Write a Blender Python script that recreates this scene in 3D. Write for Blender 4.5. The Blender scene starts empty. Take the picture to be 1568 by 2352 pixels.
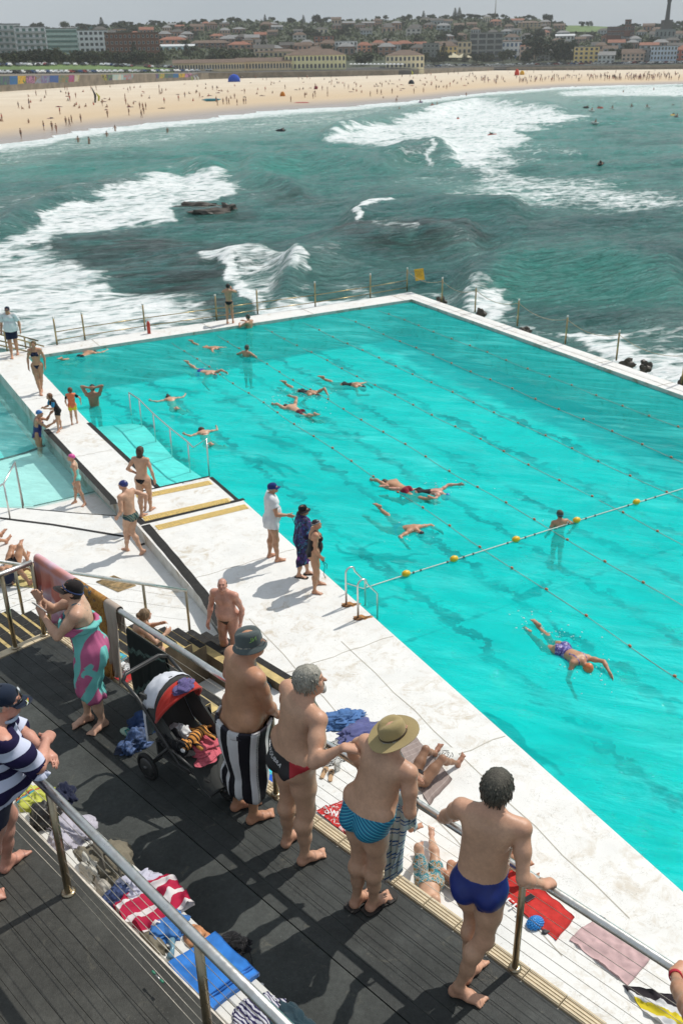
import bpy, math, random
import numpy as np
from mathutils import Vector, Matrix
random.seed(7); np.random.seed(7)
SC = bpy.context.scene; COL = SC.collection
R = math.radians
FPX, PITCH, ROLL, CAMZ = 2164.8, 0.45049, -0.01549, 9.821
_w = np.array([0, math.cos(PITCH), -math.sin(PITCH)]); _r0 = np.array([1., 0, 0]); _u0 = np.cross(_r0, _w)
_r = _r0*math.cos(ROLL)+_u0*math.sin(ROLL); _u = -_r0*math.sin(ROLL)+_u0*math.cos(ROLL)
CAMP = np.array([0, 0, CAMZ])
def at(x, y, z=0.0):
    """world point at height z that is seen at photo position x, y"""
    d = _w*FPX+_r*(x-784)-_u*(y-1176); t = (z-CAMZ)/d[2]
    return CAMP+d*t
def atd(x, y, dist):
    """world point seen at x, y at horizontal distance dist"""
    d = _w*FPX+_r*(x-784)-_u*(y-1176); return CAMP+d*dist/math.hypot(d[0], d[1])
def prj(P):
    v = np.asarray(P, float)-CAMP
    dz = v@_w
    return 784+FPX*(v@_r)/dz, 1176-FPX*(v@_u)/dz
cam = bpy.data.cameras.new('camera'); cam.sensor_fit = 'VERTICAL'; cam.sensor_height = 36; cam.sensor_width = 24
cam.lens = 36*FPX/2352; cam.clip_end = 12000; cam.clip_start = 0.1
camo = bpy.data.objects.new('camera', cam); COL.objects.link(camo)
camo.matrix_world = Matrix(((_r[0], _u[0], -_w[0], 0), (_r[1], _u[1], -_w[1], 0), (_r[2], _u[2], -_w[2], CAMZ), (0, 0, 0, 1)))
SC.camera = camo
cam.dof.use_dof = True; cam.dof.focus_distance = 8.8; cam.dof.aperture_fstop = 3.6
SUN_AZ = (0.77, 0.64); SUN_EL = R(52)
_n = math.hypot(*SUN_AZ); SD = Vector((SUN_AZ[0]/_n*math.cos(SUN_EL), SUN_AZ[1]/_n*math.cos(SUN_EL), math.sin(SUN_EL)))
wd = bpy.data.worlds.new('World'); SC.world = wd; wd.use_nodes = True
nt = wd.node_tree; nt.nodes.clear()
sky = nt.nodes.new('ShaderNodeTexSky'); sky.sky_type = 'NISHITA'; sky.sun_disc = False
sky.sun_elevation = SUN_EL; sky.sun_rotation = math.atan2(SUN_AZ[0], SUN_AZ[1]); sky.dust_density = 3.0; sky.air_density = 1.2
tc = nt.nodes.new('ShaderNodeTexCoord'); mp = nt.nodes.new('ShaderNodeMapping'); mp.inputs['Scale'].default_value = (1.2, 1.2, 6)
nz = nt.nodes.new('ShaderNodeTexNoise'); nz.inputs['Scale'].default_value = 2.2; nz.inputs['Detail'].default_value = 6
cr = nt.nodes.new('ShaderNodeValToRGB'); cr.color_ramp.elements[0].position = .3; cr.color_ramp.elements[1].position = .75
cr.color_ramp.elements[0].color = (4.7, 5.4, 6.1, 1); cr.color_ramp.elements[1].color = (5.9, 6.5, 7.1, 1)
mx = nt.nodes.new('ShaderNodeMix'); mx.data_type = 'RGBA'; mx.inputs['Factor'].default_value = .84
bg = nt.nodes.new('ShaderNodeBackground'); bg.inputs['Strength'].default_value = .09
ow = nt.nodes.new('ShaderNodeOutputWorld'); L = nt.links.new
L(tc.outputs['Generated'], mp.inputs['Vector']); L(mp.outputs['Vector'], nz.inputs['Vector']); L(nz.outputs['Fac'], cr.inputs['Fac'])
L(sky.outputs['Color'], mx.inputs[6]); L(cr.outputs['Color'], mx.inputs[7]); L(mx.outputs[2], bg.inputs['Color']); L(bg.outputs[0], ow.inputs['Surface'])
sun = bpy.data.lights.new('sun', 'SUN'); sun.energy = 3.5; sun.angle = R(.55); sun.color = (1, .955, .88)
suno = bpy.data.objects.new('sun', sun); COL.objects.link(suno); suno.rotation_euler = SD.to_track_quat('Z', 'Y').to_euler()
SC.view_settings.view_transform = 'Standard'; SC.view_settings.look = 'None'; SC.view_settings.gamma = 1
SC.view_settings.exposure = .02; SC.view_settings.use_curve_mapping = False
SC.cycles.max_bounces = 6; SC.cycles.transparent_max_bounces = 12; SC.cycles.caustics_reflective = False; SC.cycles.caustics_refractive = False

def tag(o, label=None, cat=None, group=None, kind=None):
    if label: o['label'] = label
    if cat: o['category'] = cat
    if group: o['group'] = group
    if kind: o['kind'] = kind
    return o
def empty(name, loc=(0, 0, 0), rz=0, label=None, cat=None, group=None, parent=None):
    o = bpy.data.objects.new(name, None); COL.objects.link(o); o.location = Vector(loc); o.rotation_euler = (0, 0, rz)
    o.empty_display_size = .1
    if parent: o.parent = parent
    return tag(o, label, cat, group)
def link(name, me, parent=None, loc=None, rz=None, keep=True):
    o = bpy.data.objects.new(name, me); COL.objects.link(o)
    if parent: o.parent = parent
    if loc is not None: o.location = Vector(loc)
    if rz is not None: o.rotation_euler = (0, 0, rz)
    return o
def inv(parent):
    """matrix taking world points into the parent's own space"""
    return Matrix.Translation(parent.location)@parent.rotation_euler.to_matrix().to_4x4()
def mesh(name, V, F, mats=None, smooth=False, mi=None):
    me = bpy.data.meshes.new(name)
    if isinstance(F, np.ndarray) and len(F):
        V = np.asarray(V, np.float32); n = len(F); k = F.shape[1]
        me.vertices.add(len(V)); me.vertices.foreach_set('co', V.ravel())
        me.loops.add(n*k); me.loops.foreach_set('vertex_index', F.astype(np.int32).ravel())
        me.polygons.add(n); me.polygons.foreach_set('loop_start', np.arange(0, n*k, k, dtype=np.int32)); me.polygons.foreach_set('loop_total', np.full(n, k, np.int32))
        me.update(calc_edges=True)
    else:
        me.from_pydata([tuple(map(float, v)) for v in V], [], [tuple(f) for f in F])
    for m in (mats if isinstance(mats, (list, tuple)) else [mats] if mats else []): me.materials.append(m)
    if mi is not None: me.polygons.foreach_set('material_index', np.asarray(mi, np.int32))
    if smooth: me.polygons.foreach_set('use_smooth', np.ones(len(me.polygons), bool))
    me.validate(); return me
class MB:
    """collects boxes, tubes, prisms and lathes in one mesh"""
    def __init__(s): s.v = []; s.f = []; s.m = []; s.sm = []
    def add(s, V, F, m=0, sm=False):
        b = len(s.v); s.v += [tuple(map(float, q)) for q in V]; s.f += [tuple(i+b for i in f) for f in F]; s.m += [m]*len(F); s.sm += [sm]*len(F); return s
    def box(s, c, d, rz=0, m=0, bev=0, M=None):
        x, y, z = [q/2 for q in d]
        if bev:
            b = min(bev, x*.9, y*.9, z*.9)
            pts = []
            for sx in (-1, 1):
                for sy in (-1, 1):
                    for sz in (-1, 1):
                        pts += [(sx*(x-b), sy*(y-b), sz*z), (sx*(x-b), sy*y, sz*(z-b)), (sx*x, sy*(y-b), sz*(z-b))]
            import bmesh
            bm = bmesh.new()
            for p in pts: bm.verts.new(p)
            bmesh.ops.convex_hull(bm, input=bm.verts); bm.verts.index_update()
            V = [v.co.copy() for v in bm.verts]; F = [[v.index for v in f.verts] for f in bm.faces]; bm.free()
        else:
            V = [Vector((sx*x, sy*y, sz*z)) for sx in (-1, 1) for sy in (-1, 1) for sz in (-1, 1)]
            F = [(0, 1, 3, 2), (4, 6, 7, 5), (0, 4, 5, 1), (2, 3, 7, 6), (0, 2, 6, 4), (1, 5, 7, 3)]
        T = Matrix.Translation(Vector(c))@(M if M else Matrix.Rotation(rz, 4, 'Z'))
        return s.add([T@Vector(v) for v in V], F, m)
    def tube(s, pts, r, n=10, m=0, cap=True, sm=True, closed=False):
        pts = [Vector(p) for p in pts]; N = len(pts); rs = r if isinstance(r, (list, tuple)) else [r]*N
        V = []; up = None
        for i, p in enumerate(pts):
            if closed: t = (pts[(i+1) % N]-pts[i-1]).normalized()
            else: t = (pts[min(i+1, N-1)]-pts[max(i-1, 0)]).normalized()
            if up is None: up = t.orthogonal().normalized()
            up = (up-t*up.dot(t)); up = up.normalized() if up.length > 1e-6 else t.orthogonal().normalized(); sd = t.cross(up)
            for k in range(n):
                a = 2*math.pi*k/n; V.append(p+(up*math.cos(a)+sd*math.sin(a))*rs[i])
        F = [(i*n+k, i*n+(k+1) % n, (i+1)*n+(k+1) % n, (i+1)*n+k) for i in range(N-1) for k in range(n)]
        if closed: F += [((N-1)*n+k, (N-1)*n+(k+1) % n, (k+1) % n, k) for k in range(n)]
        elif cap: F += [tuple(range(n-1, -1, -1)), tuple(range((N-1)*n, N*n))]
        return s.add(V, F, m, sm)
    def lathe(s, prof, c=(0, 0, 0), n=16, m=0, sm=True, sx=1, sy=1, M=None):
        V = []; N = len(prof); M = M or Matrix.Identity(4)
        for r, z in prof:
            for k in range(n):
                a = 2*math.pi*k/n; V.append(Vector(c)+M@Vector((r*math.cos(a)*sx, r*math.sin(a)*sy, z)))
        F = [(i*n+k, i*n+(k+1) % n, (i+1)*n+(k+1) % n, (i+1)*n+k) for i in range(N-1) for k in range(n)]
        F += [tuple(range(n-1, -1, -1)), tuple(range((N-1)*n, N*n))]
        return s.add(V, F, m, sm)
    def prism(s, poly, z0, z1, m=0, mside=None):
        n = len(poly); a = sum(poly[i][0]*poly[(i+1) % n][1]-poly[(i+1) % n][0]*poly[i][1] for i in range(n))
        if a < 0: poly = poly[::-1]
        V = [(p[0], p[1], z0) for p in poly]+[(p[0], p[1], z1) for p in poly]
        s.add(V, [tuple(range(n, 2*n)), tuple(range(n-1, -1, -1))], m)
        b = len(s.v)-2*n; ms = m if mside is None else mside
        for i in range(n): s.f.append((b+i, b+(i+1) % n, b+n+(i+1) % n, b+n+i)); s.m.append(ms); s.sm.append(False)
        return s
    def build(s, name, mats, parent=None, world=False):
        """world=True: points are world points, the parent keeps its own place"""
        V = s.v
        if world and parent is not None:
            I = inv(parent).inverted(); V = [I@Vector(v) for v in V]
        me = mesh(name, V, s.f, mats, mi=s.m)
        me.polygons.foreach_set('use_smooth', np.asarray(s.sm, bool)); me.update()
        return link(name, me, parent)
def copy_tree(o, parent=None):
    c = o.copy(); COL.objects.link(c); c.parent = parent
    for ch in list(o.children): copy_tree(ch, c)
    return c

class NT:
    def __init__(s, name):
        s.mat = bpy.data.materials.new(name); s.mat.use_nodes = True; s.t = s.mat.node_tree; s.t.nodes.clear()
        s.o = s.n('ShaderNodeOutputMaterial')
    def n(s, typ, **kw):
        q = s.t.nodes.new(typ)
        for k, v in kw.items():
            if hasattr(q, k): setattr(q, k, v)
        return q
    def l(s, a, b): s.t.links.new(a, b)
    def setin(s, node, **kw):
        for k, v in kw.items():
            i = node.inputs[k.replace('_', ' ')]
            if isinstance(v, bpy.types.NodeSocket): s.l(v, i)
            else: i.default_value = v
        return node
    def coord(s, kind='Object', scale=(1, 1, 1), rot=(0, 0, 0), loc=(0, 0, 0), vec=None):
        m = s.n('ShaderNodeMapping'); m.inputs['Scale'].default_value = scale; m.inputs['Rotation'].default_value = rot; m.inputs['Location'].default_value = loc
        if vec is None: vec = s.n('ShaderNodeTexCoord').outputs[kind]
        s.l(vec, m.inputs['Vector']); return m.outputs['Vector']
    def pos(s, scale=(1, 1, 1), rot=(0, 0, 0)):
        return s.coord(scale=scale, rot=rot, vec=s.n('ShaderNodeNewGeometry').outputs['Position'])
    def noise(s, vec, scale=5, detail=4, rough=.55, dist=0, out='Fac'):
        q = s.n('ShaderNodeTexNoise'); s.l(vec, q.inputs['Vector'])
        q.inputs['Scale'].default_value = scale; q.inputs['Detail'].default_value = detail; q.inputs['Roughness'].default_value = rough; q.inputs['Distortion'].default_value = dist
        return q.outputs[out]
    def voro(s, vec, scale=5, feature='F1', out='Distance'):
        q = s.n('ShaderNodeTexVoronoi', feature=feature); s.l(vec, q.inputs['Vector']); q.inputs['Scale'].default_value = scale; return q.outputs[out]
    def wave(s, vec, scale=5, dist=0, direction='X', prof='SIN', detail=2):
        q = s.n('ShaderNodeTexWave'); q.bands_direction = direction; q.wave_profile = prof; s.l(vec, q.inputs['Vector'])
        q.inputs['Scale'].default_value = scale; q.inputs['Distortion'].default_value = dist; q.inputs['Detail'].default_value = detail; return q.outputs['Fac']
    def ramp(s, fac, stops, interp='LINEAR'):
        q = s.n('ShaderNodeValToRGB'); s.l(fac, q.inputs['Fac']); e = q.color_ramp.elements; q.color_ramp.interpolation = interp
        while len(e) < len(stops): e.new(.5)
        for i, (p, c) in enumerate(stops):
            e[i].position = p; e[i].color = (c, c, c, 1) if isinstance(c, (int, float)) else tuple(c)+(1,)
        return q.outputs['Color']
    def mix(s, fac, a, b, mode='MIX'):
        q = s.n('ShaderNodeMix', data_type='RGBA'); q.blend_type = mode
        for sock, v in ((q.inputs['Factor'], fac), (q.inputs[6], a), (q.inputs[7], b)):
            if isinstance(v, bpy.types.NodeSocket): s.l(v, sock)
            elif isinstance(v, (int, float)): sock.default_value = v if sock.type == 'VALUE' else (v, v, v, 1)
            else: sock.default_value = tuple(v)+(1,)
        return q.outputs[2]
    def math(s, op, a, b=0.0, c=None, clamp=False):
        q = s.n('ShaderNodeMath', operation=op); q.use_clamp = clamp
        for i, v in enumerate((a, b) if c is None else (a, b, c)):
            if isinstance(v, bpy.types.NodeSocket): s.l(v, q.inputs[i])
            else: q.inputs[i].default_value = v
        return q.outputs[0]
    def attr(s, name, out='Fac'):
        q = s.n('ShaderNodeAttribute'); q.attribute_name = name; return q.outputs[out]
    def bump(s, h, strength=.3, dist=.02, normal=None):
        q = s.n('ShaderNodeBump'); q.inputs['Strength'].default_value = strength; q.inputs['Distance'].default_value = dist; s.l(h, q.inputs['Height'])
        if normal is not None: s.l(normal, q.inputs['Normal'])
        return q.outputs['Normal']
    def pbsdf(s, color, rough=.6, metal=0, normal=None, spec=None, alpha=None, trans=None, sheen=None, coat=None):
        q = s.n('ShaderNodeBsdfPrincipled')
        for k, v in (('Base Color', color), ('Roughness', rough), ('Metallic', metal), ('Normal', normal), ('Specular IOR Level', spec), ('Alpha', alpha), ('Transmission Weight', trans), ('Sheen Weight', sheen), ('Coat Weight', coat)):
            if v is None: continue
            if isinstance(v, bpy.types.NodeSocket): s.l(v, q.inputs[k])
            elif k == 'Base Color': q.inputs[k].default_value = tuple(v)+(1,)
            else: q.inputs[k].default_value = v
        s.l(q.outputs[0], s.o.inputs['Surface']); s.b = q; return s.mat
def hexc(h):
    h = h.lstrip('#'); c = [int(h[i:i+2], 16)/255 for i in (0, 2, 4)]
    return tuple(q/12.92 if q <= .04045 else ((q+.055)/1.055)**2.4 for q in c)
_mc = {}
def simple(name, col, rough=.6, metal=0, vary=.12, scale=8, bump=.0, spec=None, fine=60):
    """one colour broken by two sizes of noise, with a little relief"""
    key = (name, tuple(col), rough, metal, vary, scale, bump)
    if key in _mc: return _mc[key]
    t = NT(name); c = t.coord('Object')
    n1 = t.noise(c, scale, 5, .6); dark = tuple(q*(1-vary) for q in col); lite = tuple(min(1, q*(1+vary)) for q in col)
    colr = t.ramp(n1, [(.3, dark), (.7, lite)])
    nm = t.bump(t.noise(c, fine, 3), bump, .01) if bump else None
    _mc[key] = t.pbsdf(colr, rough, metal, nm, spec); return _mc[key]
def fabric(name, col, vary=.1, rough=.9):
    t = NT(name); c = t.coord('Object'); n1 = t.noise(c, 6, 4); n2 = t.noise(c, 160, 2)
    colr = t.ramp(n1, [(.3, tuple(q*(1-vary) for q in col)), (.7, tuple(min(1, q*(1+vary)) for q in col))])
    return t.pbsdf(colr, rough, 0, t.bump(n2, .35, .004), .2, sheen=.15)
def stripes(name, cols, axis=0, period=.2, duty=None, kind='Object', attr=None, rough=.9, wob=.0):
    """repeating stripes of the given colours across one axis of the thing's own space or of an attribute"""
    t = NT(name)
    if attr: sep = t.n('ShaderNodeSeparateXYZ'); t.l(t.attr(attr, 'Vector'), sep.inputs[0])
    else: sep = t.n('ShaderNodeSeparateXYZ'); t.l(t.coord(kind), sep.inputs[0])
    x = sep.outputs[axis]
    if wob: x = t.math('ADD', x, t.math('MULTIPLY', t.noise(t.coord(kind), 6, 3), wob))
    fr = t.math('FRACT', t.math('DIVIDE', x, period)); n = len(cols); duty = duty or [1/n]*n
    st = []; p = 0
    for cc, dd in zip(cols, duty): st.append((p, cc)); p += dd
    c = t.ramp(fr, st, 'CONSTANT'); n2 = t.noise(t.coord('Object'), 160, 2)
    c = t.mix(.12, c, t.mix(1, c, t.ramp(t.noise(t.coord('Object'), 9, 4), [(.3, .6), (.7, 1.)]), 'MULTIPLY'))
    return t.pbsdf(c, rough, 0, t.bump(n2, .35, .004), .2)
TH = .5064; PU = np.array([-math.sin(TH), math.cos(TH)]); PV = np.array([math.cos(TH), math.sin(TH)]); PO = at(870, 1428, 0)[:2]
def pool(s, t, z=0): q = PO+PU*s+PV*t; return Vector((q[0], q[1], z))
DD = np.array([-.70711, .70711]); EE = np.array([.70711, .70711])
def dk(d, e, z=0): q = DD*d+EE*e; return Vector((q[0], q[1], z))
ZM, ZL, ZS, ZW, ZT = 4.03, 4.45, -3.2, -.12, -.30

def m_white():
    t = NT('white_painted_concrete'); c = t.pos(); 
    base = t.ramp(t.noise(c, .9, 6, .6), [(.3, (.68, .68, .66)), (.5, (.77, .765, .74)), (.62, (.72, .715, .69)), (.8, (.78, .775, .75))])
    fl = t.ramp(t.noise(c, 7, 8, .72, .4), [(.60, 0), (.70, 1)])
    col = t.mix(t.math('MULTIPLY', fl, .62), base, (.52, .50, .43))
    big = t.math('MULTIPLY', t.ramp(t.noise(c, .45, 4, .6), [(.42, 0), (.62, 1)]), t.ramp(t.noise(c, 3.1, 8, .75, .8), [(.50, 0), (.64, 1)]))
    col = t.mix(t.math('MULTIPLY', big, .62), col, (.45, .36, .23))
    rust = t.ramp(t.noise(c, 1.7, 9, .8, 1.2), [(.665, 0), (.72, 1)])
    col = t.mix(t.math('MULTIPLY', rust, .55), col, (.34, .22, .10))
    sp = t.ramp(t.voro(c, 2.6), [(.0, 1), (.05, 0)])
    col = t.mix(t.math('MULTIPLY', sp, .7), col, (.16, .13, .10))
    cr_ = t.ramp(t.voro(t.coord(vec=t.noise(c, 1.4, 5, .6, out='Color'), scale=(3, 3, 3)), 1.1, 'DISTANCE_TO_EDGE'), [(.0, 1), (.006, 0)])
    col = t.mix(t.math('MULTIPLY', cr_, .6), col, (.30, .28, .24))
    h = t.math('ADD', t.noise(c, 28, 6, .7), t.math('MULTIPLY', t.noise(c, 3, 5), .5))
    return t.pbsdf(col, .62, 0, t.bump(h, .35, .012), .35)
M_WHITE = m_white()
def m_face():
    t = NT('worn_concrete_face'); c = t.pos()
    n1 = t.noise(c, 2.2, 8, .7, .5); col = t.ramp(n1, [(.35, (.62, .61, .57)), (.55, (.5, .48, .43)), (.66, (.30, .24, .15)), (.75, (.55, .52, .46))])
    return t.pbsdf(col, .75, 0, t.bump(t.noise(c, 14, 8, .7), .6, .03), .3)
M_FACE = m_face()
def m_black():
    t = NT('black_nonslip_paint'); c = t.pos()
    n1 = t.noise(c, 9, 8, .75); col = t.ramp(n1, [(.35, (.018, .018, .018)), (.62, (.035, .034, .032)), (.7, (.12, .12, .11))])
    return t.pbsdf(col, .85, 0, t.bump(t.noise(c, 60, 4), .4, .005), .25)
M_BLACK = m_black()
M_TACT = simple('yellow_tactile', (.66, .47, .13), .7, vary=.35, scale=14, bump=.2)
def m_steel(name='stainless_steel', tint=(.74, .73, .70), brown=.35):
    t = NT(name); c = t.coord('Object')
    st = t.ramp(t.noise(t.pos(scale=(1, 1, .35)), 9, 6, .7), [(.45, 0), (.72, 1)])
    col = t.mix(t.math('MULTIPLY', st, brown), tint, (.30, .21, .10))
    rg = t.ramp(t.noise(c, 30, 4), [(.3, .26), (.7, .4)])
    return t.pbsdf(col, rg, 1.0, t.bump(t.noise(c, 90, 3), .06, .002))
M_STEEL = m_steel(); M_STEELP = m_steel('weathered_steel_post', (.42, .36, .26), .8); M_WIRE = simple('steel_wire', (.42, .39, .33), .5, .6, .2, 30)
M_STEELF = m_steel('brassy_post', (.42, .33, .17), .8)

def m_deck(name, base, wet, tint=1.0):
    t = NT(name); c = t.pos()
    n1 = t.noise(c, 1.3, 8, .68, .4); n2 = t.noise(c, 30, 5, .75); 
    col = t.ramp(n1, [(.3, tuple(q*.62 for q in base)), (.5, base), (.66, tuple(q*1.5 for q in base)), (.8, tuple(q*.95 for q in base))])
    col = t.mix(.5, col, t.ramp(n2, [(.35, .55), (.7, 1.35)]), 'MULTIPLY')
    dirt = t.ramp(t.noise(c, 4.2, 9, .78, 1.0), [(.58, 0), (.68, 1)])
    col = t.mix(t.math('MULTIPLY', dirt, .4), col, (.17, .155, .115))
    blot = t.ramp(t.noise(c, 2.0, 5, .6, .6), [(.64, 0), (.70, 1)])
    col = t.mix(t.math('MULTIPLY', blot, .65), col, (.016, .018, .018))
    sp = t.math('MULTIPLY', t.ramp(t.voro(c, 55), [(.0, 1), (.13, 0)]), t.ramp(t.noise(c, 2.4, 3), [(.5, 0), (.62, 1)]))
    col = t.mix(t.math('MULTIPLY', sp, .55), col, (.5, .5, .48))
    rg = t.ramp(t.noise(c, 1.9, 5, .6), [(.35, wet), (.7, wet+.28)])
    h = t.math('ADD', t.noise(c, 120, 3, .7), t.math('MULTIPLY', t.noise(c, 22, 4), .8))
    return t.pbsdf(col, rg, 0, t.bump(h, .5, .006), .3)
M_DECKM = m_deck('dark_rubber_deck', (.048, .053, .050), .55)
M_DECKP = m_deck('dark_plank', (.038, .042, .040), .42)
M_DECKL = m_deck('near_deck_plank', (.052, .052, .046), .45)
M_EDGEW = simple('chalky_edge_paint', (.66, .60, .52), .7, vary=.2, scale=25)
M_TRIM = simple('cream_grooved_tile', (.60, .50, .34), .65, vary=.15, scale=10, bump=.1)
M_CONC = simple('grey_concrete', (.32, .31, .29), .8, vary=.25, scale=2, bump=.3)

SF, TW = 22.0, 15.17
s0, s1 = -9.0, 23.15
deck = MB()
P2 = lambda L_: [tuple(pool(a, b)[:2]) for a, b in L_]
deck.prism(P2([(s0, -2.62), (1.5, -2.62), (1.5, 0.0), (s0, 0.0)]), -1.6, 0, 0, 1)
deck.prism(P2([(1.5, -2.62), (8.24, -2.70), (8.24, -.13), (6.45, -.13), (6.45, .02), (1.5, 0.0)]), -1.6, -.0005, 0, 1)
deck.prism(P2([(8.24, -2.70), (14.0, -2.94), (SF, -3.0), (SF, -1.70), (14.06, -1.70), (8.24, -1.58)]), -1.6, -.001, 0, 1)
deck.prism(P2([(SF, -5.5), (s1, -5.5), (s1, TW), (SF, TW)]), -3.6, -.0015, 0, 1)
deck.prism(P2([(s0, TW), (s1+.05, TW), (s1+.05, TW+.75), (s0, TW+.75)]), -3.6, .001, 0, 1)
deck.prism([tuple(dk(d, e)[:2]) for d, e in [(12.1, 2.5), (12.1, 8.9), (12.5, 9.15), (9, 9.6), (3, 7), (0, 6), (0, 2.5)]], -1.6, -.003, 0, 1)
o = deck.build('pool_deck', [M_WHITE, M_FACE]); tag(o, kind='structure')
jb = MB()
for s in np.arange(-7, 22, 2.9):
    jb.prism(P2([(s, TW+.02), (s+.025, TW+.02), (s+.025, TW+.74), (s, TW+.74)]), .001, .006)
for k in range(5):
    s = 1.0+k*4.6; jb.prism(P2([(SF+.02, s), (SF+1.1, s), (SF+1.1, s+.025), (SF+.02, s+.025)]), -.001, .005)
jb.prism(P2([(s0, TW+.30), (s1, TW+.30), (s1, TW+.32), (s0, TW+.32)]), .0015, .005)
for a_, b_ in (((-7.5, -2.0), (1.4, -2.1)), ((-7.5, -.9), (-.2, -.95)), ((3.4, -2.55), (3.5, -.05)), ((-.6, -2.6), (-.55, -.03)), ((11.4, -2.8), (11.4, -1.75)), ((17, -2.95), (17, -1.75)), ((-3.9, -2.6), (-3.9, -.03)), ((6.0, -2.6), (6.0, -.05))):
    ln_ = 12
    for k in range(ln_):
        p_, q_ = [(a_[0]+(b_[0]-a_[0])*f+.02*math.sin(f*23), a_[1]+(b_[1]-a_[1])*f+.02*math.sin(f*31)) for f in (k/ln_, (k+1)/ln_)]; w_ = .008
        jb.prism(P2([(p_[0]-w_, p_[1]-w_), (q_[0]-w_, q_[1]-w_), (q_[0]+w_, q_[1]+w_), (p_[0]+w_, p_[1]+w_)]), 0, .003)
tag(jb.build('deck_joint', simple('joint_grey', (.42, .39, .33), .9)), kind='structure')

ter = MB()
ter.prism([tuple(at(x, y, ZT)[:2]) for x, y in [(-500, 1150), (62, 1168), (272, 1184), (345, 1215), (530, 1500), (700, 1750), (-500, 1900)]], -1.6, ZT, 0, 1)
tag(ter.build('lower_terrace', [M_WHITE, M_FACE]), kind='structure')
t2 = MB(); t2.prism([tuple(at(x, y, ZT-.14)[:2]) for x, y in [(-300, 1190), (-300, 1170), (0, 1165), (78, 1162), (218, 1128), (300, 1180), (272, 1190), (62, 1172)]], -1.6, ZT-.14, 0, 1)
tag(t2.build('wading_step', [M_WHITE, M_FACE]), kind='structure')
def strip(name, pts, w, z, m, h=.004, world=None):
    """painted strip along photo points at height z; w is its width in metres"""
    V = []; P = [Vector(at(x, y, z)) if world is None else Vector((x, y, z)) for x, y in pts]
    b = MB()
    for i, p in enumerate(P):
        t = (P[min(i+1, len(P)-1)]-P[max(i-1, 0)]); t.z = 0; t.normalize(); n = Vector((-t.y, t.x, 0))*w/2
        jit = 1+.04*math.sin(i*7.7)
        V += [p+n*jit, p-n*jit, p+n*jit+Vector((0, 0, h)), p-n*jit+Vector((0, 0, h))]
    F = []
    for i in range(len(P)-1):
        a = 4*i; F += [(a+2, a+6, a+7, a+3), (a, a+4, a+6, a+2), (a+1, a+3, a+7, a+5)]
    e_ = 4*(len(P)-1); F += [(0, 2, 3, 1), (e_, e_+1, e_+3, e_+2)]
    b.add(V, F); return tag(b.build(name, m), kind='structure')
def sub(pts, n=10):
    out = []
    for a, b in zip(pts[:-1], pts[1:]):
        for k in range(n): out.append((a[0]+(b[0]-a[0])*k/n, a[1]+(b[1]-a[1])*k/n))
    return out+[pts[-1]]
strip('painted_edge_line', sub([(106, 986), (260, 1150), (262, 1158)]), .17, 0.0, M_BLACK)
strip('painted_edge_line', sub([(300, 1178), (331, 1204)]), .17, 0.0, M_BLACK)
strip('painted_edge_line', sub([(334, 1206), (400, 1283), (470, 1368), (508, 1436)]), .21, 0.0, M_BLACK)
strip('painted_edge_line', sub([(204, 971), (364, 1121)]), .13, 0.001, M_BLACK)
strip('painted_edge_line', sub([(308, 1132), (482, 1094)]), .07, 0.001, M_BLACK)
strip('painted_edge_line', sub([(484, 1096), (544, 1148)]), .10, 0.001, M_BLACK)
strip('painted_edge_line', sub([(332, 1201), (545, 1150), (561, 1146)]), .12, 0.003, M_BLACK)
strip('painted_edge_line', sub([(-60, 1185), (0, 1190), (120, 1205), (284, 1232), (334, 1225)]), .09, ZT, M_BLACK)
strip('painted_edge_line', sub([(62, 1168), (170, 1178), (272, 1185)]), .035, ZT+.001, M_BLACK)
strip('painted_edge_line', sub([(78, 1162), (140, 1148), (218, 1129)]), .05, ZT-.139, M_BLACK)
def tactile(a, b, w=.27):
    A = Vector(at(*a)); B = Vector(at(*b)); t = (B-A).normalized(); n = Vector((-t.y, t.x, 0)); L_ = (B-A).length; m = MB()
    root = empty('tactile_strip', A, 0, 'strip of yellow tactile studs across the white ramp, ' + {0: 'farthest of the three', 1: 'middle one beside the black line', 2: 'nearest and palest of the three'}[tactile.k], 'tactile paving'); tactile.k += 1
    pl = MB(); pl.add([A-n*w/2+Vector((0, 0, .004)), B-n*w/2+Vector((0, 0, .004)), B+n*w/2+Vector((0, 0, .004)), A+n*w/2+Vector((0, 0, .004))], [(0, 1, 2, 3)])
    pl.build('paint_strip', simple('pale_yellow_paint', (.72, .58, .32), .8, vary=.2, scale=9), root, True)
    nx = int(L_/.06); ny = 5
    for i in range(nx):
        for j in range(ny):
            p = A+t*(.03+i*.06)+n*((j+.5)/ny-.5)*w; m.box(p+Vector((0, 0, .008)), (.038, .038, .011), rz=math.atan2(t.y, t.x))
    q = m.build('stud', M_TACT, root, True); q['kind'] = 'stuff'
tactile.k = 0
tactile((315, 1143), (486, 1108)); tactile((330, 1193), (530, 1148)); tactile((360, 1213), (568, 1163))

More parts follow.
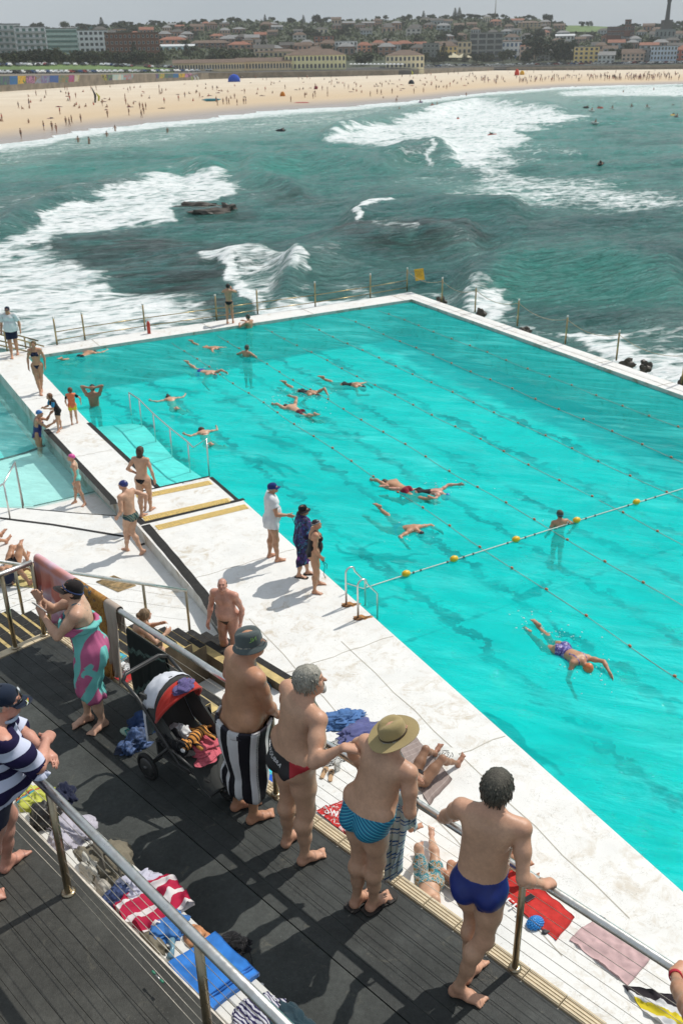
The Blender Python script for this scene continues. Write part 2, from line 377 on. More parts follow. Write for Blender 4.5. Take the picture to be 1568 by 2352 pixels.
def m_floor():
    t = NT('turquoise_pool_floor'); c = t.pos(); loc = t.coord(vec=t.n('ShaderNodeNewGeometry').outputs['Position'], rot=(0, 0, 0))
    sep = t.n('ShaderNodeSeparateXYZ'); wob = t.n('ShaderNodeVectorMath', operation='MULTIPLY_ADD')
    n_ = t.noise(t.pos(scale=(1.0, 1.0, 1)), 1.5, 6, .68, .3, 'Color'); sb = t.n('ShaderNodeVectorMath', operation='SUBTRACT'); t.l(n_, sb.inputs[0]); sb.inputs[1].default_value = (.5, .5, .5)
    t.l(sb.outputs[0], wob.inputs[0]); wob.inputs[1].default_value = (1.7, 1.7, 0); t.l(c, wob.inputs[2]); t.l(wob.outputs[0], sep.inputs[0])
    tt = t.math('ADD', t.math('MULTIPLY', t.math('SUBTRACT', sep.outputs[0], float(PO[0])), float(PV[0])), t.math('MULTIPLY', t.math('SUBTRACT', sep.outputs[1], float(PO[1])), float(PV[1])))
    fr = t.math('ABSOLUTE', t.math('SUBTRACT', t.math('FRACT', t.math('DIVIDE', t.math('SUBTRACT', tt, 1.80), 1.88)), .5))
    line = t.ramp(fr, [(.0, 1), (.055, 1), (.08, 0)])
    inside = t.math('LESS_THAN', tt, 13.4)
    base = t.ramp(t.noise(c, .35, 4), [(.35, (.0, .62, .62)), (.65, (.02, .76, .73))])
    blot = t.ramp(t.noise(t.pos(scale=(1, 1, 1), rot=(0, 0, -.5)), .55, 6, .62, 1.3), [(.52, 0), (.60, 1)])
    col = t.mix(t.math('MULTIPLY', blot, .22), base, (.0, .27, .31))
    col = t.mix(t.math('MULTIPLY', line, t.math('MULTIPLY', inside, t.ramp(t.noise(c, .5, 4, .6), [(.38, .25), (.6, .85)]))), col, (.0, .045, .075))
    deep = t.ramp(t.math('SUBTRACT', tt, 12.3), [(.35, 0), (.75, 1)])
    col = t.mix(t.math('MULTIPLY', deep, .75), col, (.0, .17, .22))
    return t.pbsdf(col, .8)
M_FLOOR = m_floor()
fl = MB()
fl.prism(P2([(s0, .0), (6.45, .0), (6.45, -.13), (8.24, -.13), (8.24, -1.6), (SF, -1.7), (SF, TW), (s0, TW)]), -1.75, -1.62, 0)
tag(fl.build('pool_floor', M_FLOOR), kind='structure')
M_SHAL = simple('shallow_basin_floor', (.74, .88, .85), .8, vary=.08, scale=2)
tag(MB().prism([tuple(at(x, y, ZW)[:2]) for x, y in [(220, 968), (300, 960), (330, 965), (400, 1040), (478, 1092), (300, 1145), (350, 1115), (205, 975)]], -1.62, -.30).build('shallow_shelf', M_SHAL), kind='structure')
tag(MB().prism([tuple(at(x, y, ZT-.2)[:2]) for x, y in [(-400, 840), (0, 840), (120, 985), (300, 1215), (-400, 1215)]], -1.75, -1.35).build('childrens_pool_floor', simple('kids_floor', (.16, .80, .78), .8, vary=.2, scale=1)), kind='structure')
tag(MB().prism([tuple(at(x, y, ZT-.4)[:2]) for x, y in [(-400, 1085), (0, 1054), (120, 1018), (222, 1132), (40, 1175), (-400, 1190)]], -1.35, -.72).build('childrens_pool_shelf', M_SHAL), kind='structure')
strip('painted_edge_line', sub([(-40, 1062), (0, 1056), (60, 1040), (122, 1016)]), .14, -.715, M_BLACK)

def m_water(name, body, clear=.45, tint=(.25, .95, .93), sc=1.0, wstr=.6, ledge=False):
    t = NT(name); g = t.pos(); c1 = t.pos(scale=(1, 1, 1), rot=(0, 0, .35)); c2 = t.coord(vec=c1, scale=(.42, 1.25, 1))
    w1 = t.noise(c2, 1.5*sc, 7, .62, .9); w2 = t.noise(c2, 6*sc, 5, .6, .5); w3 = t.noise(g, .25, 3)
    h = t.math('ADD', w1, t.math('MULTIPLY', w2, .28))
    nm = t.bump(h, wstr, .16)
    light_streak = t.ramp(t.noise(t.coord(vec=c1, scale=(.35, 1.5, 1)), 1.3*sc, 8, .66, 1.1), [(.40, 0), (.52, .35), (.66, 1)])  # caustic-like light streaks, put into the water's colour and opacity by noise
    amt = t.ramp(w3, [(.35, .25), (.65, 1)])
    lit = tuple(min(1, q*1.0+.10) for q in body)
    col = t.mix(t.math('MULTIPLY', light_streak, amt), body, lit)
    extra = 0.0
    if ledge:
        sp = t.n('ShaderNodeSeparateXYZ'); t.l(g, sp.inputs[0]); ax_ = lambda v: t.math('ADD', t.math('MULTIPLY', t.math('SUBTRACT', sp.outputs[0], float(PO[0])), float(v[0])), t.math('MULTIPLY', t.math('SUBTRACT', sp.outputs[1], float(PO[1])), float(v[1])))
        extra = t.math('MULTIPLY', t.ramp(t.math('SUBTRACT', .55, ax_(PV)), [(.42, 0), (.58, .30)]), t.ramp(t.math('MULTIPLY', t.math('SUBTRACT', 14.2, ax_(PU)), .5), [(.1, 0), (.5, 1)]))
    dif = t.n('ShaderNodeBsdfDiffuse'); t.l(col, dif.inputs['Color']); t.l(nm, dif.inputs['Normal'])
    tr = t.n('ShaderNodeBsdfTransparent'); tr.inputs['Color'].default_value = tint+(1,)
    m1 = t.n('ShaderNodeMixShader'); t.l(t.math('ADD', t.math('SUBTRACT', clear+.10, t.math('MULTIPLY', t.math('MULTIPLY', light_streak, amt), .25)), extra), m1.inputs[0]); t.l(dif.outputs[0], m1.inputs[1]); t.l(tr.outputs[0], m1.inputs[2])
    gl = t.n('ShaderNodeBsdfGlossy'); gl.inputs['Roughness'].default_value = .04; t.l(nm, gl.inputs['Normal'])
    fr = t.n('ShaderNodeFresnel'); fr.inputs['IOR'].default_value = 1.33; t.l(nm, fr.inputs['Normal'])
    m2 = t.n('ShaderNodeMixShader'); t.l(t.math('MULTIPLY', fr.outputs[0], .38), m2.inputs[0]); t.l(m1.outputs[0], m2.inputs[1]); t.l(gl.outputs[0], m2.inputs[2])
    t.l(m2.outputs[0], t.o.inputs['Surface']); return t.mat
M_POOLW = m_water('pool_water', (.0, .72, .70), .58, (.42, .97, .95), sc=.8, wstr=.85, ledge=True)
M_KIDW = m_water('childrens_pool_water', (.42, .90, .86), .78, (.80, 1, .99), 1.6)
def water_sheet(name, poly, z, m, step=.25, amp=.018):
    """poly is clipped as a grid in pool axes"""
    import bmesh
    bm = bmesh.new(); vs = [bm.verts.new((p[0], p[1], z)) for p in poly]; f = bm.faces.new(vs)
    xs = [p[0] for p in poly]; ys = [p[1] for p in poly]
    for ax, lo, hi in ((0, min(xs), max(xs)), (1, min(ys), max(ys))):
        k = lo+step
        while k < hi:
            no = Vector((1, 0, 0)) if ax == 0 else Vector((0, 1, 0)); co = Vector((k, 0, 0)) if ax == 0 else Vector((0, k, 0))
            bmesh.ops.bisect_plane(bm, geom=bm.verts[:]+bm.edges[:]+bm.faces[:], plane_co=co, plane_no=no); k += step
    from mathutils import noise as mn
    for v in bm.verts: v.co.z += amp*(mn.noise(Vector((v.co.x*.9, v.co.y*.9, 0)))+.5*mn.noise(Vector((v.co.x*2.3, v.co.y*2.3, 3))))
    if bm.faces and sum(q.normal.z for q in bm.faces) < 0: bmesh.ops.reverse_faces(bm, faces=bm.faces[:])
    me = bpy.data.meshes.new(name); bm.to_mesh(me); bm.free(); me.materials.append(m)
    me.polygons.foreach_set('use_smooth', np.ones(len(me.polygons), bool)); return tag(link(name, me), kind='structure')
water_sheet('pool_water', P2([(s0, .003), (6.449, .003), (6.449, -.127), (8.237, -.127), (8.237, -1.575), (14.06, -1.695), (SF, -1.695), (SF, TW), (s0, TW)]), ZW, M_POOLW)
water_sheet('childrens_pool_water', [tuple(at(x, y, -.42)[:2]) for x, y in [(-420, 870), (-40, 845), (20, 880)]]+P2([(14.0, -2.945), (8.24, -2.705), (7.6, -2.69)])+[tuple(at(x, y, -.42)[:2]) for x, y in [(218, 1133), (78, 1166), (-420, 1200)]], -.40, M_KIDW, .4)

tag(MB().prism([tuple(dk(d, e)[:2]) for d, e in [(-4, 2.2), (8.62, 2.2), (8.62, 4.02), (-4, 4.02)]], ZM-.5, ZM-.03, 0).build('middle_deck_base', M_CONC), kind='structure')
md = tag(MB().prism([tuple(dk(d, e)[:2]) for d, e in [(-4, 2.2), (8.60, 2.2), (8.60, 3.215), (-4, 3.215)]], ZM-.028, ZM-.002, 0).build('rubber_deck_sheet', M_DECKM), kind='structure')
pk = empty('plank_deck', dk(2.3, 3.5, ZM), 0); tag(pk, kind='structure')
rnd = random.Random(3); ecur = 3.222
pmesh = None
while ecur < 3.98:
    wv = .128; d1 = 8.60
    while d1 > -3.5:
        ln = rnd.uniform(6, 9); d0 = max(-3.8, d1-ln)
        dz = rnd.uniform(-.0015, .0015)
        MB().prism([tuple(dk(a, b)[:2]) for a, b in [(d0+.003, ecur+.0015), (d1-.003, ecur+.0015), (d1-.003, ecur+wv-.0015), (d0+.003, ecur+wv-.0015)]], ZM-.026, ZM+dz).build('plank', M_DECKP, pk, True)
        d1 = d0
    ecur += wv
tr = empty('tile_trim', dk(2.3, 4.08, ZM), 0); tag(tr, kind='structure')
dcur = 8.62
while dcur > -2.5:
    m = MB(); L_ = .30
    m.prism([tuple(dk(a, b)[:2]) for a, b in [(dcur-L_+.004, 4.022), (dcur-.004, 4.022), (dcur-.004, 4.135), (dcur-L_+.004, 4.135)]], ZM-.05, ZM-.008)
    for g in range(4):
        e0 = 4.030+g*.026; m.prism([tuple(dk(a, b)[:2]) for a, b in [(dcur-L_+.006, e0), (dcur-.006, e0), (dcur-.006, e0+.017), (dcur-L_+.006, e0+.017)]], ZM-.008, ZM-.001)
    m.build('trim_tile', M_TRIM, tr, True); dcur -= L_
for k in range(3):
    for g in range(8):
        e0 = 2.3+g*.215
        m = MB(); m.prism([tuple(dk(a, b)[:2]) for a, b in [(8.625, e0), (8.735, e0), (8.735, e0+.211), (8.625, e0+.211)]], ZM-.05, ZM-.003)
        if k == 0: m.build('trim_tile', M_TRIM, tr, True)
tag(MB().prism([tuple(dk(d, e)[:2]) for d, e in [(-4, 4.022), (8.62, 4.022), (8.62, 4.12), (-4, 4.12)]], ZM-.6, ZM-.055).build('deck_fascia', M_CONC), kind='structure')
nd = empty('near_plank_deck', dk(4, 1.2, ZL), 0); tag(nd, kind='structure')
ecur = 2.19; first = True
while ecur > -1.2:
    wv = .30 if first else .128
    d1 = 9.0+rnd.uniform(-.5, 0)
    while d1 > -2:
        ln = rnd.uniform(6, 9); d0 = max(-2, d1-ln)
        MB().prism([tuple(dk(a, b)[:2]) for a, b in [(d0+.003, ecur-wv+.0015), (d1-.003, ecur-wv+.0015), (d1-.003, ecur-.0015), (d0+.003, ecur-.0015)]], ZL-.03, ZL+rnd.uniform(-.0015, .0015)).build('plank', M_DECKL, nd, True)
        d1 = d0
    ecur -= wv; first = False
tag(MB().prism([tuple(dk(d, e)[:2]) for d, e in [(-2, -1.2), (9, -1.2), (9, 2.185), (-2, 2.185)]], ZL-.4, ZL-.032).build('near_deck_base', M_CONC), kind='structure')
tag(MB().prism([tuple(dk(d, e)[:2]) for d, e in [(-2, 2.188), (9, 2.188), (9, 2.203), (-2, 2.203)]], ZL-.12, ZL-.004).build('deck_edge_strip', M_EDGEW), kind='structure')
bn = empty('slatted_bench', dk(3.5, 2.4, ZM), 0, label='long white bench of broad boards under the heap of bags and towels', cat='bench')
M_BENCH = simple('white_bench_paint', (.68, .67, .63), .45, vary=.1, scale=5)
for k in range(3):
    e0 = 2.235+k*.115
    b = MB(); d_ = dk(2.4, e0+.054, 4.355); b.box(d_, (8.8, .108, .035), rz=math.atan2(DD[1], DD[0]), bev=.008); b.build('seat_board', M_BENCH, bn, True)
for d_ in (6.4, 5.0, 3.6, 2.2):
    b = MB(); b.box(dk(d_, 2.43, 4.19), (.05, .32, .28), rz=math.atan2(DD[1], DD[0])); b.build('leg', M_STEELP, bn, True)
M_STEPY = simple('yellow_step_paint', (.50, .38, .16), .75, vary=.4, scale=4, bump=.25)
M_STEPS = simple('shaded_step_side', (.10, .075, .045), .85, vary=.4, scale=4)  # dark brown includes the shade on the stair's side
def step_poly(stairs, poly, z, k):
    """tread from photo points at height z; a black nosing strip covers its far edge"""
    P = [tuple(at(x, y, z)[:2]) for x, y in poly]
    MB().prism(P, z-.5, z).build('tread', M_STEPY, stairs, True)
st = empty('stairs', at(500, 1500, 0), 0); tag(st, kind='structure')
tread_m, nose_m = {}, {}
for k in range(1, 23):
    z = .17*k; e1 = 8.87-.29*(k-1); e0 = e1-.29; dr = {1: 10.13, 2: 10.72, 3: 10.9}.get(k, 11.35 if k < 9 else 8.9); dl = 12.15+.02*math.sin(k*5)
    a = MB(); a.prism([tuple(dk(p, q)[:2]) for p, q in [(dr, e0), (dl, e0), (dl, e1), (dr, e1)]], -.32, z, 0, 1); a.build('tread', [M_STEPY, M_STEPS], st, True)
    a = MB(); a.prism([tuple(dk(p, q)[:2]) for p, q in [(dr+.01, e1-.13), (dl-.005, e1-.13), (dl-.005, e1+.003), (dr+.01, e1+.003)]], z-.05, z+.004); a.build('nosing', M_BLACK, st, True)
def seg_d(px, py, pts):
    """distance in photo units from points to a polyline"""
    best = np.full(px.shape, 1e9)
    for (x0, y0), (x1, y1) in zip(pts[:-1], pts[1:]):
        dx, dy = x1-x0, y1-y0; t = np.clip(((px-x0)*dx+(py-y0)*dy)/(dx*dx+dy*dy+1e-9), 0, 1)
        best = np.minimum(best, np.hypot((px-x0-t*dx), (py-y0-t*dy)))
    return best
def inpoly(px, py, P):
    c = np.zeros(px.shape, bool); n = len(P)
    for i in range(n):
        x0, y0 = P[i]; x1, y1 = P[(i+1) % n]
        if y0 == y1: continue
        k = ((y0 > py) != (y1 > py)) & (px < (x1-x0)*(py-y0)/(y1-y0)+x0); c ^= k
    return c
def sdp(px, py, P):
    """signed distance to a closed outline, positive inside"""
    d = seg_d(px, py, P+[P[0]]); return np.where(inpoly(px, py, P), d, -d)
def sm(x, a, b): t = np.clip((x-a)/(b-a), 0, 1); return t*t*(3-2*t)
def vnoise(x, y, seed=0):
    r = np.random.RandomState(seed); g = r.rand(256, 256); xi = np.floor(x).astype(int); yi = np.floor(y).astype(int); fx = x-xi; fy = y-yi
    fx = fx*fx*(3-2*fx); fy = fy*fy*(3-2*fy); a = g[xi % 256, yi % 256]; b = g[(xi+1) % 256, yi % 256]; c = g[xi % 256, (yi+1) % 256]; d = g[(xi+1) % 256, (yi+1) % 256]
    return (a*(1-fx)+b*fx)*(1-fy)+(c*(1-fx)+d*fx)*fy
def fbm(x, y, o=4, seed=0):
    s = 0; a = .5
    for i in range(o): s = s+a*vnoise(x*2**i, y*2**i, seed+i); a *= .5
    return s
nr, na = 620, 520
az = np.radians(np.linspace(-38, 38, na)); rr = np.concatenate([np.geomspace(17, 700, nr)])
A, RR = np.meshgrid(az, rr); X = RR*np.sin(A); Y = RR*np.cos(A)
V = np.stack([X, Y, np.full_like(X, ZS)], -1)-CAMP; dz = V@_w; PX = 784+FPX*(V@_r)/dz; PY = 1176-FPX*(V@_u)/dz
th = R(22); cx_, cy_ = X*math.cos(th)+Y*math.sin(th), -X*math.sin(th)+Y*math.cos(th)
amp = np.clip((520-RR)/300, .25, 1)
wob = 5*fbm(X*.03, Y*.03, 3, 5)*6
H = .38*np.sin((cy_+wob)*.42)*amp*(.3+1.2*fbm(X*.04, Y*.04, 2, 9))+.20*np.sin((Y*1.0+X*.25+wob*.6)*.95)*fbm(X*.08, Y*.08, 2, 3)
H += .55*(fbm(cx_*.10, cy_*.42, 5, 21)-.5)+.20*(fbm(cx_*.7, cy_*1.8, 3, 31)-.5)
H += .16*(fbm(cx_*.35, cy_*1.1, 4, 91)-.5)*2
H *= np.clip(RR/22, .6, 1)
def ridge(pts, h, wn, wf):
    """breaking crest: steep on the near side (down the picture), gentle behind"""
    global H
    d = seg_d(PX, PY, pts);
    yl = np.interp(PX, [p[0] for p in pts], [p[1] for p in pts]); side = PY > yl
    w = np.where(side, wn, wf); ends = sm(PX, pts[0][0]-30, pts[0][0]+40)*(1-sm(PX, pts[-1][0]-40, pts[-1][0]+30)); H = H+h*np.exp(-(d/w)**2)*ends
ridge([(560, 395), (700, 378), (880, 385), (930, 362), (1000, 350), (1040, 362)], 1.7, 14, 26)
ridge([(430, 400), (520, 402), (600, 420), (700, 440)], 1.0, 12, 22)
ridge([(800, 515), (860, 488), (920, 478), (1060, 492), (1200, 500)], 1.25, 24, 36)
ridge([(640, 660), (700, 610), (800, 565), (950, 545), (1100, 560)], 1.2, 34, 40)
ridge([(1050, 680), (1200, 600), (1340, 590), (1568, 640)], .9, 40, 50)
ridge([(740, 315), (860, 280), (1000, 262), (1100, 235), (1300, 255)], 1.6, 7, 12)
ridge([(1300, 240), (1450, 236), (1600, 240)], 1.2, 6, 10)
ridge([(0, 520), (120, 470), (260, 432), (420, 402), (520, 405)], 1.1, 16, 22)
ridge([(500, 608), (540, 600), (600, 592), (700, 610)], .6, 14, 16)
ridge([(1000, 200), (1250, 196), (1600, 200)], .6, 4, 6)
F = np.zeros_like(X)
per = np.clip(PY-100, 20, 900)/900
WX = PX+70*per*(fbm(X*.22, Y*.22, 4, 61)-.48)*2+40*per*(fbm(X*1.1, Y*1.1, 3, 67)-.48); WY = PY+60*per*(fbm(X*.22, Y*.3, 4, 63)-.48)*2+34*per*(fbm(X*1.3, Y*1.3, 3, 69)-.48)
def foam(P, v, soft=18, inner=0):
    global F; F = np.maximum(F, v*sm(sdp(WX, WY, P), -soft*.7, soft*.7))
def foaml(pts, v, w, soft=1.0):
    global F; F = np.maximum(F, v*(1-sm(seg_d(WX, WY, pts), w*.3, w*1.1)))
foam([(735, 322), (800, 298), (880, 283), (960, 268), (1000, 243), (1090, 234), (1180, 245), (1370, 268), (1290, 284), (1180, 298), (1240, 325), (1130, 345), (1110, 385), (1060, 380), (1020, 345), (960, 333), (850, 335), (760, 332)], 1., 14)
foam([(1000, 335), (1130, 320), (1300, 338), (1180, 352), (1240, 372), (1180, 392), (1400, 420), (1600, 450), (1600, 492), (1400, 485), (1250, 488), (1080, 470), (990, 455), (1080, 425), (1090, 400), (1020, 372)], .78, 40)
foam([(1020, 385), (1100, 395), (1250, 420), (1000, 430), (850, 440), (820, 425)], .5, 30)
foam([(-40, 570), (60, 520), (130, 482), (220, 450), (290, 430), (370, 413), (440, 404), (500, 407), (555, 430), (500, 452), (400, 472), (395, 502), (330, 517), (200, 537), (110, 557), (40, 590), (-40, 610)], 1., 16)
foam([(-60, 590), (100, 568), (150, 588), (200, 620), (260, 652), (330, 682), (420, 690), (400, 722), (470, 770), (330, 790), (100, 810), (-60, 830)], 1.0, 44)
foam([(250, 660), (450, 690), (500, 765), (250, 800)], .68, 40)
foaml([(460, 592), (540, 600), (620, 594), (690, 632)], .85, 20)
foaml([(525, 612), (545, 650), (575, 700), (600, 722)], 1., 24)
foam([(540, 600), (640, 592), (700, 640), (640, 655), (600, 705), (560, 690), (530, 640)], .75, 24)
foam([(590, 735), (600, 690), (700, 662), (840, 655), (870, 690), (760, 712), (640, 740)], .95, 22)
foaml([(812, 520), (840, 498), (890, 484)], 1., 13)
foaml([(985, 348), (990, 372)], .9, 10)
foaml([(862, 545), (900, 548), (945, 552)], .6, 12); foaml([(880, 530), (930, 515)], .45, 9); foaml([(1000, 560), (1100, 575)], .4, 14)
foam([(1060, 690), (1160, 672), (1190, 705), (1150, 740), (1090, 730)], .92, 20)
foaml([(1080, 672), (1170, 690)], .6, 18)
foam([(1240, 770), (1330, 765), (1430, 775), (1500, 800), (1600, 815), (1600, 900), (1500, 870), (1380, 830)], .95, 26)
foam([(1400, 770), (1480, 720), (1600, 715), (1600, 780)], .55, 34)
foam([(980, 690), (1100, 730), (1290, 800), (1330, 820), (1200, 740)], .72, 18)
foam([(0, 470), (60, 490), (120, 500), (60, 520), (-40, 540), (-40, 470)], .35, 24)
foam([(-40, 432), (150, 425), (290, 415), (420, 400), (300, 445), (120, 480), (-40, 492)], .42, 24)
SHORE = [(-900, 470), (-300, 372), (0, 328), (100, 317), (160, 300), (300, 284), (425, 271), (600, 251), (784, 239), (934, 226), (1109, 206), (1284, 192), (1434, 189), (1568, 184), (1900, 180)]
ys_ = np.interp(PX, [p[0] for p in SHORE], [p[1] for p in SHORE])
off = PY-ys_; sc_ = np.interp(PX, [0, 1568], [1.3, .8])
F = np.maximum(F, .97*(1-sm(off, 10*sc_, 26*sc_))*sm(off, -10, 0))
F = np.maximum(F, (.55*(1-sm(np.abs(off-30*sc_), 5, 22)))*(PX < 900))
foam([(1270, 212), (1350, 202), (1500, 196), (1600, 200), (1600, 226), (1450, 222), (1300, 222)], .92, 8)
foam([(300, 300), (500, 290), (700, 285), (730, 300), (600, 312), (320, 320)], .45, 18)
foam([(1180, 198), (1400, 190), (1600, 184), (1600, 192), (1400, 200)], .7, 6)
foaml([(1110, 228), (1180, 230)], .6, 6); foaml([(1150, 345), (1330, 352)], .6, 8); foaml([(1200, 375), (1290, 380)], .5, 7)
foam([(1180, 735), (1330, 745), (1480, 760), (1600, 740), (1600, 800), (1430, 790), (1290, 775)], .50, 26)
foam([(860, 690), (905, 655), (990, 668), (1050, 690), (1120, 720), (1040, 715), (940, 672)], .55, 14)
foam([(700, 600), (780, 590), (830, 620), (760, 650), (690, 640)], .42, 26)
foam([(60, 455), (250, 425), (420, 398), (300, 410), (120, 435)], .5, 14)
foam([(380, 430), (560, 428), (640, 440), (560, 450), (420, 460)], .48, 14)
foam([(820, 300), (1000, 300), (1080, 350), (1180, 400), (1350, 440), (1200, 470), (1050, 430), (900, 400), (840, 360)], .42, 40)
RF = np.zeros_like(X)
def reef(P, v, soft=26):
    global RF; RF = np.maximum(RF, v*sm(sdp(PX, PY, P), -soft*.6, soft*.6))
reef([(-60, 478), (60, 468), (200, 455), (330, 450), (330, 430), (120, 440), (-60, 460)], .7)
reef([(380, 468), (560, 470), (610, 500), (560, 520), (450, 525)], .75)
reef([(60, 560), (300, 540), (560, 560), (700, 600), (520, 640), (540, 720), (560, 790), (400, 790), (330, 680), (180, 610)], 1.)
reef([(540, 440), (700, 435), (800, 470), (640, 480)], .7)
reef([(560, 640), (640, 640), (720, 600), (800, 560), (980, 570), (900, 620), (700, 665), (590, 700)], .25)
reef([(760, 530), (880, 520), (1080, 528), (1180, 560), (1060, 600), (900, 600), (760, 575)], .85)
reef([(1100, 500), (1568, 490), (1600, 560), (1300, 570)], .25)
reef([(900, 330), (1010, 335), (1000, 370), (930, 378)], .45)
reef([(1350, 300), (1600, 300), (1600, 330), (1420, 330)], .45, 14)
reef([(640, 330), (800, 345), (820, 370), (650, 355)], .4, 14)
reef([(1100, 740), (1300, 730), (1600, 700), (1600, 760), (1350, 780)], .35)
RF *= .55+.9*fbm(cx_*.10, cy_*.3, 4, 77)
TQ = sm(-PY, -600, -250)*.75
for P, v in (([(-40, 370), (300, 360), (700, 380), (700, 430), (300, 420), (-40, 420)], .9), ([(1150, 600), (1350, 590), (1600, 640), (1600, 720), (1300, 690), (1120, 680)], .75), ([(900, 400), (1100, 400), (1300, 470), (1000, 470)], .8), ([(640, 300), (740, 300), (900, 240), (700, 240), (400, 290)], .7)):
    TQ = np.maximum(TQ, v*sm(sdp(PX, PY, P), -30, 25))
ML = (1-sm(off, 20, 90))*.9
H *= (1-.85*(1-sm(off, 0, 40)))
H = H+F*.10*(fbm(X*.9, Y*2.2, 3, 55))
keep = None
Z = ZS+H
idx = np.arange(nr*na).reshape(nr, na)
Q = np.stack([idx[:-1, :-1], idx[:-1, 1:], idx[1:, 1:], idx[1:, :-1]], -1).reshape(-1, 4)
tq = (X-PO[0])*PV[0]+(Y-PO[1])*PV[1]; sq = (X-PO[0])*PU[0]+(Y-PO[1])*PU[1]
bad = ((sq < 21.5) & (tq < TW+.3)) | (off < -14)
b4 = bad.ravel()[Q]; Q = Q[~b4.all(1)]
M_SEA = None
def m_sea():
    t = NT('sea_water'); g = t.pos(); gr = t.pos(rot=(0, 0, -.38))
    fa, rf, tq_, ml = t.attr('foam'), t.attr('reef'), t.attr('teal'), t.attr('milk')
    n_l = t.noise(t.coord(vec=gr, scale=(.35, 1.5, 1)), .55, 9, .62, .8); n_s = t.noise(t.coord(vec=gr, scale=(.55, 1.8, 1)), 2.6, 6, .62, .6); nb = t.noise(t.coord(vec=gr, scale=(.2, .8, 1)), .22, 6, .6, .5)
    col = t.mix(t.ramp(nb, [(.35, 0), (.68, 1)]), (.028, .150, .142), (.085, .30, .265))
    col = t.mix(t.math('MULTIPLY', tq_, t.ramp(nb, [(.3, .55), (.65, 1)])), col, (.07, .42, .34))
    col = t.mix(t.math('MULTIPLY', t.math('MULTIPLY', rf, .80), t.ramp(n_l, [(.40, .12), (.58, 1)]), clamp=True), col, (.034, .032, .027))
    col = t.mix(ml, col, (.30, .50, .43))
    v1 = t.voro(t.coord(vec=t.mixv(gr, n_l), scale=(.55, 1.3, 1)), 1.1, 'DISTANCE_TO_EDGE')
    lace = t.ramp(v1, [(.0, .9), (.28, .15)])
    nn = t.math('ADD', t.math('MULTIPLY', n_l, .62), t.math('ADD', t.math('MULTIPLY', n_s, .34), t.math('MULTIPLY', lace, .16)))
    thr = t.math('SUBTRACT', .795, t.math('MULTIPLY', fa, .405)); fm = t.math('DIVIDE', t.math('SUBTRACT', nn, thr), .17, clamp=True)
    fleck = t.math('MULTIPLY', t.ramp(t.noise(t.coord(vec=gr, scale=(.4, 1.3, 1)), 3.2, 7, .7, .8), [(.69, 0), (.74, 1)]), t.ramp(nb, [(.45, 0), (.6, .8)]))
    fm = t.math('MAXIMUM', fm, t.math('MULTIPLY', fleck, .55)); veil = t.math('MULTIPLY', fa, .4)
    col = t.mix(veil, col, (.35, .55, .50))
    col = t.mix(fm, col, t.ramp(t.noise(t.coord(vec=gr, scale=(.5, 1.4, 1)), 1.6, 8, .7, .5), [(.36, (.50, .62, .62)), (.46, (.76, .80, .80)), (.62, (.84, .86, .86))]))
    h = t.math('ADD', t.noise(t.coord(vec=gr, scale=(.4, 1.5, 1)), 1.0, 9, .66, .5), t.math('MULTIPLY', t.noise(t.coord(vec=gr, scale=(.6, 1.5, 1)), 5, 5, .6), .25))
    h = t.math('ADD', h, t.math('MULTIPLY', fm, .25))
    rp = t.noise(t.coord(vec=gr, scale=(.25, 1.6, 1)), 2.2, 7, .7, .6); col = t.mix(t.math('MULTIPLY', t.ramp(rp, [(.40, .6), (.52, 0)]), t.math('SUBTRACT', 1, fm)), col, t.mix(1, col, .35, 'MULTIPLY')); h = t.math('ADD', h, t.math('MULTIPLY', rp, .5))  # ripple troughs darkened in the base colour to stand for shaded slopes
    nm = t.bump(h, 1.0, .85); t.l(t.math('SUBTRACT', 1.0, t.math('MULTIPLY', fm, .5)), nm.node.inputs['Strength'])
    return t.pbsdf(col, t.mix(fm, .12, .9), 0, nm, t.mix(fm, .5, .1))
def _mixv(s, a, f):
    q = s.n('ShaderNodeVectorMath', operation='ADD'); s.l(a, q.inputs[0]); k = s.n('ShaderNodeCombineXYZ'); m = s.math('MULTIPLY', f, 2.2); s.l(m, k.inputs[0]); s.l(m, k.inputs[1]); s.l(k.outputs[0], q.inputs[1]); return q.outputs[0]
NT.mixv = _mixv
M_SEA = m_sea()
me = mesh('sea', np.stack([X, Y, Z], -1).reshape(-1, 3), Q, M_SEA, True)
for nme, arr in (('foam', F), ('reef', np.clip(RF, 0, 1)), ('teal', TQ), ('milk', ML)):
    a_ = me.attributes.new(nme, 'FLOAT', 'POINT'); a_.data.foreach_set('value', arr.astype(np.float32).ravel())
tag(link('sea', me), kind='structure')
far = MB()
P = [(-3000, -200), (3000, -200), (3000, 6000), (-3000, 6000)]
far.add([(x, y, ZS-2.2) for x, y in P], [(0, 1, 2, 3)]); tag(far.build('sea_bed', simple('deep_sea', (.03, .11, .11), .3, vary=.3, scale=.01)), kind='structure')

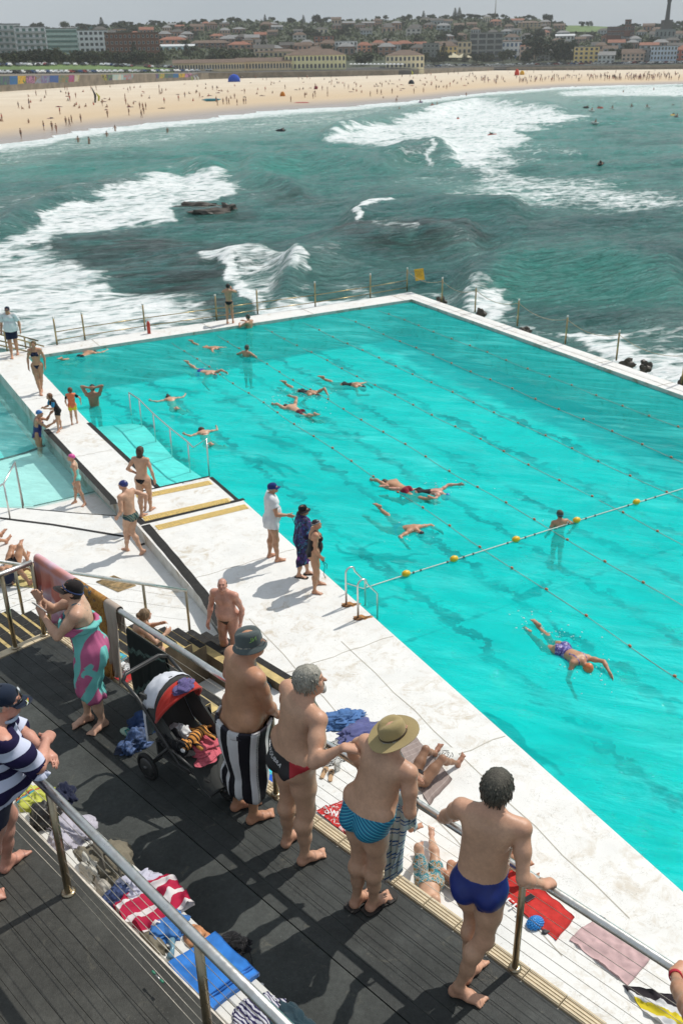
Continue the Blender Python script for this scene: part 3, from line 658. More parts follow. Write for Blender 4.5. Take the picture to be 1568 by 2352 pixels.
BACK = [(-900, 300), (-300, 236), (0, 211), (200, 198), (350, 189), (500, 181), (784, 176), (934, 172), (1034, 167), (1134, 162), (1284, 162), (1568, 159), (1900, 156)]
def sand_m():
    t = NT('sand'); g = t.pos(); n1 = t.noise(g, .05, 5, .6); n2 = t.noise(g, .6, 7, .7)
    col = t.ramp(n1, [(.35, (.62, .53, .41)), (.65, (.72, .64, .52))]); col = t.mix(.35, col, t.ramp(n2, [(.35, .6), (.7, 1.15)]), 'MULTIPLY')
    w = t.attr('wet'); col = t.mix(t.ramp(w, [(.0, 0), (.35, .55), (.6, 1)]), col, (.55, .42, .27)); col = t.mix(t.ramp(w, [(.66, 0), (.84, 1)]), col, (.36, .30, .25))
    return t.pbsdf(col, t.ramp(w, [(.6, .9), (.9, .22)]), 0, t.bump(n2, .3, .2))
xs = np.linspace(-420, 1720, 160); V = []; W = []; nk = 24
for x in xs:
    ysh = np.interp(x, [p[0] for p in SHORE], [p[1] for p in SHORE])+12; yb = np.interp(x, [p[0] for p in BACK], [p[1] for p in BACK])-1
    for k in range(nk):
        f = k/(nk-1); z = ZS-.25+f**.8*2.3; y = ysh+(yb-ysh)*f; V.append(at(x, y, z)); W.append(1-f)
V = np.array(V); idx = np.arange(160*nk).reshape(160, nk)
Q = np.stack([idx[:-1, :-1], idx[1:, :-1], idx[1:, 1:], idx[:-1, 1:]], -1).reshape(-1, 4)
me = mesh('beach', V, Q, sand_m(), True); a_ = me.attributes.new('wet', 'FLOAT', 'POINT'); a_.data.foreach_set('value', np.array(W, np.float32))
tag(link('beach', me), kind='structure')
def sand_at(x, y):
    """point on the sand seen at photo position x, y"""
    ysh = np.interp(x, [p[0] for p in SHORE], [p[1] for p in SHORE])+12; yb = np.interp(x, [p[0] for p in BACK], [p[1] for p in BACK])-1
    f = min(max((y-ysh)/(yb-ysh), 0), 1); return Vector(at(x, y, ZS-.25+f**.8*2.3))
M_ROCK = simple('wet_dark_rock', (.07, .058, .045), .45, vary=.4, scale=1.5, bump=.6)
def rock(name, c, size, seed, label):
    from mathutils import noise as mn
    import bmesh
    bm = bmesh.new(); bmesh.ops.create_icosphere(bm, subdivisions=3, radius=1)
    for v in bm.verts:
        n = v.co.normalized(); q = .75+.5*mn.noise(n*1.6+Vector((seed, 0, 0)))+.22*mn.noise(n*4+Vector((seed, 3, 0))); v.co = Vector((n.x*q*size[0], n.y*q*size[1], n.z*q*size[2]))
    me = bpy.data.meshes.new(name); bm.to_mesh(me); bm.free(); me.materials.append(M_ROCK)
    return tag(link(name, me, loc=c), label, 'rock')
rock('reef_rock', at(480, 494, ZS-.25), (3.2, 1.1, .75), 3, 'long dark reef rock awash with water pouring off its near side')
rock('reef_rock', at(455, 476, ZS-.2), (2.8, 1.0, .6), 8, 'low dark ledge just behind the long reef rock in the surf')
rock('reef_rock', at(525, 486, ZS-.1), (1.2, .9, .9), 12, 'small ragged rock at the right end of the long reef rock')
for i, (x, y, lb) in enumerate([(1008, 692, 'brown rock lump at the outer rim just right of the yellow sign'), (1098, 722, 'dark rock beside the second chain post'), (1200, 762, 'small dark rock under the third chain post from the sign'), (1432, 838, 'brown boulder at the rim beyond the post in breaking foam'), (1475, 842, 'thin dark ledge in the foam near the right picture edge'), (1566, 880, 'brown rock at the foot of the rightmost post')]):
    q = at(x, y, -.35); rock('rim_rock', (q[0]+.10, q[1]+.05, -.38), (.28, .26, .30) if i != 3 else (.40, .26, .3), 20+i*3, lb)
for i in range(16):
    p = pool(SF+1.5+.7*math.sin(i*3), -3+i*1.25, ZS+.3); 
    if i in (0, 1, 2, 4, 15): rock('foot_rock', p, (1.4, 1.2, .9), 50+i, 'dark wet rock below the pool wall, ' + {0: 'at the iron stairs', 1: 'second from the iron stairs', 2: 'third from the iron stairs', 4: 'below the first rail posts', 15: 'at the corner with the yellow sign'}[i])
rnd = random.Random(11)
ip = lambda x, T: float(np.interp(x, [p[0] for p in T], [p[1] for p in T]))
SKYL = [(-300, 80), (0, 76), (250, 62), (330, 58), (450, 53), (600, 49), (700, 53), (784, 50), (834, 48), (959, 45), (1034, 42), (1160, 43), (1234, 45), (1284, 57), (1384, 64), (1484, 64), (1568, 62), (1900, 70)]
WTOP = [(-400, 176), (0, 173), (200, 171), (440, 168), (560, 166), (784, 162), (934, 160), (1034, 156), (1284, 153), (1568, 149), (1900, 147)]
def D0(x): q = at(x, ip(x, BACK)-1, -1.0); return math.hypot(q[0], q[1])
def land(x, y):
    """point of the land seen at photo position x, y (behind the promenade wall)"""
    yt, ys = ip(x, WTOP), ip(x, SKYL); f = min(max((yt-y)/(yt-ys), 0), 1); d = D0(x)+3
    dist = d+120*min(f/.22, 1)+(1350-d-120)*max(0, (f-.22)/.78)**1.5
    return Vector(atd(x, y, dist)), dist
tm = NT('hill_ground'); g = tm.pos(); n1 = tm.noise(g, .02, 6, .65)
M_HILL = tm.pbsdf(tm.ramp(n1, [(.3, (.022, .032, .016)), (.55, (.040, .052, .026)), (.75, (.065, .07, .04))]), .95)
M_GRASS = simple('park_grass', (.09, .15, .035), .95, vary=.35, scale=.05)
xs = np.linspace(-420, 1880, 110); nk = 34; V = []
for x in xs:
    yt, ys = ip(x, WTOP), ip(x, SKYL)
    for k in range(nk): V.append(land(x, yt+(ys-yt)*k/(nk-1))[0])
    V[-1] = V[-1]
idx = np.arange(110*nk).reshape(110, nk); Q = np.stack([idx[:-1, :-1], idx[1:, :-1], idx[1:, 1:], idx[:-1, 1:]], -1).reshape(-1, 4)
tag(link('hill', mesh('hill', V, Q, M_HILL, True)), kind='structure')
B2 = [];
for i, x in enumerate(xs):
    p = Vector(V[i*nk+nk-1]); q = Vector((p.x*1.5, p.y*1.5, -5)); B2 += [p, q]
tag(link('hill', mesh('hill', B2, [(2*i, 2*i+1, 2*i+3, 2*i+2) for i in range(109)], M_HILL, True)), kind='structure')
def patch(name, pts, m, lift=.25):
    """ground patch following the land, given by photo outline"""
    xs_ = [p[0] for p in pts]; V = []; F = []
    import bmesh
    x0, x1 = min(xs_), max(xs_); top = pts[:len(pts)//2]; bot = pts[len(pts)//2:][::-1]; n = 40
    for i in range(n+1):
        x = x0+(x1-x0)*i/n
        for k in range(7):
            ya = ip(x, bot); yb = ip(x, top); y = ya+(yb-ya)*k/6; p, d = land(x, y); p.z += lift; V.append(p)
    F = [(i*7+k, (i+1)*7+k, (i+1)*7+k+1, i*7+k+1) for i in range(n) for k in range(6)]
    return tag(link(name, mesh(name, V, F, m, True)), kind='structure')
patch('park_lawn', [(-300, 152), (0, 151), (120, 149), (300, 153), (400, 158), (-300, 168), (0, 167), (120, 166), (300, 163), (400, 161)], M_GRASS)
patch('hill_field', [(1290, 61), (1330, 61), (1396, 64), (1290, 76), (1330, 76), (1396, 74)], M_GRASS, 1.2)
M_ASPH = simple('asphalt', (.06, .06, .06), .9, vary=.2, scale=.1)
patch('beach_road', [(-300, 168), (0, 167), (400, 162), (1000, 153), (1600, 145), (-300, 175.5), (0, 172.6), (400, 168), (1000, 157), (1600, 149)], M_ASPH, .15)
M_WALLS = simple('promenade_stone', (.20, .17, .13), .9, vary=.35, scale=.3)
wall = empty('promenade_wall', at(100, 205, -1), 0, label='long low stone wall between the sand and the car park, painted along its left part', cat='wall')
def wseg(x0, x1, ya, yb, m, name, off=0.0, th=.5):
    """wall piece standing on the back of the beach between photo columns x0..x1, from height fraction ya to yb"""
    P = []
    for x in (x0, x1):
        d = D0(x)+1-off; b = Vector(atd(x, ip(x, BACK)-1.5, d)); t = Vector(atd(x, ip(x, WTOP)-.5, d)); P.append((b, t))
    q = []
    for (b, t) in P:
        lo = b.lerp(t, ya); hi = b.lerp(t, yb); n = Vector((b.x, b.y, 0)).normalized()
        if ya == 0: lo.z -= 1
        q += [lo, hi, lo+n*th, hi+n*th]
    mb = MB(); mb.add(q, [(0, 1, 5, 4), (2, 6, 7, 3), (1, 3, 7, 5), (0, 4, 6, 2), (0, 2, 3, 1), (4, 5, 7, 6)]); return mb.build(name, m, wall, True)
step = 60
for x in range(-300, 1900, step): wseg(x, x+step-.3, 0, 1, M_WALLS, 'wall_section')
MUR = ['#6b4a7c', '#2d6f8e', '#8b6b3f', '#3f7f79', '#b9b6ae', '#4a3b6b', '#c2547a', '#d8a63a', '#5a7f3f', '#7a8fa6', '#a83c3c', '#3a4f86', '#cfc8b8', '#8a5a94', '#4d8a5e', '#c98bb0', '#2f5f9e', '#a7a03a', '#35383f', '#7fb0b6']
x = -40; i = 0
while x < 455:
    w = rnd.uniform(12, 26); c = hexc(MUR[(i*7) % 20]); c2 = hexc(MUR[(i*11+3) % 20]); t = NT('mural_paint'); n = t.noise(t.pos(), .35, 4, .6, 1.5)
    m = t.pbsdf(t.ramp(n, [(.42, tuple(q*.8 for q in c)), (.5, c2), (.62, tuple(q*.75 for q in c))]), .8)
    wseg(x, min(x+w, 455)-.6, .38, .93, m, 'mural_panel', .12, .06); x += w; i += 1
wseg(-300, 460, .94, 1.03, simple('wall_coping', (.30, .28, .25), .8), 'coping', .25, .9)
wseg(460, 1900, .95, 1.03, simple('wall_coping', (.30, .28, .25), .8), 'coping', .25, .9)
M_GLASSD = simple('dark_window_glass', (.03, .04, .045), .12, vary=.3, scale=.3); M_FRAMEW = simple('window_frame_white', (.62, .62, .6), .6)
M_GLASSG = simple('green_glass', (.10, .20, .17), .15, vary=.3, scale=.2)
ROOFS = {'red': simple('terracotta_roof', (.26, .10, .06), .85, vary=.25, scale=.4), 'brown': simple('brown_tile_roof', (.13, .085, .06), .85, vary=.25, scale=.4), 'grey': simple('grey_roof', (.22, .22, .22), .8, vary=.2, scale=.4), 'white': simple('pale_roof', (.55, .57, .58), .6, vary=.1, scale=.4), 'dark': simple('dark_roof', (.07, .065, .06), .8, vary=.2, scale=.4)}
def wallm(h): return simple('render_'+h.strip('#'), tuple(min(.8, q*1.7) for q in hexc(h)), .85, vary=.14, scale=.25)
def building(name, x0, x1, yt, yb, dist, col, rows, cols, label, roof='flat', rcol='grey', group=None, cat='building', win=(.5, .55), glass=None, depth=None, arches=False, bal=False, base=4):
    xm = (x0+x1)/2
    if dist < 700: dist = max(land(xm, yb)[1], D0(xm)+12)+(dist-470)*.12
    b = Vector(atd(xm, yb, dist)); t = Vector(atd(xm, yt, dist)); k = dist/2350.
    W = (x1-x0)*k; Hh = t.z-b.z; dp = depth or min(14, max(8, W*.7)); rz = math.atan2(-b.x, b.y)
    root = empty(name, b, rz, label, cat, group)
    rh = 0
    if roof in ('hip', 'gable'): rh = min(Hh*.3, W*.22, 4.5)
    wh = Hh-rh; wm = wallm(col)
    m = MB(); m.box((0, dp/2, wh/2-base/2), (W, dp, wh+base)); m.build('wall', wm, root)
    if roof == 'flat': m = MB(); m.box((0, dp/2, wh+.2), (W+.3, dp+.3, .5)); m.build('roof', ROOFS[rcol], root)
    else:
        m = MB(); e = .5; x_, y0, y1 = W/2+e, -e, dp+e; r = min(W, dp)/2 if roof == 'hip' else 0; ym = dp/2
        V = [(-x_, y0, wh), (x_, y0, wh), (x_, y1, wh), (-x_, y1, wh), (-x_+r*.95, ym, wh+rh), (x_-r*.95, ym, wh+rh)]
        m.add(V, [(0, 1, 5, 4), (2, 3, 4, 5), (1, 2, 5), (3, 0, 4), (0, 3, 2, 1)]); m.build('roof', ROOFS[rcol], root)
    if rows*cols:
        fh = wh/rows; cw = W/cols; ww, hh = cw*win[0], fh*win[1]
        fm = MB(); fm.box((0, -.04, 0), (ww+.25, .12, hh+.25)); me = fm.build('window', M_FRAMEW, root); 
        gm = MB(); gm.box((0, -.07, 0), (ww, .12, hh))
        if arches: gm.add([(math.cos(a)*ww/2, -.13, hh/2+math.sin(a)*ww/2) for a in np.linspace(0, math.pi, 7)], [tuple(range(6, -1, -1))])
        ge = gm.build('pane', glass or M_GLASSD, me)
        first = True
        for r_ in range(rows):
            for c_ in range(cols):
                p = Vector((-W/2+cw*(c_+.5), 0, fh*(r_+.5)))
                if first: me.location = p; first = False
                else:
                    o = me.copy(); COL.objects.link(o); o.parent = root; o.location = p
                    o2 = ge.copy(); COL.objects.link(o2); o2.parent = o
        if bal:
            for r_ in range(1, rows): 
                m = MB(); m.box((0, -.7, fh*r_), (W*.96, 1.3, .22)); m.box((0, -1.3, fh*r_+.5), (W*.96, .06, .9)); m.build('balcony', simple('balcony_white', (.5, .52, .5), .6), root)
    return root
BL = [
 ('apartment_block', -60, 50, 56, 128, 470, '#a9aaa6', 5, 9, 'long grey terraced apartment block at the left picture edge', dict(bal=True, glass=M_GLASSG, depth=16)),
 ('apartment_block', 46, 110, 62, 130, 462, '#c9cac6', 5, 5, 'white apartment block with deep balconies and green glass, second from the left', dict(bal=True, glass=M_GLASSG)),
 ('apartment_block', 108, 180, 66, 124, 455, '#8fa39b', 5, 1, 'banded green glass apartment block between two white ones', dict(win=(.96, .5), glass=M_GLASSG)),
 ('apartment_block', 178, 250, 70, 121, 450, '#d3d3cf', 4, 7, 'white apartment block with square windows beside the dark pine', dict(win=(.6, .5))),
 ('roof_storey', 182, 246, 61, 71, 458, '#7f9990', 1, 8, 'set back glazed storey on top of the white block with square windows', dict(glass=M_GLASSG, win=(.8, .7))),
 ('brick_block', 250, 366, 76, 134, 480, '#5b3f31', 4, 12, 'wide dark brown brick block behind the park trees', dict(rcol='brown', win=(.4, .4))),
 ('brick_tower', 262, 300, 66, 80, 520, '#8a6a50', 1, 3, 'small orange brick tower rising behind the wide brown block', {}),
 ('house', 368, 430, 84, 108, 560, '#9a6a56', 2, 5, 'red roofed brick house right of the wide brown block', dict(roof='hip', rcol='red')),
 ('hall', 366, 446, 101, 118, 520, '#9fb4c0', 1, 6, 'pale blue and white roofed hall below the red roofed house', dict(roof='gable', rcol='white')),
 ('house', 436, 530, 92, 114, 600, '#5e463c', 2, 8, 'long dark brick row of flats behind the trees left of the pavilion', dict(roof='hip', rcol='brown')),
 ('house', 524, 578, 95, 120, 600, '#8c7060', 2, 4, 'short brick flats joined to the dark row, nearer the pavilion', dict(roof='hip', rcol='red')),
 ('pavilion_wing', 402, 560, 136, 164, 470, '#b3a283', 1, 26, 'long low cream arcade wing of the beach pavilion, under a brown roof', dict(roof='gable', rcol='brown', arches=True, win=(.55, .4))),
 ('pavilion_wing', 545, 668, 132, 163, 478, '#b3a283', 1, 18, 'second cream arcade wing beside the main pavilion block', dict(roof='gable', rcol='brown', arches=True, win=(.55, .4))),
 ('pavilion', 656, 793, 112, 161, 480, '#c4b28c', 2, 15, 'main two storey cream pavilion block with rows of arches', dict(roof='hip', rcol='brown', arches=True, win=(.5, .42), depth=20)),
 ('pavilion', 588, 690, 112, 134, 505, '#a8997c', 1, 10, 'long brown roofed hall behind the arcade wings', dict(roof='hip', rcol='brown', depth=18)),
 ('brick_block', 722, 766, 84, 114, 640, '#7b4b3a', 4, 4, 'brick apartment block above the main pavilion block', dict(rcol='brown')),
 ('apartment_block', 770, 820, 95, 130, 600, '#b9bab5', 3, 6, 'white modern block with long balconies right above the cream pavilion', dict(bal=True)),
 ('house', 820, 852, 96, 126, 610, '#a5745c', 3, 3, 'salmon house with a red roof beside the white balcony block', dict(roof='hip', rcol='red')),
 ('house', 852, 886, 92, 122, 640, '#8f6a55', 3, 3, 'brown house with a red roof above the right pavilion', dict(roof='hip', rcol='red')),
 ('pavilion', 886, 972, 114, 158, 500, '#bcae92', 2, 9, 'square cream pavilion end with a hipped brown roof', dict(roof='hip', rcol='brown', depth=20)),
 ('shop_block', 970, 1006, 100, 144, 560, '#5f6460', 4, 4, 'narrow dark grey block right of the square pavilion end', {}),
 ('shop_block', 1010, 1048, 97, 138, 580, '#b59a62', 3, 4, 'yellow brick shop block behind the cream parasols', dict(roof='hip', rcol='brown')),
 ('shop_block', 1050, 1080, 96, 138, 590, '#a89a80', 3, 3, 'sandstone shop block touching the large grey block', {}),
 ('office_block', 1078, 1150, 76, 142, 570, '#6f7270', 5, 4, 'large grey framed block with four glazed bays', dict(win=(.84, .72))),
 ('office_block', 1150, 1196, 96, 138, 575, '#b4b8ba', 3, 5, 'low white block with blue windows right of the large grey one', dict(glass=simple('blue_glass', (.05, .13, .25), .2))),
 ('shop_block', 1192, 1226, 97, 140, 570, '#b89c8c', 3, 3, 'pinkish shop block with a red roof', dict(roof='hip', rcol='red')),
 ('shop_block', 1232, 1268, 110, 142, 585, '#8c8f8e', 3, 4, 'grey rendered shop block half hidden by dark trees', dict(roof='hip', rcol='grey')),
 ('shop_block', 1317, 1370, 108, 147, 580, '#b79f66', 4, 5, 'yellow four storey block standing alone between trees', {}),
 ('shop_block', 1372, 1408, 118, 147, 590, '#a6a9a8', 2, 4, 'small pale grey block right of the yellow one', dict(roof='gable', rcol='grey')),
 ('shop_block', 1427, 1474, 112, 148, 585, '#9c8878', 3, 5, 'brownish pink block with gables near the right edge', dict(roof='gable', rcol='brown')),
 ('shop_block', 1474, 1494, 112, 147, 590, '#77797a', 3, 2, 'narrow mid grey block squeezed between pink and blue fronts', {}),
 ('shop_block', 1493, 1547, 106, 149, 585, '#8e9aa6', 4, 8, 'blue grey block with white windows near the right edge', {}),
 ('shop_block', 1548, 1610, 100, 147, 590, '#85493c', 3, 5, 'red brick block at the right picture edge', dict(roof='hip', rcol='red')),
 ('school', 1395, 1452, 62, 82, 1000, '#5a3a30', 2, 12, 'dark red brick college on the hill', {}),
 ('school_tower', 1433, 1446, 46, 72, 996, '#5a3a30', 2, 2, 'square brick tower of the college on the hill', dict(rcol='brown')),
 ('water_works', 1505, 1546, 68, 88, 1000, '#6f7472', 1, 5, 'low grey building at the foot of the tall chimney', {}),
 ('house', 1276, 1316, 78, 92, 980, '#a8a8a4', 1, 5, 'long pale roofed house below the green field', dict(roof='gable', rcol='white')),
 ('house', 1190, 1240, 48, 62, 1150, '#8b7a60', 2, 6, 'pale brown flats among trees near the hill crest', dict(roof='hip', rcol='brown')),
 ('house', 40, 75, 70, 84, 900, '#7a5f52', 1, 4, 'brown house peeping over the terraced block', dict(roof='hip', rcol='brown')),
]
for n_, x0, x1, yt, yb, d_, c_, r_, k_, lb, kw in BL: building(n_, x0, x1, yt, yb, d_*1.0, c_, r_, k_, lb, **kw)
HC = ['#8b6a58', '#7a5b4c', '#a08a74', '#8f9496', '#b3a894', '#6f5a50', '#9c7f6a', '#7e8688', '#a7a39c', '#84604c']
HCN = ['brown', 'dark brown', 'buff', 'blue grey', 'pale sand', 'umber', 'tan', 'slate', 'stone', 'russet']
def hh_(x, y):
    i = rnd.randrange(10); r_ = rnd.choice(('red', 'brown', 'grey', 'grey', 'brown', 'dark', 'dark')); g_ = rnd.choice(('hip', 'hip', 'gable')); zone = ('left', 'middle left', 'centre', 'middle right', 'right')[min(4, max(0, int(x/320)))]; up = 'upper' if y < ip(x, SKYL)+24 else 'lower'
    return HC[i], rnd.choice((1, 2, 2)), rnd.choice((3, 4)), f'{HCN[i]} house with a {r_} {"hipped" if g_ == "hip" else "gabled"} roof on the {up} hillside, {zone}', g_, r_
n_ = 0; used_ = []
for tries in range(1500):
    if n_ >= 150: break
    x = rnd.uniform(380, 1640) if rnd.random() < .85 else rnd.uniform(-80, 400); ys, yt = ip(x, SKYL), ip(x, WTOP); y = rnd.uniform(ys+7, 132 if x > 560 else 112)
    if any(abs(x-a) < 17 and abs(y-b) < 7 for a, b in used_): continue
    if 1290 < x < 1396 and y < 80: continue
    used_.append((x, y)); p, d = land(x, y); k = d/2350.; w = rnd.uniform(9, 15)/k; h = rnd.uniform(6.5, 11)/k
    building('hill_house', x-w/2, x+w/2, y-h, y, d, *hh_(x, y), 'houses on the far hillside', 'house', base=8); n_ += 1
def leafm(name, a, b):
    t = NT(name); n = t.noise(t.pos(), .35, 4, .7); r_ = t.n('ShaderNodeObjectInfo').outputs['Random']
    c = t.ramp(n, [(.3, a), (.7, b)]); c = t.mix(.35, c, t.mix(r_, (.6, .6, .6), (1.3, 1.25, 1.1)), 'MULTIPLY'); return t.pbsdf(c, .9)
M_LEAF = leafm('foliage_mid', (.030, .045, .018), (.085, .105, .042)); M_LEAFD = leafm('foliage_dark', (.018, .030, .015), (.045, .062, .032)); M_BARK = simple('bark', (.10, .08, .06), .9)
def crown_mesh(seed, kind):
    r_ = random.Random(seed); V = []; F = []
    def clump(c, s):
        for q in range(3):
            n = Vector((r_.gauss(0, 1), r_.gauss(0, 1), r_.gauss(0, 1)+.5)).normalized(); a = n.orthogonal().normalized(); b = n.cross(a); k = len(V); cc = c+Vector((r_.uniform(-.5, .5), r_.uniform(-.5, .5), r_.uniform(-.5, .5)))*s
            for i in range(5):
                an = i*1.2566+r_.random(); rr_ = s*r_.uniform(.6, 1.1); V.append(cc+a*math.cos(an)*rr_+b*math.sin(an)*rr_)
            F.append(tuple(range(k, k+5)))
    if kind == 'round':
        lob = [Vector((r_.uniform(-.30, .30), r_.uniform(-.3, .3), r_.uniform(.45, .85))) for _ in range(7)]
        for i in range(300):
            l_ = r_.choice(lob); n = Vector((r_.gauss(0, 1), r_.gauss(0, 1), r_.gauss(0, 1))).normalized(); clump(l_+n*r_.uniform(.08, .24), .060)
    elif kind == 'pine':
        for k in range(15):
            z = .14+k*.057; rr_ = .24*(1-(k/15.5))**.8+.012; m_ = max(4, int(13*(1-k/17)))
            for j in range(m_):
                a = 6.283*j/m_+k
                for t_ in (.35, .7, 1): clump(Vector((math.cos(a)*rr_*t_, math.sin(a)*rr_*t_, z-.03*t_+r_.uniform(-.01, .01))), .028)
    return V, F
def tree_me(seed, kind, leaf):
    V, F = crown_mesh(seed, kind); tb = MB(); tb.tube([(0, 0, -.1), (0, 0, .5), (0, 0, .9 if kind == 'pine' else .62)], [.028, .020, .006], 6)
    for a in (0, 2, 4): tb.tube([(0, 0, .3), (.2*math.cos(a), .2*math.sin(a), .6)], [.014, .005], 5) if kind == 'round' else None
    cm = mesh('crown', V, F, leaf); tmh = mesh('trunk', tb.v, tb.f, M_BARK)
    n0 = len(V); am = mesh('tree', list(V)+tb.v, list(F)+[tuple(i+n0 for i in f) for f in tb.f], [leaf, M_BARK], mi=[0]*len(F)+[1]*len(tb.f)); return cm, tmh, am
TR = [tree_me(1, 'round', M_LEAF), tree_me(2, 'round', M_LEAFD), tree_me(3, 'round', M_LEAF), tree_me(4, 'pine', M_LEAFD), tree_me(5, 'pine', M_LEAFD)]
def tree(x, y, hpx, k, label, group=None, parts=False, name='tree', dist=None, wide=1.0):
    if dist: p = Vector(atd(x, y, dist)); d = dist
    else: p, d = land(x, y)
    s = hpx*d/2350.; cm, tk, am = TR[k]
    if parts:
        r_ = empty(name, p, rnd.uniform(0, 6), label, 'tree', group); r_.scale = (s*wide, s*wide, s); link('crown', cm, r_); link('trunk', tk, r_); return r_
    o = tag(link(name, am, loc=p, rz=rnd.uniform(0, 6)), label, 'tree', group); o.scale = (s*wide, s*wide, s); return o
for (x, y, h, k, lb) in [(236, 76, 32, 3, 'tall dark pine standing behind the white block with square windows'), (609, 52, 17, 3, 'lone pine on the skyline left of the crest'), (697, 52, 16, 3, 'skyline pine, left of the pair above the pavilion'), (730, 56, 20, 1, 'broad dark tree beside the skyline pine pair'), (664, 54, 12, 1, 'small round tree on the skyline between two pines'), (972, 46, 19, 3, 'leftmost tall pine on the crest'), (1044, 44, 23, 3, 'central tall pine of the crest group'), (1054, 44, 24, 4, 'tall pine just right of the central one on the crest'), (995, 46, 13, 3, 'short pine on the crest by the leftmost tall one'), (1258, 60, 24, 1, 'big dark tree at the right end of the crest'), (1336, 64, 13, 1, 'tree standing on the green hill field, left of two'), (1351, 64, 13, 0, 'tree standing on the green hill field, right of two'), (606, 120, 34, 3, 'dark pine left of the long pavilion roof'), (662, 118, 28, 3, 'pine between the brick flats and the pavilion'), (1228, 142, 55, 1, 'dark broad tree left of the grey shop block'), (1297, 142, 44, 1, 'dark broad tree left of the yellow block'), (1280, 142, 48, 1, 'dark tree behind the parked cars left of the yellow block pair'), (1018, 146, 44, 3, 'dark pine between the parasols and the yellow brick shops'), (1006, 146, 30, 4, 'short pine just left of the one by the parasols'), (890, 120, 30, 3, 'tall pine above the right pavilion'), (1240, 96, 26, 1, 'rounded dark tree above the grey shop block'), (262, 130, 45, 4, 'dark narrow pine in front of the wide brown block'), (310, 136, 36, 3, 'second pine in front of the wide brown block'), (362, 134, 48, 4, 'pine at the right end of the wide brown block'), (430, 132, 34, 3, 'pine beside the pale blue hall'), (88, 124, 26, 3, 'pine in front of the white balcony block')]:
    tree(x, y, h, k, lb, parts=True, name='pine_tree' if k > 2 else 'broad_tree', wide=1.15)
for i in range(46):
    x = 12+i*9.2+rnd.uniform(-4, 4)+ (0 if i < 40 else 110); y = ip(x, [(0, 150), (200, 150), (400, 156), (600, 150)])-rnd.uniform(0, 9); y = min(y, 152)
    tree(x, y, rnd.uniform(15, 30), rnd.choice((0, 1, 2, 1)), 'bushy tree in the park strip below the brown and white blocks', 'trees in the park strip on the left', True, 'park_tree', wide=1.3)
for i in range(64):
    x = rnd.uniform(560, 1610); y = ip(x, WTOP)-rnd.uniform(9, 16)
    if 650 < x < 800 or 880 < x < 975: y -= 26
    tree(x, y, rnd.uniform(13, 25), rnd.choice((0, 1, 2, 1, 3)), 'street tree standing among the buildings behind the beach road', 'street trees behind the beach', True, 'street_tree', wide=1.35)
n_ = 0
while n_ < 230:
    x = rnd.uniform(-90, 1660); ys = ip(x, SKYL); y = ys+rnd.random()**1.3*((136 if x > 380 else 100)-ys) if n_ > 80 else ys+rnd.uniform(-.5, 4)
    if 1300 < x < 1392 and y < 78: continue
    tree(x, y, rnd.uniform(10, 19) if y > 70 else rnd.uniform(7, 12), rnd.choice((0, 1, 1, 2, 1, 2)), 'rounded tree standing between houses on the far hillside', 'trees on the far hillside', False, 'hill_tree', wide=1.75); n_ += 1
V = []; F = []
r_ = random.Random(5)
for i in range(11000):
    x = r_.uniform(-90, 1660); ys = ip(x, SKYL); y = ys+r_.random()*((140 if x > 380 else 148)-ys)
    if 1296 < x < 1394 and y < 78: continue
    p, d = land(x, y); s = d/2350.*r_.uniform(2., 5.5)
    for q in range(3):
        n = Vector((r_.gauss(0, 1), r_.gauss(0, 1)-1, r_.gauss(0, 1)+1.)).normalized(); a = n.orthogonal().normalized(); b = n.cross(a); k = len(V); cc = p+Vector((r_.uniform(-1, 1)*s, r_.uniform(-1, 1)*s, r_.uniform(.2, 1)*s))
        for j in range(5): an = j*1.2566+r_.random(); V.append(cc+(a*math.cos(an)+b*math.sin(an))*s*r_.uniform(.5, 1))
        F.append(tuple(range(k, k+5)))
tag(link('undergrowth', mesh('undergrowth', V, F, M_LEAF)), kind='stuff')
c0 = Vector(atd(1529, 63, 1010)); k = 1010/2350.
r0 = empty('chimney_stack', c0, 0, 'tall dark tapering chimney with a flared top on the skyline', 'chimney'); m = MB(); m.lathe([(7.5*k, -6), (7.5*k, 1), (5.4*k, 5*k), (3.6*k, 46*k), (4.6*k, 49*k), (4.6*k, 53*k), (3.8*k, 54*k)], n=14); m.build('shaft', simple('dark_masonry', (.09, .085, .085), .9), r0)
m = MB(); m.box((0, 0, 2), (18*k, 10, 8)); m.build('plinth', simple('dark_masonry2', (.12, .11, .10), .9), r0)
p = Vector(atd(1136, 44, 1300)); k = 1300/2350.; m = MB(); m.tube([p, p+Vector((0, 0, 48*k))], [.7, .3], 6); tag(m.build('radio_mast', M_WIRE), 'thin tall radio mast rising from the hill crest', 'mast')
CC = ['#e8e8e6', '#c9ccce', '#9aa0a3', '#2b2d30', '#5a6066', '#7b1f1f', '#24406b', '#dfdfdc', '#b8bcc0', '#101214']
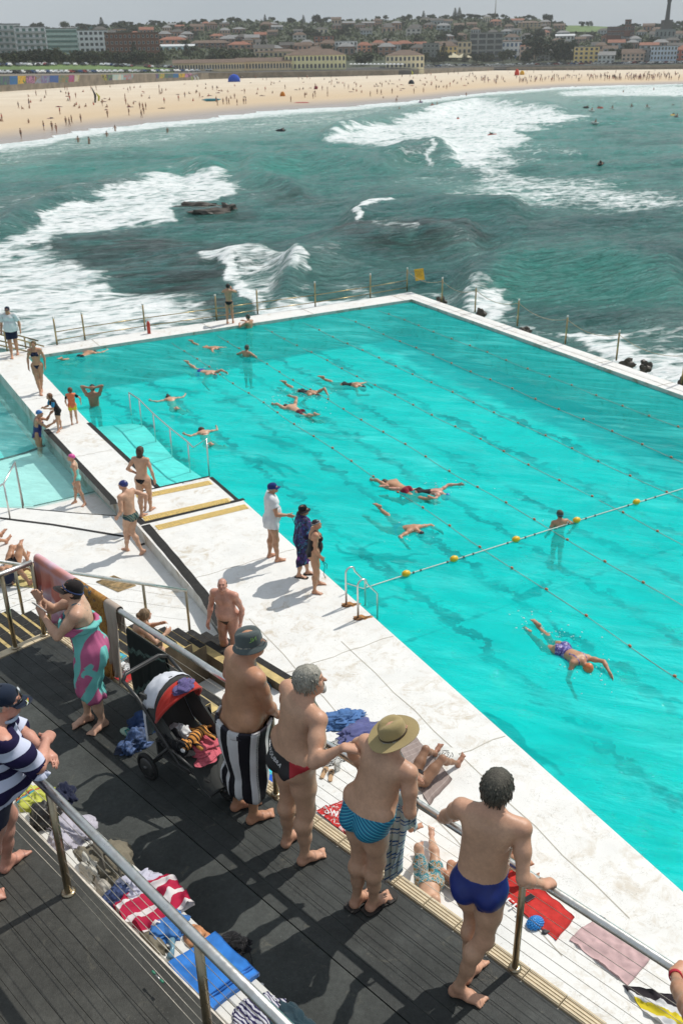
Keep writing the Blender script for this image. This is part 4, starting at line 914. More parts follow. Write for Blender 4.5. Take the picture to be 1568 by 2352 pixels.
def car_meshes():
    b = MB(); Pf = [(-2.1, .35), (-2.15, .75), (-1.9, .95), (-1.25, 1.02), (-.75, 1.42), (.75, 1.45), (1.45, .98), (2.05, .85), (2.15, .55), (2.1, .35)]
    n = len(Pf); V = [(x, -.85, z) for x, z in Pf]+[(x, .85, z) for x, z in Pf]; b.add(V, [tuple(range(n)), tuple(range(2*n-1, n-1, -1))]+[(i, i+n, (i+1) % n+n, (i+1) % n) for i in range(n)])
    g_ = MB(); Pg = [(-1.12, 1.03), (-.72, 1.38), (.72, 1.40), (1.3, 1.02)]; V = [(x, -.87, z) for x, z in Pg]+[(x, .87, z) for x, z in Pg]; g_.add(V, [(0, 1, 2, 3), (7, 6, 5, 4), (2, 6, 7, 3), (0, 4, 5, 1), (0, 3, 7, 4), (1, 5, 6, 2)])
    w = MB(); w.lathe([(.32, -.1), (.32, .1)], n=10, M=Matrix.Rotation(R(90), 4, 'X')); return b, g_, w
b, g_, w = car_meshes(); gme = mesh('window', g_.v, g_.f, M_GLASSD); wme = mesh('wheel', w.v, w.f, M_BLACK)
cms = [mesh('body', b.v, b.f, simple('car_paint_'+c, hexc(c), .3, vary=.03)) for c in CC]
CN = ['white', 'silver', 'grey', 'black', 'dark grey', 'dark red', 'blue', 'off white', 'pale grey', 'near black']
def car(x, y, lab, grp, rz=None):
    ci = rnd.randrange(10); lab = CN[ci]+' '+lab+', '+('at the far left', 'left part', 'middle', 'right part', 'far right')[min(4, max(0, int(x/320)))]
    p, d = land(x, y); p.z += .35
    o = empty('parked_car', p, rz if rz is not None else math.atan2(-p.x, p.y)+rnd.choice((0, math.pi))+R(rnd.uniform(60, 80)), lab, 'car', grp); link('body', cms[ci], o); link('window', gme, o)
    for a, c in ((-1.3, -.8), (1.3, -.8), (-1.3, .8), (1.3, .8)): link('wheel', wme, o, (a, c, .32))
x = -30
while x < 455: car(x, ip(x, WTOP)-1.5, 'parked car in the front row above the painted wall', 'cars parked above the painted wall'); x += rnd.uniform(8, 13)
x = 480
while x < 1590:
    if not (560 < x < 960): car(x, ip(x, WTOP)-rnd.uniform(2, 4), 'car parked behind the plain sea wall', 'cars parked behind the plain sea wall', R(rnd.uniform(-20, 20)))
    x += rnd.uniform(7, 12)
for i in range(60):
    x = rnd.uniform(0, 440); car(x, ip(x, [(0, 155), (200, 153), (440, 161)])+rnd.uniform(-1, 1)-1.5, 'parked car on the road above the lawn', 'cars parked above the lawn')
def parasol(x, y, w, col, lab, grp=None):
    p, d = land(x, y); p.z -= 0; k = d/2350.; w = w*k
    o = empty('parasol', p, 0, lab, 'parasol', grp); m = MB(); m.tube([(0, 0, 0), (0, 0, 3.0)], .06, 6); m.build('pole', M_WIRE, o)
    m = MB(); m.add([(-w/2, -w/2, 2.6), (w/2, -w/2, 2.6), (w/2, w/2, 2.6), (-w/2, w/2, 2.6), (0, 0, 2.6+w*.28)], [(0, 1, 4), (1, 2, 4), (2, 3, 4), (3, 0, 4), (0, 3, 2, 1)]); m.build('canopy', fabric('canvas_'+col, hexc(col)), o)
for i in range(7): parasol(572+i*9, 161, 9.5, '#d8dada', 'white square parasol before the left arcade wing', 'white parasols before the arcades')
for i in range(14): parasol(806+i*9, 158.5, 9.5, '#d3d6d8', 'white square parasol before the right pavilion', 'white parasols before the right pavilion')
parasol(1040, 141, 34, '#c9bfa0', 'large cream pyramid parasol, left one of the pair'); parasol(1064, 141, 34, '#c9bfa0', 'large cream pyramid parasol, right one of the pair')
def tiny(seed, pose):
    r_ = random.Random(seed); m = MB(); a = r_.uniform(-.1, .1)
    if pose == 'stand':
        st_ = r_.uniform(.06, .22)
        for s in (-1, 1): m.tube([(.09*s, st_*s, 0), (.09*s, st_*s*.4, .45), (.07*s, 0, .86)], [.05, .065, .085], 6, 0)
        m.tube([(0, 0, .80), (0, .01, .95), (0, .02, 1.2), (0, .02, 1.42), (0, .02, 1.5)], [.13, .14, .15, .17, .07], 8, 1)
        m.tube([(0, 0, .78), (0, 0, .98)], [.15, .145], 8, 2)
        for s in (-1, 1): m.tube([(.17*s, .02, 1.4), (.22*s, -.02+a, 1.12), (.20*s, .12+a, .88)], [.045, .04, .03], 5, 0)
        m.lathe([(.03, 1.5), (.075, 1.55), (.095, 1.63), (.08, 1.72), (.02, 1.76)], n=8, m=0); m.lathe([(.085, 1.65), (.10, 1.68), (.08, 1.75), (.02, 1.78)], n=8, m=3)
    elif pose == 'sit':
        m.tube([(0, 0, .12), (0, -.05, .35), (0, -.02, .62), (0, 0, .70)], [.17, .14, .16, .06], 8, 1)
        for s in (-1, 1): m.tube([(.09*s, 0, .12), (.12*s, .35, .42), (.10*s, .55, .05)], [.085, .06, .045], 6, 0); m.tube([(.16*s, 0, .60), (.2*s, .2, .42), (.12*s, .36, .42)], [.045, .04, .03], 5, 0)
        m.lathe([(.03, .70), (.09, .78), (.095, .85), (.06, .95), (.02, .97)], n=8, m=3)
    elif pose == 'lie':
        m.tube([(0, -.85, .1), (0, -.5, .12), (0, -.1, .12), (0, .0, .12)], [.09, .15, .15, .13], 8, 1)
        for s in (-1, 1): m.tube([(.09*s, 0, .1), (.12*s, .42, .1), (.10*s, .82, .06)], [.085, .06, .04], 6, 0)
        m.lathe([(.03, 0), (.09, .06), (.09, .14), (.03, .2)], c=(0, -.98, 0), n=8, m=3); m.box((0, -.1, .01), (.8, 1.9, .02), m=2)
    elif pose == 'surf':
        m.tube([(0, -1.1, -.02), (0, -.6, .03), (0, .6, .04), (0, 1.1, .12)], [.05, .26, .26, .03], 8, 2); m.tube([(0, -.9, .12), (0, 0, .18), (0, .4, .35), (0, .5, .42)], [.07, .15, .16, .07], 8, 1)
        for s in (-1, 1): m.tube([(.15*s, .4, .35), (.3*s, .55, .2), (.33*s, .8, .05)], [.05, .045, .03], 5, 0)
        m.lathe([(.03, 0), (.09, .06), (.1, .14), (.03, .24)], c=(0, .62, .38), n=8, m=3)
    elif pose == 'sitsurf':
        m.tube([(0, -.9, .06), (0, -.4, -.02), (0, .6, .06), (0, 1.0, .2)], [.04, .25, .25, .03], 8, 2); m.tube([(0, -.1, -.1), (0, -.1, .3), (0, -.05, .62), (0, -.05, .7)], [.16, .15, .17, .06], 8, 1)
        for s in (-1, 1): m.tube([(.17*s, -.05, .6), (.22*s, .1, .35), (.15*s, .3, .15)], [.05, .045, .035], 5, 1)
        m.lathe([(.03, 0), (.09, .06), (.1, .14), (.03, .24)], c=(0, -.05, .68), n=8, m=3)
    elif pose == 'wade':
        m.tube([(0, 0, -.2), (0, 0, .2), (0, .02, .5), (0, .02, .6)], [.15, .14, .17, .07], 8, 1)
        for s in (-1, 1): m.tube([(.18*s, .02, .5), (.3*s, .1, .3), (.34*s, .2, .12)], [.045, .04, .03], 5, 0)
        m.lathe([(.03, .58), (.075, .63), (.095, .71), (.08, .8), (.02, .84)], n=8, m=3)
    return m
SK = [simple('tan_skin_%d' % i, c, .6, vary=.08) for i, c in enumerate([(.36, .20, .13), (.28, .15, .09), (.45, .28, .19)])]
CLs = [simple('beachwear_%d' % i, hexc(c), .85, vary=.1) for i, c in enumerate(['#1d2433', '#15171a', '#7a1d24', '#2c4f7d', '#c9c9c4', '#b7493a', '#1c3c3a', '#6c4a7e', '#d0a443', '#20242e'])]
HRs = [simple('hair_%d' % i, c, .8) for i, c in enumerate([(.02, .015, .01), (.10, .06, .03), (.05, .03, .02)])]
TM = {}
def tinyme(pose, bare):
    key = (pose, rnd.randrange(5), bare)
    if key not in TM:
        m = tiny(key[1], pose); skin = rnd.choice(SK); cl = rnd.choice(CLs[:7]); wet = CLs[1]
        mats = [skin, skin if bare and pose != 'surf' else (wet if 'surf' in pose else cl), rnd.choice(CLs), rnd.choice(HRs)]
        if pose == 'sitsurf': mats[0] = wet
        me = mesh('person', m.v, m.f, mats, mi=m.m); TM[key] = me
    return TM[key]
def bather(x, y, pose, label, group, sea=False, bare=True, s=1.0):
    p = Vector(at(x, y, ZS+.15)) if sea else sand_at(x, y)
    o = tag(link('person', tinyme(pose, bare), loc=p, rz=rnd.uniform(0, 6.28)), label, 'person', group); o.scale = (s,)*3; return o
G1 = 'people standing on the sand'; 
ST = [(50, 318), (102, 299), (121, 300), (131, 305), (153, 288), (161, 290), (166, 284), (187, 281), (248, 270), (297, 265), (322, 250), (329, 252), (326, 270), (331, 262), (336, 252), (500, 243), (513, 240), (521, 239), (526, 240), (545, 242), (560, 239), (565, 238), (107, 219), (150, 207), (84, 220), (175, 225), (367, 217), (300, 208), (425, 224), (459, 225), (366, 205), (700, 225), (719, 227), (724, 223), (752, 222), (850, 222), (866, 216), (875, 218), (900, 215), (950, 215), (972, 213), (1025, 205), (655, 205), (562, 215), (222, 207), (236, 244), (210, 208), (290, 240), (288, 228), (668, 235), (800, 205), (818, 200), (740, 208), (752, 210)]
for x, y in ST: bather(x, y, 'stand', 'person in swimwear standing or walking on the sand', G1)
for x, y in [(180, 325), (205, 327), (246, 313), (265, 298), (880, 228), (910, 232), (1070, 219), (912, 226)]: bather(x, y, 'wade', 'bather wading in the shallow shore foam', 'bathers wading by the shore', True, s=1.15)
for i in range(44):
    x = rnd.uniform(1130, 1560); y = ip(x, [(1130, 200), (1284, 190), (1568, 181)])-rnd.uniform(1, 12); bather(x, y, 'stand', 'one of the crowd gathered near the waterline on the right', 'crowd at the right end of the beach', bare=False)
CV, CF, CMi = [], [], []; cmats = [SK[0], SK[1], CLs[0], CLs[1], CLs[7], CLs[5]]
for i in range(130):
    x = rnd.gauss(1440, 62) if i > 35 else rnd.uniform(1090, 1300); y = ip(x, [(1130, 186), (1284, 182), (1568, 178)])+rnd.uniform(-5, 6); q = sand_at(x, y); a = rnd.uniform(0, 6.28); m = tiny(i % 7, 'stand'); n0 = len(CV); k1 = rnd.choice((0, 1, 2, 3, 4)); k2 = rnd.choice((2, 3, 4, 5))
    CV += [(q.x+v[0]*math.cos(a)-v[1]*math.sin(a), q.y+v[0]*math.sin(a)+v[1]*math.cos(a), q.z+v[2]) for v in m.v]; CF += [tuple(t_+n0 for t_ in f_) for f_ in m.f]; CMi += [(rnd.choice((0, 0)), k1, k2, 3)[mi] for mi in m.m]
for i in range(150):
    x = rnd.uniform(-20, 1560); yb, ysh = ip(x, BACK), ip(x, SHORE); y = yb+(ysh-yb)*rnd.uniform(.06, .75); q = sand_at(x, y); a = rnd.uniform(0, 6.28); m = tiny(i % 7, rnd.choice(('stand', 'sit', 'sit', 'lie'))); n0 = len(CV); k1, k2 = rnd.choice((0, 1, 2, 3, 5)), rnd.choice((2, 3, 4, 5))
    CV += [(q.x+v[0]*math.cos(a)-v[1]*math.sin(a), q.y+v[0]*math.sin(a)+v[1]*math.cos(a), q.z+v[2]) for v in m.v]; CF += [tuple(t_+n0 for t_ in f_) for f_ in m.f]; CMi += [(0, k1, k2, 3)[mi] for mi in m.m]
tag(link('crowd', mesh('crowd', CV, CF, cmats, mi=CMi)), kind='stuff')
for i in range(66):
    x = rnd.uniform(20, 1500); yb, ysh = ip(x, BACK), ip(x, SHORE); y = yb+(ysh-yb)*rnd.uniform(.12, .6); bather(x, y, rnd.choice(('lie', 'sit', 'sit')), 'sunbather sitting or lying on a towel on the far sand', 'sunbathers on the far sand', bare=rnd.random() < .6)
for i in range(26):
    x = rnd.uniform(520, 1500); y = ip(x, BACK)+rnd.uniform(1, 6); bather(x, y, 'stand', 'person strolling along the back of the beach', 'strollers at the back of the beach', bare=False)
for x, y, ps in [(645, 300, 'surf'), (772-387, 302, 'wade'), (1366, 283, 'sitsurf'), (1131, 311, 'surf'), (1380, 378, 'surf'), (1017, 250, 'sitsurf'), (992, 242, 'sitsurf'), (1003, 240, 'wade'), (883, 260, 'wade'), (917, 252, 'wade'), (1052, 274, 'surf'), (1251, 238, 'sitsurf'), (1277, 253, 'sitsurf'), (1345, 247, 'surf'), (1358, 255, 'sitsurf'), (1377, 248, 'surf'), (1405, 250, 'sitsurf'), (1449, 246, 'sitsurf'), (1485, 247, 'sitsurf'), (1547, 233, 'sitsurf'), (1547, 244, 'surf'), (1543, 265, 'surf'), (1553, 270, 'sitsurf'), (1430, 212, 'wade'), (1500, 206, 'wade'), (965, 235, 'sitsurf'), (1108, 232, 'wade')]:
    bather(x, y, ps, 'surfer or swimmer out in the broken waves', 'surfers and swimmers in the bay', True, s=.95)
def tent(x, y, w, h, col, lab, kind='dome'):
    p = sand_at(x, y); k = math.hypot(p.x, p.y)/2350.; m = MB()
    m.lathe([(w*k*.5, 0), (w*k*.48, h*k*.4), (w*k*.3, h*k*.85), (w*k*.05, h*k)], n=10, sy=.7); return tag(m.build('beach_tent', fabric('tent_'+col, hexc(col))), lab, 'tent') if not m.v else _place(m, p, 'beach_tent', fabric('tent_'+col, hexc(col)), lab, 'tent')
def _place(m, p, name, mat_, lab, cat): o = m.build(name, mat_); o.location = p; return tag(o, lab, cat)
tent(538, 188, 28, 16, '#1648b0', 'bright blue beach tent near the sea wall'); tent(1186, 173, 11, 13, '#c8402c', 'red beach tent beside the yellow one'); tent(1198, 172, 11, 9, '#d9a52a', 'yellow beach tent beside the red one'); tent(725+784-784, 205, 8, 8, '#7a2333', 'maroon beach shelter on the middle sand'); tent(944, 193, 14, 9, '#2b2f38', 'dark beach shelter near the middle of the sand'); tent(649, 221, 12, 10, '#c27b2a', 'orange beach shelter beside a lifeguard board')
for i, (x, y, c, lb) in enumerate([(441, 185, '#9fb86a', 'green and white flags leaning near the sea wall, leftmost'), (448, 185, '#d8dcd8', 'white upright board near the sea wall, middle one'), (455, 185, '#cfd6cf', 'white upright board near the sea wall, right one'), (219, 236, '#22262a', 'dark tall feather banner among sunbathers'), (227, 232, '#b3b43a', 'yellow flag beside the dark feather banner'), (946, 172, '#c8c84a', 'small yellow flag at the foot of the sea wall')]):
    p = sand_at(x, y); m = MB(); h = 4.2 if i == 3 else 2.4; m.tube([(0, 0, 0), (.3, 0, h*.5), (-.5, 0, h)], [.25, .35, .1], 8); o = m.build('beach_flag', fabric('flag%d' % i, hexc(c))); o.location = p; o.scale = (1, .3, 1); tag(o, lb, 'flag')
p = sand_at(486, 233); m = MB(); m.tube([(-3, 0, .5), (-1.5, 0, .45), (1.5, 0, .45), (3, 0, .6)], [.05, .4, .4, .05], 8); o = m.build('rescue_board', fabric('boardblue', (.05, .25, .33))); o.location = p; tag(o, 'teal rescue board resting on the sand near the water', 'surfboard')
p = Vector(at(691, 239, ZS+.2)); m = MB(); m.tube([(-2.4, 0, .3), (-1.2, 0, .25), (1.2, 0, .25), (2.4, 0, .4)], [.05, .3, .3, .05], 8); o = m.build('red_canoe', fabric('canoered', (.5, .06, .08))); o.location = p; tag(o, 'red canoe lying in the wash at the waterline', 'canoe')
def surfnets(D, h, o, reg=None):
    neg = D < 0; s = neg.astype(np.int8)
    c = s[:-1, :-1, :-1]+s[1:, :-1, :-1]+s[:-1, 1:, :-1]+s[:-1, :-1, 1:]+s[1:, 1:, :-1]+s[1:, :-1, 1:]+s[:-1, 1:, 1:]+s[1:, 1:, 1:]
    act = (c > 0) & (c < 8); idx = np.full(act.shape, -1, np.int64); I, J, K = np.nonzero(act); idx[act] = np.arange(len(I))
    pos = np.zeros((len(I), 3)); cnt = np.zeros(len(I))
    cs = [(a, b, d) for a in (0, 1) for b in (0, 1) for d in (0, 1)]
    for a in cs:
        for ax in range(3):
            if a[ax]: continue
            b = list(a); b[ax] = 1; va = D[I+a[0], J+a[1], K+a[2]]; vb = D[I+b[0], J+b[1], K+b[2]]
            cr_ = (va < 0) != (vb < 0); t = np.where(cr_, va/np.where(cr_, va-vb, 1), 0)
            for q in range(3): pos[:, q] += cr_*(a[q]+(t if q == ax else 0))
            cnt += cr_
    V = o+h*(np.stack([I, J, K], 1)+pos/cnt[:, None]); Fs = []
    for ax in range(3):
        sl0 = [slice(None)]*3; sl1 = [slice(None)]*3; sl0[ax] = slice(None, -1); sl1[ax] = slice(1, None)
        o1, o2 = [(1, 2), (2, 0), (0, 1)][ax]
        A = neg[tuple(sl0)]; B = neg[tuple(sl1)]; m = A != B
        e = [slice(None)]*3
        for q in (o1, o2): e[q] = slice(1, -1)
        m2 = np.zeros_like(m); m2[tuple(e)] = m[tuple(e)]; P = np.array(np.nonzero(m2)).T
        if not len(P): continue
        def cell(d1, d2): q = P.copy(); q[:, o1] -= d1; q[:, o2] -= d2; return idx[q[:, 0], q[:, 1], q[:, 2]]
        quad = np.stack([cell(1, 1), cell(0, 1), cell(0, 0), cell(1, 0)], 1); fl = ~A[P[:, 0], P[:, 1], P[:, 2]]
        quad[fl] = quad[fl][:, ::-1]; Fs.append(quad)
    F = np.concatenate(Fs); F = F[(F >= 0).all(1)]
    rg = reg[np.minimum(I+1, D.shape[0]-1), J, K] if reg is not None else None
    return V, F, rg, (I, J, K)
def nv(a): a = np.asarray(a, float); return a/(np.linalg.norm(a)+1e-12)
class Field:
    def __init__(s): s.p = []
    def cap(s, a, b, ra, rb, k=.01, reg=0, lat=None, sl=1.0, g=0): s.p.append(('c', np.array(a, float), np.array(b, float), ra, rb, k, reg, None if lat is None else nv(lat), sl, g)); return s
    def ell(s, c, r, Rm=None, k=.02, reg=0, g=0, sub=False): s.p.append(('s' if sub else 'e', np.array(c, float), np.array(r, float), np.eye(3) if Rm is None else np.array(Rm, float), 0, k, reg, None, 1, g)); return s
    def mesh(s, h, extra=None, smooth=0):
        lo = np.full(3, 1e9); hi = -lo
        for q in s.p:
            if q[0] == 'c': m = max(q[3], q[4])*max(1, q[8]); lo = np.minimum(lo, np.minimum(q[1], q[2])-m); hi = np.maximum(hi, np.maximum(q[1], q[2])+m)
            elif q[0] == 'e': m = q[2].max(); lo = np.minimum(lo, q[1]-m); hi = np.maximum(hi, q[1]+m)
        lo -= 3*h; hi += 3*h; n = np.ceil((hi-lo)/h).astype(int)+1
        ng = max(q[9] for q in s.p)+1; big = np.float32(1.0)
        Ds = [np.full(n, big, np.float32) for _ in range(ng)]; RG = np.zeros(n, np.int8); RD = np.full(n, big, np.float32)
        for q in s.p:
            typ, a, b, ra, rb, k, reg, lat, sl, g = q
            if typ == 'c': m = max(ra, rb)*max(1, sl)+k+2*h; l_ = np.minimum(a, b)-m; u_ = np.maximum(a, b)+m
            else: m = b.max()+k+2*h; l_ = a-m; u_ = a+m
            i0 = np.clip(np.floor((l_-lo)/h).astype(int), 0, n-1); i1 = np.clip(np.ceil((u_-lo)/h).astype(int)+1, 1, n)
            X = (lo[0]+h*np.arange(i0[0], i1[0]))[:, None, None].astype(np.float32); Y = (lo[1]+h*np.arange(i0[1], i1[1]))[None, :, None].astype(np.float32); Z = (lo[2]+h*np.arange(i0[2], i1[2]))[None, None, :].astype(np.float32)
            sl_ = (slice(i0[0], i1[0]), slice(i0[1], i1[1]), slice(i0[2], i1[2]))
            if typ == 'c':
                d = b-a; L2 = max(float(d@d), 1e-9); px, py, pz = X-a[0], Y-a[1], Z-a[2]
                t = np.clip((px*d[0]+py*d[1]+pz*d[2])/L2, 0, 1); qx, qy, qz = px-t*d[0], py-t*d[1], pz-t*d[2]; q2 = qx*qx+qy*qy+qz*qz
                if lat is not None and sl != 1: ql = qx*lat[0]+qy*lat[1]+qz*lat[2]; q2 = q2+(1/sl**2-1)*ql*ql
                dd = np.sqrt(np.maximum(q2, 0))-(ra+(rb-ra)*t)
            else:
                Rm = ra; px, py, pz = X-a[0], Y-a[1], Z-a[2]
                u = [(px*Rm[0, i]+py*Rm[1, i]+pz*Rm[2, i])/b[i] for i in range(3)]
                k0 = np.sqrt(u[0]**2+u[1]**2+u[2]**2); k1 = np.sqrt((u[0]/b[0])**2+(u[1]/b[1])**2+(u[2]/b[2])**2)+1e-9; dd = k0*(k0-1)/k1
            if typ == 's':
                A = Ds[g][sl_]; B = -dd; hh = np.maximum(k-np.abs(A-B), 0)/k; Ds[g][sl_] = np.maximum(A, B)+hh*hh*k/4; continue
            A = Ds[g][sl_]; hh = np.maximum(k-np.abs(A-dd), 0)/k; Ds[g][sl_] = np.minimum(A, dd)-hh*hh*k/4
            rd = RD[sl_]; w = dd < rd; rd[w] = dd[w]; RG[sl_][w] = reg
        D = Ds[0]
        for g in range(1, ng): hh = np.maximum(.012-np.abs(D-Ds[g]), 0)/.012; D = np.minimum(D, Ds[g])-hh*hh*.003
        if extra is not None:
            X, Y, Z = np.meshgrid(*[lo[i]+h*np.arange(n[i]) for i in range(3)], indexing='ij', sparse=True); D = extra(D, X, Y, Z).astype(np.float32)
        D[[0, -1]] = 1; D[:, [0, -1]] = 1; D[:, :, [0, -1]] = 1
        V, F, rg, _ = surfnets(D, h, lo, RG)
        for _ in range(smooth): V = lapl(V, F)
        return V, F, rg
def lapl(V, F, f=.5):
    E = np.concatenate([F[:, [0, 1]], F[:, [1, 2]], F[:, [2, 3]], F[:, [3, 0]]]); S = np.zeros_like(V); C = np.zeros(len(V))
    for a, b in ((0, 1), (1, 0)):
        for q in range(3): S[:, q] += np.bincount(E[:, a], V[E[:, b], q], len(V))
        C += np.bincount(E[:, a], minlength=len(V))
    return V*(1-f)+f*S/np.maximum(C, 1)[:, None]
def vnorm(V, F):
    n = np.cross(V[F[:, 2]]-V[F[:, 0]], V[F[:, 3]]-V[F[:, 1]]); N = np.zeros_like(V)
    for k in range(4):
        for q in range(3): N[:, q] += np.bincount(F[:, k], n[:, q], len(V))
    return N/(np.linalg.norm(N, axis=1, keepdims=True)+1e-12)
def rotz(a): c, s = math.cos(a), math.sin(a); return np.array([[c, -s, 0], [s, c, 0], [0, 0, 1.]])
def rotx(a): c, s = math.cos(a), math.sin(a); return np.array([[1, 0, 0], [0, c, -s], [0, s, c.real]])
def roty(a): c, s = math.cos(a), math.sin(a); return np.array([[c, 0, s], [0, 1, 0], [-s, 0, c]])
def ik(a, t, l1, l2, hint):
    a, t = np.array(a, float), np.array(t, float); d = t-a; L_ = np.linalg.norm(d); mx_ = (l1+l2)*.998
    if L_ > mx_: t = a+d/L_*mx_; L_ = mx_; d = t-a
    L_ = max(L_, abs(l1-l2)+1e-3); u = d/L_; x = (l1*l1-l2*l2+L_*L_)/(2*L_); y = math.sqrt(max(l1*l1-x*x, 0)); hh = np.array(hint, float); hh = hh-u*(hh@u); hh = nv(hh); return a+u*x+hh*y, t
HEAD, NECK, TORSO, PELV, THIGH, SHIN, FOOT, UARM, FARM, HAND, FACE, LIP, SHO = range(13)
def skinm(name, base, red=(.62, .26, .18), mott=.18):
    t = NT(name); c = t.coord('Object'); n1 = t.noise(c, 5, 5, .6); n2 = t.noise(c, 60, 4, .7)
    col = t.ramp(n1, [(.3, tuple(q*(1-mott) for q in base)), (.7, tuple(min(1, q*(1+mott*.7)) for q in base))])
    col = t.mix(.35, col, t.ramp(n2, [(.35, .75), (.7, 1.12)]), 'MULTIPLY'); col = t.mix(t.math('MULTIPLY', t.attr('flush'), .55), col, red)
    col = t.mix(t.attr('lip'), col, tuple(q*.55 for q in red)); 
    n3 = t.noise(c, 18, 6, .75); col = t.mix(.3, col, t.ramp(n3, [(.35, .72), (.65, 1.1)]), 'MULTIPLY'); mol = t.ramp(t.voro(c, 16), [(.0, 1), (.035, 0)]); col = t.mix(t.math('MULTIPLY', mol, .6), col, tuple(q*.35 for q in base)); return t.pbsdf(col, t.ramp(n3, [(.3, .36), (.7, .56)]), 0, t.bump(n2, .35, .004), .45)
SKIN = {'pale': skinm('pale_skin', (.62, .39, .27)), 'fair': skinm('fair_skin', (.58, .345, .225)), 'tan': skinm('tanned_skin', (.49, .26, .15)), 'brown': skinm('brown_skin', (.32, .17, .10)), 'pink': skinm('sunburnt_skin', (.58, .30, .22), mott=.28), 'olive': skinm('olive_skin', (.42, .25, .16))}
class Human:
    def __init__(s, root, yaw, H=1.75, feet=None, fat=1.0, belly=0.0, fem=0.0, lean=0, tilt=0, twist=0, head=(0, 0), arms=None, pelvis=(0, 0), drop=0.0, h=.012, child=False, knees=None, hipz=None, tors_off=None, lie=None, curl=(.3, .3), armfat=1.0, cpos=None, an_=None):
        """root: world point on the ground under the body; yaw: compass heading in degrees, 0 away from the camera, 90 to the right"""
        s.root = Vector(root); s.rz = -R(yaw); s.H = H; s.h = h; Rw = rotz(s.rz); s.Rw = Rw; s.fld = Field(); f = s.fld
        toL = lambda p: Rw.T@(np.array(p, float)-np.array(s.root))
        hk = 1.18 if child else 1.0
        ft = []
        for i, q in enumerate(feet or [None, None]):
            sd = -1 if i == 0 else 1
            if q is None: a, b = np.array([sd*.06*H, -.05*H, 0]), np.array([sd*.075*H, .1*H, 0])
            elif isinstance(q[0], str): a, b = np.array(q[1], float), np.array(q[2], float)
            else: a, b = toL(q[0]), toL(q[1])
            ft.append((a, b))
        an = []
        for a, b in ft: d = nv(b-a); an.append(a+d*.035*H+np.array([0, 0, .045*H]))
        legl = .245*H+.25*H
        if an_ is not None: an = [np.array(q, float) for q in an_]
        C = np.array([(an[0][0]+an[1][0])/2+pelvis[0]*H, (an[0][1]+an[1][1])/2+pelvis[1]*H, 0])
        if hipz is None:
            zs = []
            for i in (0, 1):
                hp = C+np.array([(-1, 1)[i]*.052*H, 0, 0]); dxy = np.hypot(*(hp[:2]-an[i][:2])); zs.append(an[i][2]+math.sqrt(max(legl**2*.994-dxy**2, .01))+.02*H)
            C[2] = min(zs)-drop*H
        else: C[2] = hipz
        if cpos is not None: C = np.array(cpos, float)
        if lie is not None: Rp = np.array(lie, float)
        else: Rp = np.eye(3)
        s.C = C; s.Rp = Rp
        Rt = Rp@rotz(R(-twist))@roty(R(tilt))@rotx(R(-lean)); s.Rt = Rt
        T = lambda x, y, z: C+Rt@(np.array([x, y, z])*H)
        P = lambda x, y, z: C+Rp@(np.array([x, y, z])*H)
        w = fat; shw = (1.0-.12*fem)*(1 if not child else .92); hipw = 1+.14*fem; b = belly
        f.ell(P(0, -.002, 0), np.array([.090*w*hipw, .066*w, .070])*H, Rp, .03*H, PELV)
        for sd in (-1, 1): f.ell(P(sd*.043*hipw, -.036-.006*(w-1), -.028), np.array([.048*hipw*w, .048*w, .052])*H, Rp, .018*H, PELV)
        f.ell(T(0, .0, .085), np.array([(.083-.010*fem)*w, .062*w, .085])*H, Rt, .04*H, TORSO)
        if b > 0: f.ell(T(0, .030+.022*b, .075), np.array([.075+.018*b, .048+.036*b, .080+.008*b])*H, Rt, .05*H, TORSO)
        if w > 1.08: f.cap(T(-.075*w, -.01, .045), T(.075*w, -.01, .045), .034*w*H, .034*w*H, .04*H, TORSO)
        f.ell(T(0, -.004, .185), np.array([(.092-.006*fem)*(.55+.45*w), .066*(.5+.5*w), .095])*H, Rt, .05*H, TORSO)
        f.ell(T(0, -.006, .250), np.array([.094*shw*(.75+.25*w), .056*(.6+.4*w), .052])*H, Rt, .04*H, TORSO)
        if fem > .5: [f.ell(T(sd*.044, .060, .205), np.array([.038, .034, .036])*H*(.8+.3*(w-1)*2+.2), Rt, .02*H, TORSO) for sd in (-1, 1)]
        else: [f.ell(T(sd*.043, .044, .222), np.array([.046, .026+.01*(w-1)*2, .034])*H, Rt, .02*H, TORSO) for sd in (-1, 1)]
        for sd in (-1, 1): f.ell(T(sd*.048*shw, -.040, .235), np.array([.040, .022, .052])*H, Rt@roty(R(sd*12)), .025*H, TORSO)
        s.sh = []
        for i, sd in enumerate((-1, 1)):
            S = T(sd*.109*shw*(.85+.15*w), -.002, .272); s.sh.append(S); f.ell(S, np.array([.036, .036, .034])*H*(.6+.4*w), Rt, .035*H, SHO); f.cap(T(0, -.012, .300), S+Rt@np.array([0, -.01, .006])*H, .030*H, .022*H, .03*H, SHO)
        nb = T(0, -.008, .285); yaw_h, pit_h = head; Rh = Rt@rotz(R(-yaw_h))@rotx(R(-pit_h)); 
        if lie is None: Rh = rotz(R(-twist-yaw_h))@rotx(R(-pit_h-lean*.35))
        s.Rh = Rh; ntop = T(0, .012, .342); hc = ntop+Rh@np.array([0, .014, .048])*H*hk; s.hc = hc; hs = H*hk; s.hs = hs
        nr_ = (.030-.005*fem)*(.55+.45*w)*H; f.cap(nb, ntop+Rh@np.array([0, .002, .01])*H, nr_*1.12, nr_, .025*H, NECK)
        Hd = lambda x, y, z: hc+Rh@(np.array([x, y, z])*hs); s.Hd = Hd
        f.ell(Hd(0, -.006, .012), np.array([.0425, .053, .047])*hs, Rh, .012*H, HEAD); f.ell(Hd(0, .014, -.018), np.array([.0345+.004*(w-1)*3, .037, .044])*hs, Rh, .02*H, FACE)
